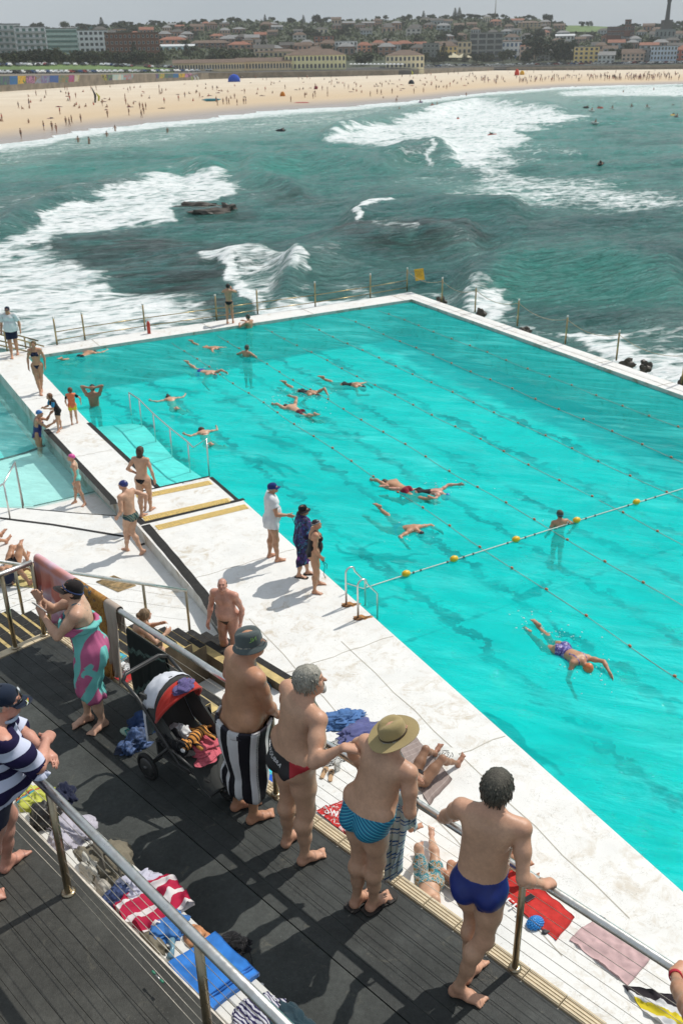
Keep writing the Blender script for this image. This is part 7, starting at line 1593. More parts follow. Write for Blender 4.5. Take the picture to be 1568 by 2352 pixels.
ft = fw(((198, 1158), (187, 1167)), ((178, 1153), (165, 1158)), ZT-.14)
p = Human(mid(ft), -100, H=1.36, feet=ft, fat=.88, fem=.3, lean=4, head=(0, -14), h=hm_, child=True); p.make('small girl in a pink cap and pale turquoise swimsuit wading out of the shallow pool', 'fair'); p.swimsuit(fabric('pale_turquoise_suit', (.16, .55, .50)), cut=.6); p.swimcap(simple('pink_swim_cap', (.65, .08, .32), .35))
b_ = at(92, 1022, -.40); 
p = Human((b_[0], b_[1], -.98), 75, H=1.66, fat=1.12, fem=1, lean=12, head=(0, -6), h=hm_, arms=[dict(t=(-.03, .22, .05), e=(-.3, -.4, -1), d=(0, .8, .6)), dict(t=(-.02, .26, -.06), e=(.6, -.2, -1), d=(-.2, .8, .7))])
p.make('woman in blue cap standing in the small pool, reaching up to a child', 'tan'); p.swimsuit(simple('dark_blue_lycra', (.006, .015, .12), .45), cut=.7, back=.16); p.swimcap(simple('cap_blue_white', (.04, .16, .42), .35, vary=.7, scale=14), low=-.01)
ft = fw(((144, 984), (138, 987)), ((138, 991), (131, 995)), 0)
p = Human(mid(ft), -125, H=1.20, feet=ft, fat=.9, lean=22, head=(0, -24), h=hm_, child=True, arms=[dict(t=(.02, .18, -.14), e=(-.5, -.6, -.6)), dict(t=(-.02, .2, -.15), e=(.5, -.6, -.6))])
p.make('child in black vest with blue sleeves leaning down to a woman', 'fair'); p.hair(hairm('auburn_hair', (.08, .03, .012), (.24, .10, .045)), top=.010, rough=.008, low=-.045); tshirt(p, M_BLK, hem=.5, sleeve=.05, gap=.006, fold=.002, name='rash_vest'); p.briefs(M_BLK, cut=.1, low=-.15, name='shorts')
for i in (0, 1):
    S, E = p.sh[i], p.el[i]; f = ((p.V-S)@(E-S))/((E-S)@(E-S)); q = (np.isin(p.rg, [UARM, SHO])) & (f > .0) & (f < .85) & (np.linalg.norm(p.V-S-np.clip(f, 0, 1)[:, None]*(E-S), axis=1) < .06); p.shell('sleeve', q, fabric('cyan_sleeve', (.02, .22, .42)), .010)
ft = fw(((166, 977), (168, 971)), ((178, 973), (180, 967)), 0)
p = Human(mid(ft), -12, H=1.10, feet=ft, fat=.92, lean=4, head=(-20, -10), h=hm_, child=True, arms=[dict(t=(-.05, .06, -.28)), dict(t=(.14, .0, -.24), e=(.8, -.4, 0))])
p.make('small child in an orange and black rash vest and yellow shorts standing on the walkway', 'fair'); p.hair(hairm('auburn_hair2', (.08, .03, .012), (.20, .09, .04)), top=.010, rough=.008, low=-.045); tshirt(p, fabric('orange_vest', (.78, .20, .09)), hem=.50, sleeve=.1, gap=.006, fold=.004, name='rash_vest'); p.briefs(fabric('yellow_shorts', (.66, .60, .04)), top=.06, cut=.0, low=-.16, name='shorts', off=.014)
for i in (0, 1):
    S, E = p.sh[i], p.el[i]; f = ((p.V-S)@(E-S))/((E-S)@(E-S)); q = (np.isin(p.rg, [UARM, SHO])) & (f > .05) & (f < .7) & (np.linalg.norm(p.V-S-np.clip(f, 0, 1)[:, None]*(E-S), axis=1) < .06); p.shell('sleeve', q, M_BLK, .010)
ft = fw(((97, 897), (95, 907)), ((94, 905), (98, 915)), 0)
p = Human(mid(ft), 172, H=1.76, feet=ft, fat=.94, fem=1, lean=2, head=(10, -14), h=hm_, arms=[dict(t=(-.05, .0, -.30)), dict(t=(.05, .04, -.29))])
p.make('slim woman in a navy bikini walking along the white walkway towards the camera', 'tan'); p.hair(hairm('dark_blond', (.08, .05, .02), (.22, .15, .08)), top=.006, length=.0, back=.004); p.bikini_top(M_NAVY, z=.19, hgt=.022); t_ = p.tcoord(); p.shell('bikini_front', np.isin(p.rg, [TORSO]) & (t_[:, 1] > .01) & (t_[:, 2] > .18) & (t_[:, 2] < .262) & (np.abs(t_[:, 0]) < .075-.5*np.maximum(t_[:, 2]-.21, 0)), M_NAVY, .005); p.briefs(M_NAVY, top=.008, cut=1.4, low=-.088)
ft = fw(((42, 812), (41, 819)), ((29, 821), (28, 829)), 0)
p = Human(mid(ft), 176, H=1.86, feet=ft, fat=1.16, belly=.5, head=(0, -12), h=hm_, arms=[dict(t=(-.07, .0, -.30)), dict(t=(.07, .02, -.30))])
p.make('man in a white polo shirt, navy shorts and cap standing at the far left corner', 'tan'); p.hair(M_HAIRD, top=.004, low=-.02, hat=True); p.cap_hat(M_NAVY, None, brim=.035); tshirt(p, M_WHT, hem=.505, sleeve=.75, gap=.014, fold=.012, seed=8, name='polo_shirt'); drape(p, 'shorts', M_NAVY, .52, .36, regs=(PELV, THIGH), gap=.014, fold=.01, seed=3, nf=5)
ft = fw(((522, 744), (524, 741)), ((535, 743), (537, 740)), 0)
p = Human(mid(ft), 4, H=1.60, feet=ft, fat=.86, lean=-2, head=(0, 6), h=hm_, arms=[dict(t=(.055, .14, .03), e=(-1, .2, -.7), d=(.2, .3, .9), c=.6), dict(t=(-.055, .14, .03), e=(1, .2, -.7), d=(-.2, .3, .9), c=.6)])
p.make('thin youth in black briefs standing on the far rim, hands raised to his face', 'tan'); p.hair(M_HAIRK, top=.010, low=-.04); p.briefs(M_BLK, top=.028, cut=.9)
PRONE = [[1, 0, 0], [0, 0, 1], [0, -1, 0]]; SUP = [[-1, 0, 0], [0, 0, 1], [0, 1, 0]]
def heading(a, b): v = np.array(b)-np.array(a); return math.degrees(math.atan2(v[0], v[1]))
splash_v = []
def upright(x, y, yaw, H, label, skin='tan', depth=.50, **kw):
    """standing or treading water; x, y: where the body meets the water; depth: share of height below water"""
    b = at(x, y, ZW); q = Human((b[0], b[1], ZW-depth*H), yaw, H=H, h=hm_, **kw); q.make(label, skin); return q
def swimmer(feet, hips, head, label, skin='tan', H=1.75, arms=None, fat=1.0, fem=0, hz=-.085, roll=0, pitch=8, kick=.1, spread=.06, lieM=PRONE, headp=(0, 20), **kw):
    f_, b, hd = at(*feet, ZW), at(*hips, ZW), at(*head, ZW); yw = heading(f_, hd); L_ = lambda x, y, z: np.array([x, y, z])*H
    Rp = np.array(lieM, float)@roty(R(roll))@rotx(R(pitch))
    c = np.array([0, 0, hz+0.0])
    fb = [('l', L_(-spread, -.46, -.055+kick*.5), L_(-spread, -.60, -.06+kick*.5)), ('l', L_(spread, -.46, -.055-kick*.5), L_(spread, -.60, -.07-kick*.5))]
    q = Human((b[0], b[1], ZW), yw, H=H, feet=fb, fat=fat, fem=fem, h=hm_, lie=Rp, cpos=c, knees=[(0, 0, -1), (0, 0, -1)], arms=arms, head=headp, **kw)
    q.make(label, skin); return q
def rev(q): return q
p = upright(571, 752, -60, 1.75, 'man resting his arms on the far rim beside the photographing youth', 'tan', .70, arms=[dict(t=(.03, .22, -.06), e=(-1, 0, -.5)), dict(t=(.0, .22, -.02), e=(1, 0, -.5))], head=(20, 0)); p.hair(M_HAIRD, top=.006, low=-.03)
p = upright(568, 817, 30, 1.65, 'woman in a dark swimsuit standing chest deep in the far part of the pool', 'tan', .76, fem=1, fat=1.1, arms=[dict(t=(-.12, .10, -.16), e=(-1, -.4, 0)), dict(t=(.12, .10, -.16), e=(1, -.4, 0))]); p.swimsuit(M_BLK, back=.18); p.hair(M_HAIRD, top=.004, low=-.04)
p = upright(218, 931, -4, 1.78, 'man standing waist deep with both hands behind his head, seen from behind', 'brown', .62, fat=1.02, arms=[dict(t=(.075, -.02, .13), e=(-1, .1, .2), d=(.9, -.3, .3)), dict(t=(-.075, -.02, .13), e=(1, .1, .2), d=(-.9, -.3, .3))]); p.hair(M_HAIRK, top=.005, low=-.03)
p = upright(1283, 1204, -14, 1.55, 'boy with blue goggles strap standing chest deep beyond the yellow buoys', 'tan', .78, fat=.92, arms=[dict(t=(-.07, .06, -.25)), dict(t=(.12, .06, -.22), e=(1, -.4, 0))]); p.hair(M_HAIRD, top=.006, low=-.04); p.band('goggle_strap', simple('cyan_strap', (.02, .22, .40), .4), z=.0, w=.007, r=1.14)
AO = lambda l, r: [l, r]
q = swimmer((136, 826), (188, 817), (218, 800), 'swimmer in dark shorts nearing the far rim at the left, one arm stretched out', 'tan', arms=[dict(t=(-.06, -.22, -.08), e=(-1, 0, 0)), dict(t=(.04, .30, .0), e=(1, 0, 0), d=(0, 1, 0))], headp=(0, 30)); q.hair(M_HAIRD, top=.004, low=-.03); q.briefs(M_BLK, top=.03, cut=.1, low=-.17, name='shorts')
q = swimmer((448, 792), (474, 797), (492, 800), 'small swimmer doing breaststroke near the far rim, dark head forward', 'tan', H=1.6, arms=[dict(t=(-.10, .27, -.02), e=(-1, 0, 0)), dict(t=(.10, .27, -.02), e=(1, 0, 0))], headp=(0, 34)); q.hair(M_HAIRK, top=.006, low=-.04)
q = swimmer((424, 843), (464, 852), (488, 861), 'freestyle swimmer in blue shorts in the far half, left arm reaching', 'fair', arms=[dict(t=(-.02, .30, .06), e=(-.6, 0, 1)), dict(t=(.06, .05, -.24), e=(1, 0, -.2))], kick=.14); q.swimcap(simple('plum_cap', (.20, .06, .08), .35), low=-.02); q.briefs(simple('royal_short', (.02, .03, .30), .6), top=.03, cut=.2, low=-.14)
q = swimmer((418, 938), (400, 925), (389, 912), 'dark haired woman swimming breaststroke away from the camera, arms spread', 'fair', H=1.62, fem=1, hz=-.20, pitch=24, spread=.10, arms=[dict(t=(-.26, .12, .0), e=(-1, 0, 0)), dict(t=(.26, .12, .0), e=(1, 0, 0))], headp=(0, 34)); q.hair(M_HAIRK, top=.008, back=.006, low=-.05)
q = swimmer((500, 1016), (478, 1003), (464, 985), 'woman with a black bikini strap treading water beyond the ramp rail', 'fair', H=1.62, fem=1, hz=-.22, pitch=28, spread=.12, arms=[dict(t=(-.22, .10, .0), e=(-1, 0, 0)), dict(t=(.22, .14, .0), e=(1, 0, 0))], headp=(0, 34)); q.hair(M_HAIRB, top=.006, length=.03); q.bikini_top(M_BLK, z=.19, hgt=.02)
q = swimmer((764, 876), (792, 882), (812, 882), 'breaststroke swimmer in a dark suit in the middle of the pool, black hair', 'tan', fem=.4, arms=[dict(t=(-.10, .18, -.05), e=(-1, 0, 0)), dict(t=(.07, .23, -.10), e=(1, 0, -1))], headp=(0, 36)); q.hair(M_HAIRK, top=.006, low=-.04); q.swimsuit(M_BLK)
q = swimmer((732, 956), (688, 944), (658, 927), 'freestyle swimmer in maroon shorts, arm arcing forward with spray behind', 'fair', H=1.8, arms=[dict(t=(-.03, .30, .02), e=(-.6, 0, 1)), dict(t=(.10, .23, .10), e=(1, -.2, 1))], kick=.16); q.hair(M_HAIRD, top=.004, low=-.04); q.briefs(fabric('maroon_short', (.10, .008, .02)), top=.045, cut=.1, low=-.17, name='shorts')
q = swimmer((660, 888), (694, 898), (718, 903), 'freestyle swimmer in a dark suit just behind the one in maroon shorts', 'tan', arms=[dict(t=(-.03, .24, .0), e=(-.6, 0, 1)), dict(t=(.16, .06, -.16), e=(1, 0, -1))]); q.hair(M_HAIRD, top=.004, low=-.04); q.swimsuit(M_BLK)
q = swimmer((968, 1136), (930, 1126), (906, 1114), 'swimmer in dark red trunks crossing under the lane rope', 'tan', arms=[dict(t=(.03, .30, .0), e=(-.6, 0, 1)), dict(t=(.10, -.02, -.26), e=(1, 0, -.6))], hz=-.03); q.hair(M_HAIRD, top=.004, low=-.04); q.briefs(fabric('dark_red_trunk', (.22, .01, .03)), top=.03, cut=.3, low=-.13)
q = swimmer((918, 1128), (965, 1128), (1005, 1126), 'swimmer in a blue cap and dark suit stretching one arm far forward', 'pink', fem=.8, arms=[dict(t=(-.10, .28, .05), e=(-1, 0, .4)), dict(t=(.03, -.03, -.10), e=(1, -.4, 0))], headp=(30, 26), roll=18); q.swimcap(simple('bright_blue_cap', (.01, .18, .42), .35), low=-.015); q.swimsuit(M_BLK)
q = swimmer((880, 1190), (918, 1203), (943, 1217), 'breaststroke swimmer in a black cap and goggles coming towards the camera, arms wide', 'tan', hz=-.17, pitch=20, spread=.11, arms=[dict(t=(-.17, .20, -.04), e=(-1, 0, 0)), dict(t=(.20, .14, -.06), e=(1, 0, 0))], headp=(0, 44)); q.swimcap(simple('black_swim_cap', (.02, .015, .015), .35)); q.goggles(simple('blue_goggles', (.02, .12, .3), .2)); q.briefs(fabric('blue_brief', (.03, .12, .30)))
q = swimmer((1211, 1436), (1292, 1496), (1343, 1537), 'freestyle swimmer in an orange cap and patterned suit in the nearest open lane', 'tan', H=1.74, fem=.8, hz=.005, arms=[dict(t=(-.04, .29, -.02), e=(-1, 0, .6), c=.15), dict(t=(.07, .13, -.26), e=(1, 0, -.5), c=.1)], headp=(0, 4), kick=.05)
q.swimcap(simple('orange_swim_cap', (.72, .20, .07), .35, vary=.2, scale=10), low=-.03); t = NT('violet_print'); c = t.coord('Object'); q.swimsuit(t.pbsdf(t.ramp(t.noise(c, 22, 3, .6, 1), [(.35, (.06, .03, .18)), (.5, (.12, .14, .42)), (.58, (.50, .35, .55)), (.66, (.04, .05, .2))], 'CONSTANT'), .5), cut=.9, back=.11)
sv = MB(); rs = random.Random(4)
for (x, y, n, sx) in ((1288, 1474, 60, .22), (1362, 1545, 50, .3), (1210, 1432, 40, .2), (695, 955, 80, .35), (716, 910, 70, .35), (640, 925, 50, .3), (512, 858, 40, .25), (654, 896, 25, .2), (462, 838, 30, .25), (1015, 1128, 25, .3), (943, 1225, 25, .3), (1050, 1115, 20, .3), (215, 803, 25, .3), (1284, 1206, 16, .25)):
    c = Vector(at(x, y, ZW))
    for i in range(n//2):
        p_ = c+Vector((rs.gauss(0, sx), rs.gauss(0, sx), abs(rs.gauss(0, .05))+.01)); r_ = rs.uniform(.005, .014); sv.lathe([(r_*.3, -r_), (r_, 0), (r_*.3, r_)], c=p_, n=5, sx=rs.uniform(.8, 2.2))
q = sv.build('spray', simple('white_spray', (.85, .9, .9), .3, vary=.02)); tag(q, kind='stuff')
def supine(hips, feetdir_px, label, skin='tan', H=1.7, z=0.02, legs=None, prop=0, arms=None, h=.0105, **kw):
    b = at(*hips, z); f = at(*feetdir_px, z); yw = heading(f, b); L_ = lambda q: np.array(q)*H
    Rp = np.array(SUP, float)@rotx(R(-0.001)); legs = legs or [((.055, -.48), .0), ((.055, -.48), .0)]
    q = Human((b[0], b[1], z), yw, H=H, feet=[('l', L_((.06, -.40, 0)), L_((.06, -.5, .1)))]*2, lie=Rp, cpos=np.array([0, 0, .065*H]), lean=prop, an_=[L_(g) for g in kw.pop('ank')], knees=kw.pop('kne', [(0, 0, 1), (0, 0, 1)]), arms=arms, h=h, **kw)
    q.make(label, skin); return q
from mathutils import noise as MN
def wr(p, s=1.0, seed=0):
    v = Vector((p[0]*s+seed*3.1, p[1]*s-seed*1.7, (p[2] if len(p) > 2 else 0)*s+seed)); a = MN.noise(v*3.2); b = MN.noise(v*7.1); return (1-abs(a)*2.2)*.7+(1-abs(b)*2.)*.3
def flat_cloth(name, pts, z, m, label, cat='towel', wrinkle=.012, thick=.008, nu=26, nv_=18, seed=1, world=False, group=None, edge=.01):
    """cloth spread on a surface; pts: four photo points in order"""
    P = [Vector(at(x, y, z)) if not world else Vector((x, y, z)) for x, y in pts]; V = []; o = P[0]; c = sum(P, Vector())/4
    for j in range(nv_+1):
        for i in range(nu+1):
            u, v = i/nu, j/nv_; p = (P[0]*(1-u)+P[1]*u)*(1-v)+(P[3]*(1-u)+P[2]*u)*v; ew = edge*2.2; p = p+Vector((MN.noise(Vector((p.x*5, p.y*5, seed)))*ew, MN.noise(Vector((p.x*5, p.y*5, seed+9)))*ew, 0))
            p.z = z+thick+wrinkle*max(0, wr((p.x, p.y, 0), 1.6, seed)-.45)*1.6; V.append(p-c)
    n = nu+1; F = [(j*n+i, j*n+i+1, (j+1)*n+i+1, (j+1)*n+i) for j in range(nv_) for i in range(nu)]; k = len(V); V2 = [Vector((q.x, q.y, z-c.z)) for q in V]
    bd = [i for i in range(nu)]+[j*n+nu for j in range(nv_)]+[nv_*n+i for i in range(nu, 0, -1)]+[j*n for j in range(nv_, 0, -1)]
    F2 = [(bd[i], bd[(i+1) % len(bd)], bd[(i+1) % len(bd)]+k, bd[i]+k) for i in range(len(bd))]
    nrm = (P[1]-P[0]).cross(P[3]-P[0]).z
    me = mesh(name, V+V2, F+F2 if nrm > 0 else [f[::-1] for f in F+F2], m, True); uv = me.attributes.new('uvc', 'FLOAT_VECTOR', 'POINT'); A = []
    for rep in (0, 1):
        for j in range(nv_+1):
            for i in range(nu+1): A += [i/nu*(P[1]-P[0]).length, j/nv_*(P[3]-P[0]).length, 0]
    uv.data.foreach_set('vector', A); o_ = link(name, me, loc=c); return tag(o_, label, cat, group)
def heap(name, c, size, m, label, cat='towel', seed=1, rz=0, rough=.30, fold=4.0, flat=.55, sub_=5, parent=None, top=True):
    """crumpled cloth or soft bag: a lump with folds, flat below"""
    import bmesh
    bm = bmesh.new(); bmesh.ops.create_icosphere(bm, subdivisions=sub_, radius=1)
    for v in bm.verts:
        n = v.co.normalized(); a = MN.noise(n*1.5+Vector((seed, 0, 0))); w_ = Vector((MN.noise(n*1.3+Vector((seed, 5, 0))), MN.noise(n*1.3+Vector((0, seed, 5))), MN.noise(n*1.3+Vector((5, 0, seed)))))*1.1; m_ = Vector((n.x*.8, n.y*2.2, n.z*1.4))+w_; f1 = math.exp(-(MN.noise(m_*fold*.30+Vector((0, seed*2., 0)))*5)**2)*1.1-.4; f2 = math.exp(-(MN.noise(m_*fold*.55+Vector((0, 0, seed*1.3)))*4)**2)-.4
        r_ = .78+.40*a+rough*(.55*f1+.22*f2)*.62; q = n*r_; z = q.z*size[2]
        if q.z < 0: z *= .15; q = Vector((q.x*1.06, q.y*1.06, q.z))
        v.co = Vector((q.x*size[0], q.y*size[1], z+size[2]*.02))
    me = bpy.data.meshes.new(name); bm.to_mesh(me); bm.free(); me.materials.append(m); me.polygons.foreach_set('use_smooth', np.ones(len(me.polygons), bool))
    o = link(name, me, parent, c, rz); return tag(o, label, cat) if label else o
def rail_towel(name, d0, d1, near, far_, m, label, seed=1, e=4.05, zt=None, slope=0, taper=0, wav=.02, nx=40, fr=None, rr_=.034):
    """cloth hung over a rail: near/far: drops on the deck side and the pool side"""
    zt = RZ if zt is None else zt; V = []; nprof = 0; c = dk((d0+d1)/2, e, zt)
    for i in range(nx+1):
        f = i/nx; d = d0+(d1-d0)*f; nr_ = near*(1+slope*(f-.5)); fr_ = far_; row = []
        for k in range(14): t_ = 1-k/14; row.append((-rr_-.006-wav*(1-k/14)*(.6+math.sin(f*21+seed*2+t_*2)+.5*math.sin(f*43+seed)), -nr_*t_, t_))
        for k in range(7): a = math.pi-math.pi*k/6; row.append((math.cos(a)*(rr_+.005), math.sin(a)*(rr_+.006), 0))
        for k in range(1, 15): t_ = k/14; row.append((rr_+.006+wav*t_*(.6+math.sin(f*19+seed+t_*2)), -fr_*t_, t_))
        for x, z, t_ in row: dd_ = d+(((d0+d1)/2)-d)*taper*t_+.012*math.sin(t_*6+f*9+seed); V.append(dk(dd_, e+x, zt+z)-c)
        nprof = len(row)
    F = [(i*nprof+k, (i+1)*nprof+k, (i+1)*nprof+k+1, i*nprof+k+1) for i in range(nx) for k in range(nprof-1)]
    me = mesh(name, V, F, m, True); uv = me.attributes.new('uvc', 'FLOAT_VECTOR', 'POINT'); A = []
    for i in range(nx+1):
        for k in range(nprof): A += [i/nx*abs(d1-d0), (14-k)/14*near if k < 14 else -(k-20)/14*far_, 0]
    uv.data.foreach_set('vector', A); o = link(name, me, loc=c); md_ = o.modifiers.new('thickness', 'SOLIDIFY'); md_.thickness = .006; md_.offset = 1
    return tag(o, label, 'towel')
drl = lambda x, y: dR(x, y)
t = NT('pink_orange_sarong'); c = t.coord('Object', rot=(0, 0, .8)); s_ = t.n('ShaderNodeSeparateXYZ'); t.l(t.attr('uvc', 'Vector'), s_.inputs[0]); w_ = t.math('ADD', t.math('MULTIPLY', s_.outputs[1], 1.1), t.math('MULTIPLY', t.noise(t.coord('Object'), 4, 2), .35)); q = t.ramp(t.math('FRACT', w_), [(0, (.56, .27, .50)), (.20, (.62, .45, .54)), (.34, (.62, .24, .18)), (.52, (.58, .17, .13)), (.64, (.64, .50, .54)), (.80, (.42, .12, .22)), (.95, (.46, .14, .28))]); sm_ = t.pbsdf(q, .85, 0, t.bump(t.noise(t.coord('Object'), 120, 2), .2, .003))
rail_towel('sarong', drl(100, 1276), drl(178, 1333), .62, .30, sm_, 'pink, white and orange sarong hung over the left end of the rail', 1, slope=.15, wav=.05)
t = NT('batik_brown'); c = t.coord('Object'); n1 = t.noise(c, 14, 5, .7, 2.2); n2 = t.noise(t.coord('Object', loc=(2, 2, 2)), 6, 4, .6, 1.5); q = t.ramp(n1, [(.35, (.03, .02, .012)), (.45, (.30, .12, .02)), (.55, (.45, .24, .05)), (.62, (.16, .05, .02)), (.7, (.5, .32, .10))]); q = t.mix(t.ramp(n2, [(.60, 0), (.66, 1)]), q, (.02, .08, .12)); bt_ = t.pbsdf(q, .85)
rail_towel('batik_cloth', drl(179, 1334), drl(248, 1384), .95, .45, bt_, 'brown and gold batik cloth hung over the rail behind the woman', 5, slope=-.1, wav=.012)
rail_towel('beige_towel', drl(249, 1385), drl(272, 1402), .74, .30, fabric('beige_terry', (.42, .34, .28)), 'beige towel bunched over the rail beside the batik cloth', 8, slope=.3, taper=.25, wav=.03, nx=20)
t = NT('black_zigzag'); s_ = t.n('ShaderNodeSeparateXYZ'); t.l(t.attr('uvc', 'Vector'), s_.inputs[0]); w_ = t.math('ADD', s_.outputs[1], t.math('MULTIPLY', t.math('ABSOLUTE', t.math('SUBTRACT', t.math('FRACT', t.math('MULTIPLY', s_.outputs[0], 9)), .5)), .06)); q = t.ramp(t.math('ABSOLUTE', t.math('SUBTRACT', t.math('FRACT', t.math('MULTIPLY', w_, 3.0)), .5)), [(.0, (.10, .16, .14)), (.05, (.10, .16, .14)), (.08, (.008, .012, .011))]); zz = t.pbsdf(t.mix(t.ramp(t.noise(t.coord('Object'), 30, 3), [(.4, .2), (.6, 1)]), (.008, .012, .011), q), .95)
rail_towel('black_shawl', drl(283, 1412), drl(372, 1472), .62, .25, zz, 'black fringed shawl with faint zigzags hung low on the rail behind the stroller', 11, zt=RZ-.17, slope=-1.1, wav=.006, rr_=.006)
rail_towel('striped_beach_towel', drl(905, 1812), drl(950, 1842), .74, .35, stripes('mint_blue_stripes', [(.58, .68, .66), (.035, .12, .33), (.60, .66, .66), (.05, .16, .36), (.60, .68, .68)], 1, .11, [.40, .12, .20, .10, .18], attr='uvc'), 'white, mint and blue striped towel hanging by the man in the olive hat', 14, e=4.03, slope=-.2, taper=.45, wav=.045, nx=26, rr_=.045)
def pram():
    rear, front = Vector((-1.68, 6.70, ZM)), Vector((-1.10, 6.19, ZM)); base = (rear+front)/2; dv = (front-rear); dv.z = 0; yaw = math.atan2(dv.y, dv.x)-math.pi/2
    root = empty('stroller', base+Vector((.02, .14, 0)), yaw, 'three wheeled stroller with a red lined hood, its seat heaped with clothes', 'stroller'); SS = .92; root.scale = (SS,)*3
    blk = simple('dark_stroller_frame', (.03, .03, .03), .4); gry = fabric('charcoal_fabric', (.05, .052, .05)); red = fabric('red_hood', (.48, .04, .03)); rubber = simple('tyre_rubber', (.018, .018, .018), .8)
    def wheel(x, y, r_, w_):
        m = MB(); m.tube([(x, y+math.cos(a)*r_*.86, r_+math.sin(a)*r_*.86) for a in np.linspace(0, 6.2832, 22, endpoint=False)], r_*.16, 8, closed=True); q = m.build('wheel', rubber, root)
        m = MB(); m.lathe([(r_*.62, -w_/2), (r_*.70, -w_*.3), (r_*.70, w_*.3), (r_*.62, w_/2)], c=(x, y, r_), n=16, M=Matrix.Rotation(R(90), 4, 'Y')); m.lathe([(.02, -w_*.8), (.02, w_*.8)], c=(x, y, r_), n=8, M=Matrix.Rotation(R(90), 4, 'Y')); m.build('rim', simple('grey_rim', (.10, .10, .10), .4, .5), q)
    wheel(-.29, -.30, .145, .05); wheel(.29, -.30, .145, .05); wheel(.0, .50, .125, .05)
    m = MB()
    for x in (-.27, .27):
        m.tube([(x*.2, .50, .14), (x, .18, .42), (x, -.35, .92), (x, -.55, 1.02)], .017, 8); m.tube([(x, -.30, .15), (x, .05, .55)], .016, 8); m.tube([(x, .05, .55), (x, .38, .48)], .013, 8)
    m.tube([(-.27, -.55, 1.02), (-.2, -.60, 1.04), (.2, -.60, 1.04), (.27, -.55, 1.02)], .020, 8); m.tube([(-.29, -.30, .145), (.29, -.30, .145)], .012, 8); m.build('frame', blk, root)
    m = MB()
    def slab(pts, th=.025):
        n = len(pts); V = [(-.21, y, z) for y, z in pts]+[(.21, y, z) for y, z in pts]+[(-.21, y, z-th) for y, z in pts]+[(.21, y, z-th) for y, z in pts]; F = []
        for i in range(n-1): F += [(i, n+i, n+i+1, i+1), (2*n+i, 2*n+i+1, 3*n+i+1, 3*n+i), (i, i+1, 2*n+i+1, 2*n+i), (n+i, 3*n+i, 3*n+i+1, n+i+1)]
        m.add(V, F, 0, True)
    slab([(-.40, .92), (-.30, .72), (-.18, .52), (-.08, .44), (.05, .42), (.20, .44), (.28, .38), (.40, .24), (.52, .20)]); m.build('seat', gry, root)
    m = MB()
    for x in (-.215, .215): m.add([(x, -.40, .92), (x, -.18, .52), (x, .05, .42), (x, .2, .46), (x*1.02, .12, .60), (x*1.05, -.12, .80), (x*1.04, -.3, .95)], [(0, 1, 2, 3, 4, 5, 6)])
    q = m.build('side_panel', gry, root); q.modifiers.new('t', 'SOLIDIFY').thickness = .02
    def hoodm(a0, a1, mat_, name, off=0.0):
        hy, hz = -.13, .74; V = []; nr_, nw = 9, 17
        for i in range(nr_):
            a = R(a0+(a1-a0)*i/(nr_-1)); rr0 = .33+off+.012*math.sin(i*2.1)
            for k in range(nw): b = math.pi*k/(nw-1); xx = -math.cos(b)*(.245+off); ss = math.sin(b)**.75; V.append((xx, hy+math.cos(a)*rr0*ss, hz+math.sin(a)*rr0*ss))
        F = [(i*nw+k, i*nw+k+1, (i+1)*nw+k+1, (i+1)*nw+k) for i in range(nr_-1) for k in range(nw-1)]
        q = link(name, mesh(name, V, F, mat_, True), root); s_ = q.modifiers.new('t', 'SOLIDIFY'); s_.thickness = .012; return q
    hoodm(58, 84, red, 'hood_front', .003); hoodm(84, 190, gry, 'hood_back', .004); hoodm(66, 165, red, 'hood_lining', -.016)
    m = MB(); hy, hz = -.13, .74; a = R(57); m.tube([(-math.cos(b)*.252, hy+math.cos(a)*.34*math.sin(b)**.75, hz+math.sin(a)*.34*math.sin(b)**.75) for b in np.linspace(0, math.pi, 19)], .016, 8); m.build('hood_rim', red, root)
    m = MB(); m.box((0, -.02, .28), (.40, .46, .04), bev=.01); m.box((0, -.24, .36), (.40, .02, .18)); m.build('basket', gry, root)
    m = MB(); m.lathe([(.001, 0), (.034, .001), (.034, .008), (.001, .009)], c=(-.288, -.02, .60), n=16, M=Matrix.Rotation(R(-90), 4, 'Y')@Matrix.Scale(1.5, 4, (1, 0, 0))); bd = m.build('badge', simple('badge_black', (.02, .02, .02), .2), root)
    V, F = textmesh('BJ', .05); link('lettering', mesh('lettering', [(-.2985, -.02+v[0], .60+v[1]) for v in V], [f[::-1] for f in F], simple('silver_print', (.55, .55, .5), .4)), bd)
    T_ = inv(root)@Matrix.Scale(SS, 4)
    def loc(x, y, z): return T_@Vector((x, y, z))
    heap('pink_blanket', loc(0, .06, .44), (.20, .26, .07), fabric('pink_blanket', (.58, .12, .16)), 'pink blanket spread on the stroller seat under the toy tiger', 'blanket', 3, yaw, .25)
    flatb = heap('pink_blanket', loc(0.0, .27, .40), (.17, .12, .04), fabric('pink_blanket2', (.60, .13, .17)), 'end of a pink cloth hanging over the front of the stroller seat', 'blanket', 6, yaw, .2)
    heap('white_shirt', loc(.05, -.05, .50), (.13, .17, .10), M_WHT, 'crumpled pale shirt lying in the stroller behind the toy tiger', 'shirt', 9, yaw, .5)
    heap('dark_jacket', loc(.17, .02, .50), (.10, .22, .14), M_BLK, 'black jacket stuffed along the right side of the stroller seat', 'jacket', 12, yaw, .5)
    tg = NT('tiger_fur'); c = tg.coord('Object', scale=(1, 1, 1)); tgm = tg.pbsdf(tg.ramp(tg.wave(c, 9, 5, 'X', detail=2), [(.30, (.015, .010, .008)), (.42, (.58, .24, .05)), (1, (.66, .30, .07))]), .95)
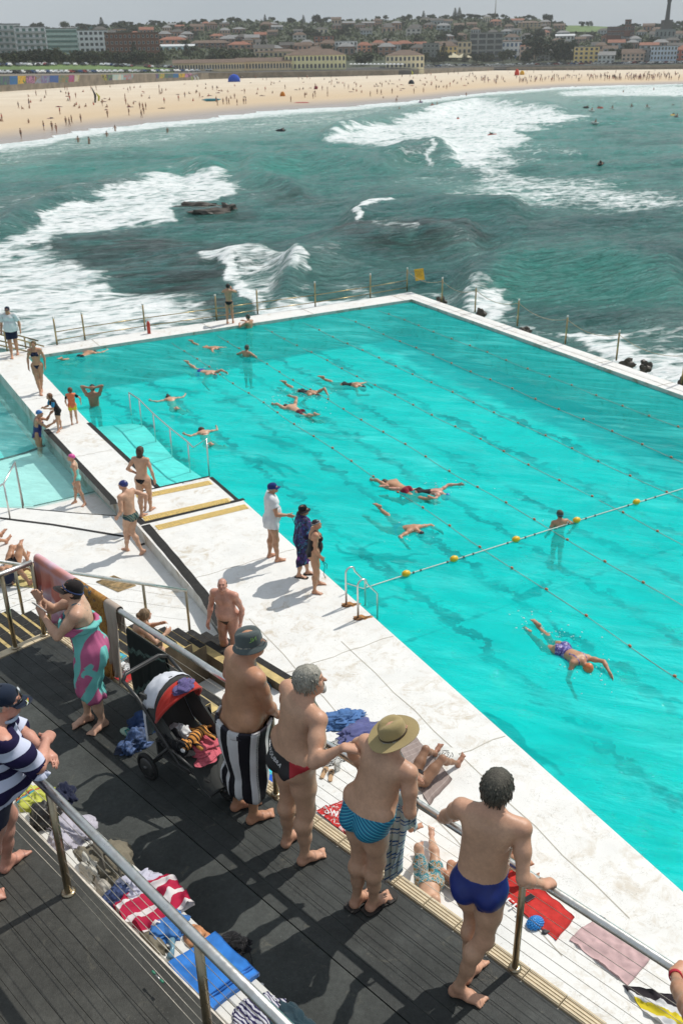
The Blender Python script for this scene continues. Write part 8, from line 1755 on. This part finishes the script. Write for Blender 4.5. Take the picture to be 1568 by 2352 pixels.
    f = Field(); f.ell((0, 0, .055), (.085, .055, .050), None, .01, 0); f.ell((.13, 0, .065), (.050, .046, .045), None, .02, 0); f.ell((-.10, .0, .05), (.06, .05, .045), None, .02, 0)
    for a in ((.06, -.05), (.05, .05), (-.11, -.06), (-.11, .06)): f.cap((a[0], a[1]*.6, .04), (a[0]+.02, a[1]*2.2, .018), .022, .02, .01, 1)
    for s_ in (-1, 1): f.ell((.13, s_*.034, .105), (.012, .014, .014), None, .004, 2)
    f.cap((-.15, 0, .05), (-.25, .04, .02), .012, .010, .01, 1); V, F, _ = f.mesh(.006, None, 1); o = link('toy_tiger', mesh('toy_tiger', V, F, tgm, True), loc=loc(.02, .13, .50), rz=yaw+R(15)); tag(o, 'orange and black striped toy tiger lying on the pink cloth in the stroller', 'soft toy')
    m = MB(); m.lathe([(.002, 0), (.02, .006), (.024, .016), (.01, .022)], c=(.172, 0, .045), n=10, M=Matrix.Rotation(R(90), 4, 'Y')); m.build('muzzle', M_WHT, o)
    V = []; hy, hz = -.13, .74; n1, n2 = 26, 34
    for i in range(n1+1):
        a = R(92+118*i/n1)
        for k in range(n2+1):
            b = math.pi*(-.10+1.0*k/n2); bb = min(max(b, 0), math.pi); r_ = .352+.016*wr((i*.09, k*.09, 0), 1.4, 3); ss = math.sin(bb)**.75; xx = -math.cos(bb)*.262; zz = hz+math.sin(a)*r_*ss; yy = hy+math.cos(a)*r_*ss
            if b < 0: zz = hz+b*.85; xx = -.262-.02*math.sin(i*1.1)
            if a > R(185): zz -= (a-R(185))*.55; yy = hy-r_*ss-.01*math.sin(k)
            V.append((xx, yy, zz+.004*math.sin(i*k*.3)))
    F = [(i*(n2+1)+k, i*(n2+1)+k+1, (i+1)*(n2+1)+k+1, (i+1)*(n2+1)+k) for i in range(n1) for k in range(n2)]
    o = link('draped_shirt', mesh('draped_shirt', V, F, fabric('pale_blue_white', (.60, .62, .68)), True), loc=root.location, rz=yaw); o.scale = (SS,)*3; o.modifiers.new('t', 'SOLIDIFY').thickness = .005; tag(o, 'white T-shirt draped over the stroller hood, one sleeve hanging down', 'shirt')
    m = MB(); m.tube([(-.27, -.22, .72), (-.30, -.24, .58), (-.30, -.26, .44), (-.29, -.27, .40)], [.045, .038, .036, .03], 10); sq = m.build('sleeve', fabric('pale_blue_white', (.60, .62, .68)), o)
    heap('purple_shirt', loc(-.02, -.02, 1.045), (.13, .09, .07), fabric('dusky_purple', (.12, .10, .24)), 'purple top bunched on the stroller hood beside the white shirt', 'shirt', 15, yaw+.3, .35)
    m = MB(); m.lathe([(.002, -.035), (.024, -.026), (.036, 0), (.024, .026), (.002, .035)], c=(0, 0, 0), n=14); o = m.build('ball', simple('green_blue_ball', (.03, .28, .12), .4, vary=.9, scale=25), None); o.location = loc(-.18, -.20, .38); tag(o, 'small green and blue ball in the basket below the stroller seat', 'ball')
pram()
ZM1 = ZM+.002; G = lambda x, y, z: Vector(at(x, y, z))
heap('blue_bag', G(338, 1672, ZM1), (.20, .15, .20), simple('blue_bag_cloth', (.015, .05, .16), .7, vary=.5, scale=7), 'bright blue bag against the stroller wheel', 'bag', 21, .4, .4)
heap('patterned_bag', G(310, 1712, ZM1), (.19, .14, .15), simple('navy_floral', (.05, .09, .20), .7, vary=.9, scale=14), 'navy flowered cloth bag lying left of the stroller', 'bag', 22, .9, .5)
heap('dark_shoe', G(285, 1726, ZM1), (.10, .05, .07), simple('dark_blue_shoe', (.02, .03, .07), .7, vary=.5, scale=20), 'dark trainer beside the flowered bag', 'shoe', 24, .2, .2, sub_=4)
def flipflop(p, rz, m, label, sc=1.0, strap=None):
    o = empty('flip_flop', p, rz, label, 'sandal'); s = MB(); prof = [(-.13, .020), (-.11, .032), (-.05, .030), (.02, .034), (.08, .044), (.115, .038), (.135, .018)]; up = [(w, y) for y, w in prof]+[(-w, y) for y, w in prof[::-1]]; s.prism([(x*sc, y*sc) for x, y in up], .001, .018); s.build('sole', m, o)
    s = MB(); s.tube([(.030*sc, -.01*sc, .016), (.018*sc, .05*sc, .045), (0, .085*sc, .018)], .006, 6); s.tube([(-.030*sc, -.01*sc, .016), (-.018*sc, .05*sc, .045), (0, .085*sc, .018)], .006, 6); s.build('strap', strap or m, o); return o
flipflop(G(300, 1690, ZM1), .8, simple('pale_green_sole', (.35, .48, .38), .8), 'pale green flip flop beside the flowered bag', strap=simple('teal_strap2', (.02, .25, .25), .5))
q = flipflop(G(1, 1, 0), 0, M_SOLE, 'x'); bpy.data.objects.remove(q.children[0]); bpy.data.objects.remove(q.children[0]) if len(q.children) else None; bpy.data.objects.remove(q)
flipflop(G(333, 1249, ZT), -.9, M_SOLE, 'black slip on sandal with white lining, left one of the pair on the lower terrace', strap=M_WHT); flipflop(G(344, 1245, ZT), -.7, M_SOLE, 'black slip on sandal with white lining, right one of the pair on the lower terrace', strap=M_WHT)
ZB = 4.374; KH = simple('khaki_canvas', (.16, .14, .10), .85, vary=.3, scale=9, bump=.3)
bh = lambda n, d, e, size, m, label, cat, seed, rz=-.78, **kw: heap(n, dk(d, e, ZB), size, m, label, cat, seed, rz, **kw)
bh('yellow_towel', 5.98, 2.42, (.17, .17, .09), stripes('yellow_towel_m', [(.50, .52, .10)]*3+[(.45, .12, .05), (.05, .30, .35), (.5, .52, .1)], 0, .30, [.5, .1, .1, .08, .08, .14]), 'lime yellow towel with coloured stripes at the left end of the bench', 'towel', 31, rough=.4)
bh('navy_cloth', 5.86, 2.58, (.14, .12, .10), M_NAVY, 'navy cloth bundle behind the yellow towel on the bench', 'shirt', 32, rough=.4)
bh('black_bag', 5.72, 2.36, (.16, .15, .17), simple('black_bag_vinyl', (.02, .018, .017), .45, vary=.3), 'black shoulder bag between the yellow towel and the grey shirt', 'bag', 33, rough=.3)
bh('grey_shirt', 5.48, 2.43, (.26, .20, .10), fabric('pale_lilac_shirt', (.44, .42, .48)), 'pale lilac grey shirt thrown over a bag on the bench', 'shirt', 35, rough=.45)
kbp_ = bh('khaki_backpack', 4.98, 2.43, (.31, .20, .12), KH, 'khaki backpack with its zip open, in the middle of the bench', 'backpack', 37, rough=.35)
bp = bh('white_lining', 5.02, 2.31, (.15, .07, .13), fabric('cream_lining', (.52, .50, .44)), 'cream cloth spilling out of the khaki backpack', 'cloth', 38, rough=.35)
for k in range(3):
    m = MB(); a = dk(5.12-.15*k, 2.36+.04*k, ZB+.12); m.tube([a, a+Vector((.06, -.02, .05)), a+Vector((.14, -.10, .03)), a+Vector((.18, -.2, -.01))], .010, 6); m.build('strap', simple('strap_webbing', (.10, .09, .07), .8), kbp_, True)
bh('trainer', 4.80, 2.29, (.13, .055, .07), simple('beige_trainer', (.40, .37, .32), .7, vary=.3, scale=20), 'beige trainer under the khaki backpack', 'shoe', 39, rough=.15, sub_=4)
bh('dotted_towel', 4.66, 2.33, (.10, .16, .10), NT('navy_dots') and simple('navy_dotted', (.03, .05, .13), .85, vary=.9, scale=40), 'navy cloth with small pale dots beside the white towel', 'cloth', 41, rough=.3)
bh('white_cloth', 4.62, 2.47, (.17, .18, .09), fabric('lilac_white', (.50, .50, .60)), 'lilac white cloth between the dotted cloth and the red striped towel', 'towel', 42, rough=.45)
flat_cloth('red_striped_towel', [tuple(dk(4.62, 2.23)[:2]), tuple(dk(4.54, 2.68)[:2]), tuple(dk(4.20, 2.68)[:2]), tuple(dk(4.24, 2.25)[:2])], ZB, stripes('red_white', [(.42, .02, .06), (.66, .62, .62)], 1, .15, [.55, .45], attr='uvc', wob=.05), 'red and white striped towel thrown over the bench', wrinkle=.085, thick=.03, world=True, seed=4, edge=.03)
bh('blue_shirt', 4.17, 2.41, (.16, .15, .07), fabric('mid_blue_shirt', (.045, .16, .42)), 'mid blue shirt half under the red striped towel', 'shirt', 45, rough=.45)
bh('dark_shoe', 4.14, 2.27, (.15, .06, .05), KH, 'dark olive shoe at the front of the bench under the blue shirt', 'shoe', 46, rough=.2, sub_=4)
bh('tan_pouch', 3.97, 2.50, (.12, .085, .07), simple('tan_leather', (.48, .22, .10), .5, vary=.15), 'tan leather pouch beside the blue towel', 'pouch', 47, rough=.12)
m = MB(); a = dk(4.01, 2.31, ZB+.03); m.tube([a+Vector((.0, .05, .01)), a+Vector((.02, -.01, .01)), a+Vector((.01, -.08, .0))], [.028, .012, .028], 8); tag(m.build('swim_goggles', simple('pale_blue_goggles', (.16, .30, .38), .15)), 'pale blue swim goggles with an orange strap by the near rail post', 'goggles')
blt = fabric('blue_terry', (.03, .17, .52), vary=.3)
btw_ = flat_cloth('blue_towel', [tuple(dk(3.93, 2.225)[:2]), tuple(dk(3.90, 2.60)[:2]), tuple(dk(3.42, 2.60)[:2]), tuple(dk(3.46, 2.225)[:2])], ZB+.0, blt, 'bright blue terry towel folded flat over the bench', wrinkle=.02, thick=.025, world=True, seed=5)
for e_ in (.0, .022): 
    m = MB(); m.tube([dk(3.53-e_, 2.245, ZB+.034), dk(3.52-e_, 2.42, ZB+.036), dk(3.51-e_, 2.595, ZB+.034)], .006, 6); m.build('border', simple('deep_blue_border', (.015, .10, .36), .9), btw_, True)
bh('patterned_cloth', 3.20, 2.40, (.17, .20, .12), stripes('navy_white_pattern', [(.035, .03, .09), (.55, .55, .60), (.035, .03, .09), (.55, .55, .6)], 1, .05, wob=.06), 'navy and white patterned cloth at the bottom edge of the picture on the bench', 'cloth', 51, rough=.35)
bh('dark_teal_cloth', 3.0, 2.50, (.22, .14, .10), fabric('dark_teal', (.02, .045, .06)), 'dark teal cloth beyond the patterned cloth at the bottom edge', 'cloth', 52, rough=.35)
bsb_ = heap('black_string_bag', G(535, 2175, ZM1), (.14, .11, .10), M_BLK, 'black drawstring bag in the shade on the middle deck', 'bag', 55, .3, .4)
m = MB(); a = G(555, 2200, ZM1); m.tube([a+Vector((0, 0, .05)), a+Vector((.06, .02, .03)), a+Vector((.08, -.05, .006)), a+Vector((.03, -.10, .006))], .004, 5); m.build('drawstring', M_BLK, bsb_, True)
m = MB(); m.lathe([(.018, 0), (.018, .003)], c=G(600, 2263, ZM1), n=12); tag(m.build('bottle_cap', M_WHT), 'tiny white disc lying on the dark deck', 'bottle cap')
m = MB(); p = G(237, 1528, ZM+.02)
fl_ = flat_cloth('pale_mat', [(180, 1478), (232, 1500), (250, 1560), (205, 1545)], ZM-.5, fabric('pinkish_mat', (.50, .36, .28)), 'pale pink mat partly hidden behind the woman by the rail foot', 'mat')
def book(x, y, z, w_, l_, th, rz, c1, label, c2=None):
    o = empty('book', G(x, y, z), rz, label, 'book'); m = MB(); m.box((0, 0, th/2), (w_, l_, th)); m.build('pages', simple('page_edges', (.55, .53, .47), .8), o); m = MB(); m.box((0, 0, th+.002), (w_+.006, l_+.006, .004)); m.box((0, 0, .002), (w_+.006, l_+.006, .004)); m.build('cover', c1, o)
    if c2: m = MB(); m.box((.01, .03, th+.005), (w_*.7, l_*.4, .002)); m.build('cover_picture', c2, o)
    return o
book(262, 1518, ZM-.02, .17, .23, .03, -.6, simple('turquoise_cover', (.05, .30, .40), .4, vary=.7, scale=14), 'turquoise picture book lying by the rail foot', simple('green_picture', (.12, .30, .12), .5, vary=.8, scale=20))
book(294, 1556, ZM1, .16, .20, .015, -.7, simple('red_cover', (.42, .02, .02), .5), 'thin red book under a white cloth by the rail post')
heap('white_cloth', G(288, 1540, ZM1+.02), (.10, .09, .09), M_WHT, 'crumpled white cloth on the red book by the rail post', 'cloth', 61, 0, .45)
m = MB(); m.lathe([(.085, 0), (.085, .01), (.05, .012), (.045, .05), (.03, .06), (.002, .06)], c=G(246, 1500, ZM), n=20, sx=1.1); m.lathe([(.047, .014), (.047, .028)], c=G(246, 1500, ZM), n=20, m=1, sx=1.1); tag(m.build('sun_hat', [simple('straw_white', (.55, .50, .42), .8), M_BLK]), 'small pale sun hat with a dark band above the turquoise book', 'hat')
Z0 = .003
heap('denim_towel', G(787, 1655, Z0), (.42, .30, .14), simple('denim_blue_cloth', (.07, .16, .36), .9, vary=.35, scale=9, bump=.3), 'denim blue towel heaped on the terrace left of the purple cloth', 'towel', 71, .2, .55)
heap('purple_cloth', G(832, 1688, Z0), (.50, .36, .12), fabric('violet_grey_cloth', (.10, .11, .26), vary=.2), 'violet grey cloth spread in folds beside the denim blue towel', 'cloth', 72, .6, .45)
t = NT('gingham'); c = t.attr('uvc', 'Vector'); q = t.n('ShaderNodeTexChecker'); t.l(c, q.inputs[0]); q.inputs['Scale'].default_value = 46; q.inputs[1].default_value = (.02, .02, .02, 1); q.inputs[2].default_value = (.6, .6, .58, 1); flat_cloth('checked_cloth', [(735, 1712), (775, 1700), (800, 1745), (742, 1765)], Z0, t.pbsdf(q.outputs[0], .9), 'black and white checked cloth behind the man in black briefs', 'cloth', wrinkle=.04)
m = MB(); m.box((0, 0, .085), (.07, .07, .17)); m.add([(-.035, -.035, .17), (.035, -.035, .17), (.035, .035, .17), (-.035, .035, .17), (-.035, 0, .20), (.035, 0, .20)], [(0, 1, 5, 4), (2, 3, 4, 5), (1, 2, 5), (3, 0, 4)]); o = m.build('drink_carton', simple('carton_white', (.62, .62, .58), .5, vary=.05)); o.location = G(774, 1768, Z0); o.rotation_euler = (0, 0, .5); tag(o, 'white drink carton standing beside the tan sandals', 'carton'); V, F = textmesh('OAK', .035); link('lettering', mesh('lettering', [(v[0], -.0362, .10+v[1]) for v in V], F, simple('grey_print', (.25, .25, .25), .7)), o)
TANS = simple('tan_sole', (.45, .28, .15), .7)
flipflop(G(744, 1776, Z0), -.3, TANS, 'tan slip on sandal, left one of the pair by the carton', 1.0, simple('brown_strap', (.12, .07, .04), .7)); flipflop(G(760, 1782, Z0), -.1, TANS, 'tan slip on sandal, right one of the pair by the carton', 1.0, simple('brown_strap', (.12, .07, .04), .7))
flat_cloth('turquoise_towel', [(606, 1738), (628, 1733), (642, 1792), (600, 1790)], Z0+.25, simple('turquoise_towel_m', (.03, .45, .55), .9, vary=.3, scale=6), 'turquoise towel on the terrace left of the rail post', wrinkle=.02); flat_cloth('blue_towel', [(612, 1782), (646, 1778), (648, 1800), (622, 1802)], Z0+.27, simple('strong_blue_towel', (.01, .10, .55), .9), 'strong blue towel corner just below the turquoise one', wrinkle=.02)
heap('camouflage_shirt', G(606, 1578, Z0), (.17, .15, .10), simple('blue_camouflage', (.10, .20, .26), .9, vary=.9, scale=12), 'blue mottled shirt lying beyond the bucket hat', 'shirt', 75, 0, .4)
t = NT('red_scarf'); c = t.attr('uvc', 'Vector'); q = t.ramp(t.noise(t.coord(vec=c, scale=(1, 1.6, 1)), 9, 3, .5, 2.5), [(.53, (.48, .02, .02)), (.56, (.62, .58, .56))], 'CONSTANT'); rsm = t.pbsdf(q, .9)
rs_ = flat_cloth('red_scarf', [(728, 1862), (790, 1838), (812, 1895), (800, 1925)], .62, rsm, 'red cloth with white lettering and a white cross, between two leaning men', 'towel', wrinkle=.03)
V, F = textmesh('Swiss', .17); link('lettering', mesh('lettering', [tuple(Vector(at(775+v[0]*170, 1868+v[0]*60-v[1]*190, .648))-rs_.location) for v in V], F, M_LET), rs_)
tag(MB().prism([tuple(at(x, y, .6)[:2]) for x, y in [(700, 1845), (830, 1800), (905, 1890), (880, 1990), (740, 1950)]], 0, .60).build('low_wall_seat', M_WHITE), kind='structure')
stg = stripes('taupe_stripes', [(.32, .26, .24), (.42, .36, .33)], 1, .12, [.88, .12], attr='uvc')
flat_cloth('striped_mat', [(905, 1700), (950, 1690), (1038, 1790), (985, 1850)], Z0, stg, 'taupe striped mat under the sunbathing woman', 'mat', wrinkle=.02)
rtw_ = flat_cloth('red_towel', [(1150, 1960), (1319, 2108), (1275, 2160), (1128, 2035)], Z0, simple('red_towel_m', (.50, .025, .02), .9, vary=.2, scale=8, bump=.3), 'bright red towel with a phone and a blue ball on it', wrinkle=.03)
V, F = textmesh('HFH', .24); rt2 = Vector(at(1165, 2072, Z0+.03)); d_a = (Vector(at(1275, 2160, Z0+.03))-Vector(at(1140, 2045, Z0+.03))).normalized(); d_b = Vector((-d_a.y, d_a.x, 0)); o = link('towel_print', mesh('towel_print', [tuple(d_a*v[0]*1.0+d_b*v[1]*.8) for v in V], F, M_LET), rtw_, rt2-rtw_.location)
m = MB(); m.box((0, 0, .006), (.075, .15, .010), bev=.004); o = m.build('phone', simple('phone_rim', (.25, .2, .2), .4)); o.location = G(1214, 2063, Z0+.018); o.rotation_euler = (0, 0, -1.0); tag(o, 'black smartphone lying on the red towel', 'phone'); m = MB(); m.box((0, 0, .0118), (.069, .142, .001)); m.build('screen', simple('phone_glass', (.02, .018, .018), .1), o)
bb = MB(); 
for i in range(7):
    for j in range(12):
        a, b = R(8+i*12.5), R(j*30+15*(i % 2)); p = Vector((math.cos(b)*math.cos(a), math.sin(b)*math.cos(a), math.sin(a))); bb.lathe([(.002, -.2), (.2, -.05), (.17, .10), (.002, .16)], c=p*.82, n=6, M=p.to_track_quat('Z', 'Y').to_matrix().to_4x4()); 
bb.lathe([(.78, 0), (.72, .4), (.45, .72), (.05, .84)], n=14); o = bb.build('blue_bubble_cap', simple('bubble_blue', (.01, .20, .55), .4)); o.location = G(1228, 2122, Z0+.012); o.scale = (.13, .10, .10); o.rotation_euler = (0, 0, .5); tag(o, 'bright blue bobbled bathing cap on the red towel', 'bathing cap')
heap('grey_glove', G(1252, 2140, Z0+.01), (.06, .04, .02), simple('grey_pouch', (.05, .05, .055), .7), 'small dark grey pouch at the near edge of the red towel', 'pouch', 77, .4, .2, sub_=3)
flat_cloth('pink_towel', [(1378, 2105), (1500, 2194), (1442, 2264), (1305, 2158)], Z0, simple('dusty_pink', (.52, .36, .36), .95, vary=.12, scale=6, bump=.3), 'dusty pink towel spread on the terrace right of the red one', wrinkle=.045)
flat_cloth('stripy_towel', [(1430, 2262), (1600, 2300), (1600, 2400), (1480, 2330)], Z0, stripes('black_yellow_white', [(.03, .025, .03), (.60, .60, .60), (.62, .50, .03), (.60, .60, .6), (.03, .025, .03)], 1, .62, [.25, .15, .18, .15, .27], attr='uvc', wob=.08), 'towel with broad black, white and yellow stripes at the lower right', wrinkle=.07)
m = MB(); m.lathe([(.20, 0), (.20, .004)], c=G(1024, 1734, Z0), n=32); o = m.build('drain_cover', simple('white_drain', (.66, .66, .63), .6, vary=.06)); tag(o, 'round white drain cover with curved slots set in the terrace', 'drain cover')
for k, r_ in enumerate((.035, .07, .105)):
    for j in range(4): a0 = R(j*90+k*30); m = MB(); m.tube([G(1024, 1734, Z0+.005)+Vector((math.cos(a0+b)*r_, math.sin(a0+b)*r_, 0)) for b in np.linspace(0, 1.05, 6)], .006, 5); m.build('slot', simple('slot_dark', (.08, .08, .08), .8), o, True)
m = MB(); m.lathe([(.03, 0), (.03, .14), (.012, .16)], n=12); m.lathe([(.014, .16), (.014, .185), (.002, .186)], n=10, m=1); o = m.build('water_bottle', [simple('clear_grey', (.55, .58, .6), .1), M_BLK]); o.location = G(1036, 1868, Z0); tag(o, 'small clear bottle with a black cap standing by the rail', 'bottle')
rm = empty('slotted_mat', G(258, 1341, ZT), 0, 'white slotted plastic mat with rusty stains on the lower terrace', 'mat'); pa, pb, pc, pd = [Vector(at(x, y, ZT)) for x, y in ((222, 1337), (262, 1323), (296, 1335), (272, 1360))]; pc = pb+(pd-pa)*1.0; rus = simple('rusty_white', (.46, .33, .17), .8, vary=.6, scale=9)
for k in range(15): f_ = k/14; m = MB(); m.tube([pa.lerp(pb, f_)+Vector((0, 0, .012)), pd.lerp(pc, f_)+Vector((0, 0, .012))], .009, 6); m.build('slat', rus, rm, True)
for f_ in (0, .5, 1): m = MB(); m.tube([pa.lerp(pd, f_)+Vector((0, 0, .010)), pb.lerp(pc, f_)+Vector((0, 0, .010))], .010, 6); m.build('bar', rus, rm, True)
flat_cloth('yellow_towel', [(25, 1345), (60, 1300), (92, 1318), (84, 1352)], ZT, simple('yellow_white_towel', (.60, .50, .22), .9, vary=.3, scale=4), 'pale yellow and white towel under the sunbathers at the left edge', wrinkle=.03)
H_ = 1.68
p = supine((960, 1800), (1045, 1725), 'bronzed woman in a small bikini lying on the striped mat', 'brown', H=1.66, fem=1, fat=.95, prop=22, head=(0, -20), ank=[(.11, -.40, .03), (-.13, -.42, .03)], kne=[(0, 0, 1), (0, 0, 1)], arms=[dict(t=(.05, .14, .10), e=(-.5, -1, 0), d=(0, .6, .5)), dict(t=(-.03, -.05, .12), e=(1, -.3, 0))]); p.hair(M_HAIRB, top=.008, length=.05); p.bikini_top(M_BLK, z=.19, hgt=.014); p.briefs(M_BLK, top=.005, cut=1.4, low=-.085)
p = supine((985, 2042), (985, 1900), 'person lying in flowered shorts, feet pointing to the pool, one knee raised', 'fair', H=1.66, fem=.6, fat=1.0, ank=[(.08, -.30, .04), (-.02, -.47, .05)], kne=[(.1, 0, 1), (0, 0, 1)], head=(0, -10), arms=[dict(t=(-.07, -.27, -.02)), dict(t=(.07, -.27, -.02))]); p.hair(M_HAIRB, top=.008); t = NT('floral_shorts'); c = t.coord('Object'); p.briefs(t.pbsdf(t.ramp(t.noise(c, 20, 3, .6, 1.5), [(.38, (.03, .22, .26)), (.48, (.45, .45, .42)), (.55, (.35, .18, .03)), (.65, (.05, .04, .04))], 'CONSTANT'), .8), top=.05, cut=0, low=-.17, name='shorts', off=.012)
p = supine((1120, 2020), (1215, 2015), 'brown haired person lying on their back behind the man in navy trunks, knees up', 'tan', H=1.7, ank=[(.08, -.26, .03), (-.06, -.28, .03)], kne=[(0, 0, 1), (0, 0, 1)], head=(10, -10), arms=[dict(t=(-.07, -.27, -.02)), dict(t=(.14, .1, -.03), e=(1, -.4, 0))]); p.hair(M_HAIRB, top=.010, rough=.007); p.briefs(fabric('yellow_brief', (.5, .32, .04)))
def sit(x, y, zs, yaw, label, skin='fair', H=1.66, ank=((-.06, .25, -.22), (.06, .25, -.22)), **kw):
    b = at(x, y, zs); q = Human((b[0], b[1], zs), yaw, H=H, cpos=np.array([0, 0, .065*H]), an_=[np.array(a)*H for a in ank], knees=[(0, .3, 1), (0, .3, 1)], h=.0115, feet=[('l', np.array([-.1, .2, 0]), np.array([-.1, .4, 0]))]*2, **kw); q.make(label, skin); return q
p = sit(838, 1925, .61, 60, 'long dark haired woman sitting with her back against the deck, seen from above', 'tan', fem=1, lean=6, ank=((-.07, .40, -.02), (.07, .40, -.02)), head=(0, -20)); p.hair(M_HAIRB, top=.010, length=.13, seed=6); p.bikini_top(M_BLK, z=.19, hgt=.014); p.briefs(M_BLK, top=.01)
p = sit(312, 1504, .17*6+.02, 70, 'woman with a wet bun sitting on the striped stairs behind the black shawl', 'fair', fem=1, lean=20, head=(-14, -10), arms=[dict(t=(.03, .20, -.06), e=(-1, -.3, -1)), dict(t=(-.03, .22, -.10), e=(1, -.3, -1))]); p.hair(hairm('blond_wet', (.10, .06, .03), (.28, .18, .10)), top=.008, back=.008, low=-.05); p.bikini_top(M_BLK, z=.19, hgt=.014); p.briefs(M_BLK, top=.01)
p = supine((20, 1338), (95, 1330), 'tanned man in navy shorts lying at the left edge, one knee raised', 'brown', H=1.74, z=ZT+.02, ank=[(.07, -.45, .03), (-.12, -.26, .04)], kne=[(0, 0, 1), (0, 0, 1)], h=.0125, arms=[dict(t=(-.07, -.27, -.02)), dict(t=(.07, -.27, -.02))]); p.briefs(M_NAVY, top=.05, cut=0, low=-.17, name='shorts', off=.012); p.hair(M_HAIRD)
p = supine((-60, 1275), (30, 1236), 'farthest sunbather at the left edge, only a lower leg and foot showing', 'tan', H=1.7, z=ZT+.02, ank=[(.06, -.47, .10), (-.06, -.46, .04)], kne=[(0, 0, 1), (0, 0, 1)], h=.0125); p.briefs(M_BLK)
p = supine((30, 1308), (66, 1262), 'sunbather lying just beyond the man in navy shorts, one foot raised', 'tan', H=1.66, z=ZT+.02, ank=[(.06, -.44, .12), (-.10, -.25, .04)], kne=[(0, 0, 1), (0, 0, 1)], h=.0125, fem=.8); p.briefs(M_BLK); p.hair(M_HAIRD)
m = MB(); m.box((0, 900, (-7.2+125)/2), (5200, 2700, 132.2)); hz_o = m.build('haze', None); hz_o['kind'] = 'stuff'
t = NT('thin_sea_haze'); v = t.n('ShaderNodeVolumePrincipled'); v.inputs['Color'].default_value = (.90, .94, .97, 1); v.inputs['Density'].default_value = .00011; v.inputs['Anisotropy'].default_value = .1
t.l(v.outputs[0], t.o.inputs['Volume']); t.mat.volume_intersection_method = 'FAST' if hasattr(t.mat, 'volume_intersection_method') else None
hz_o.data.materials.append(t.mat)
SC.cycles.volume_bounces = 1
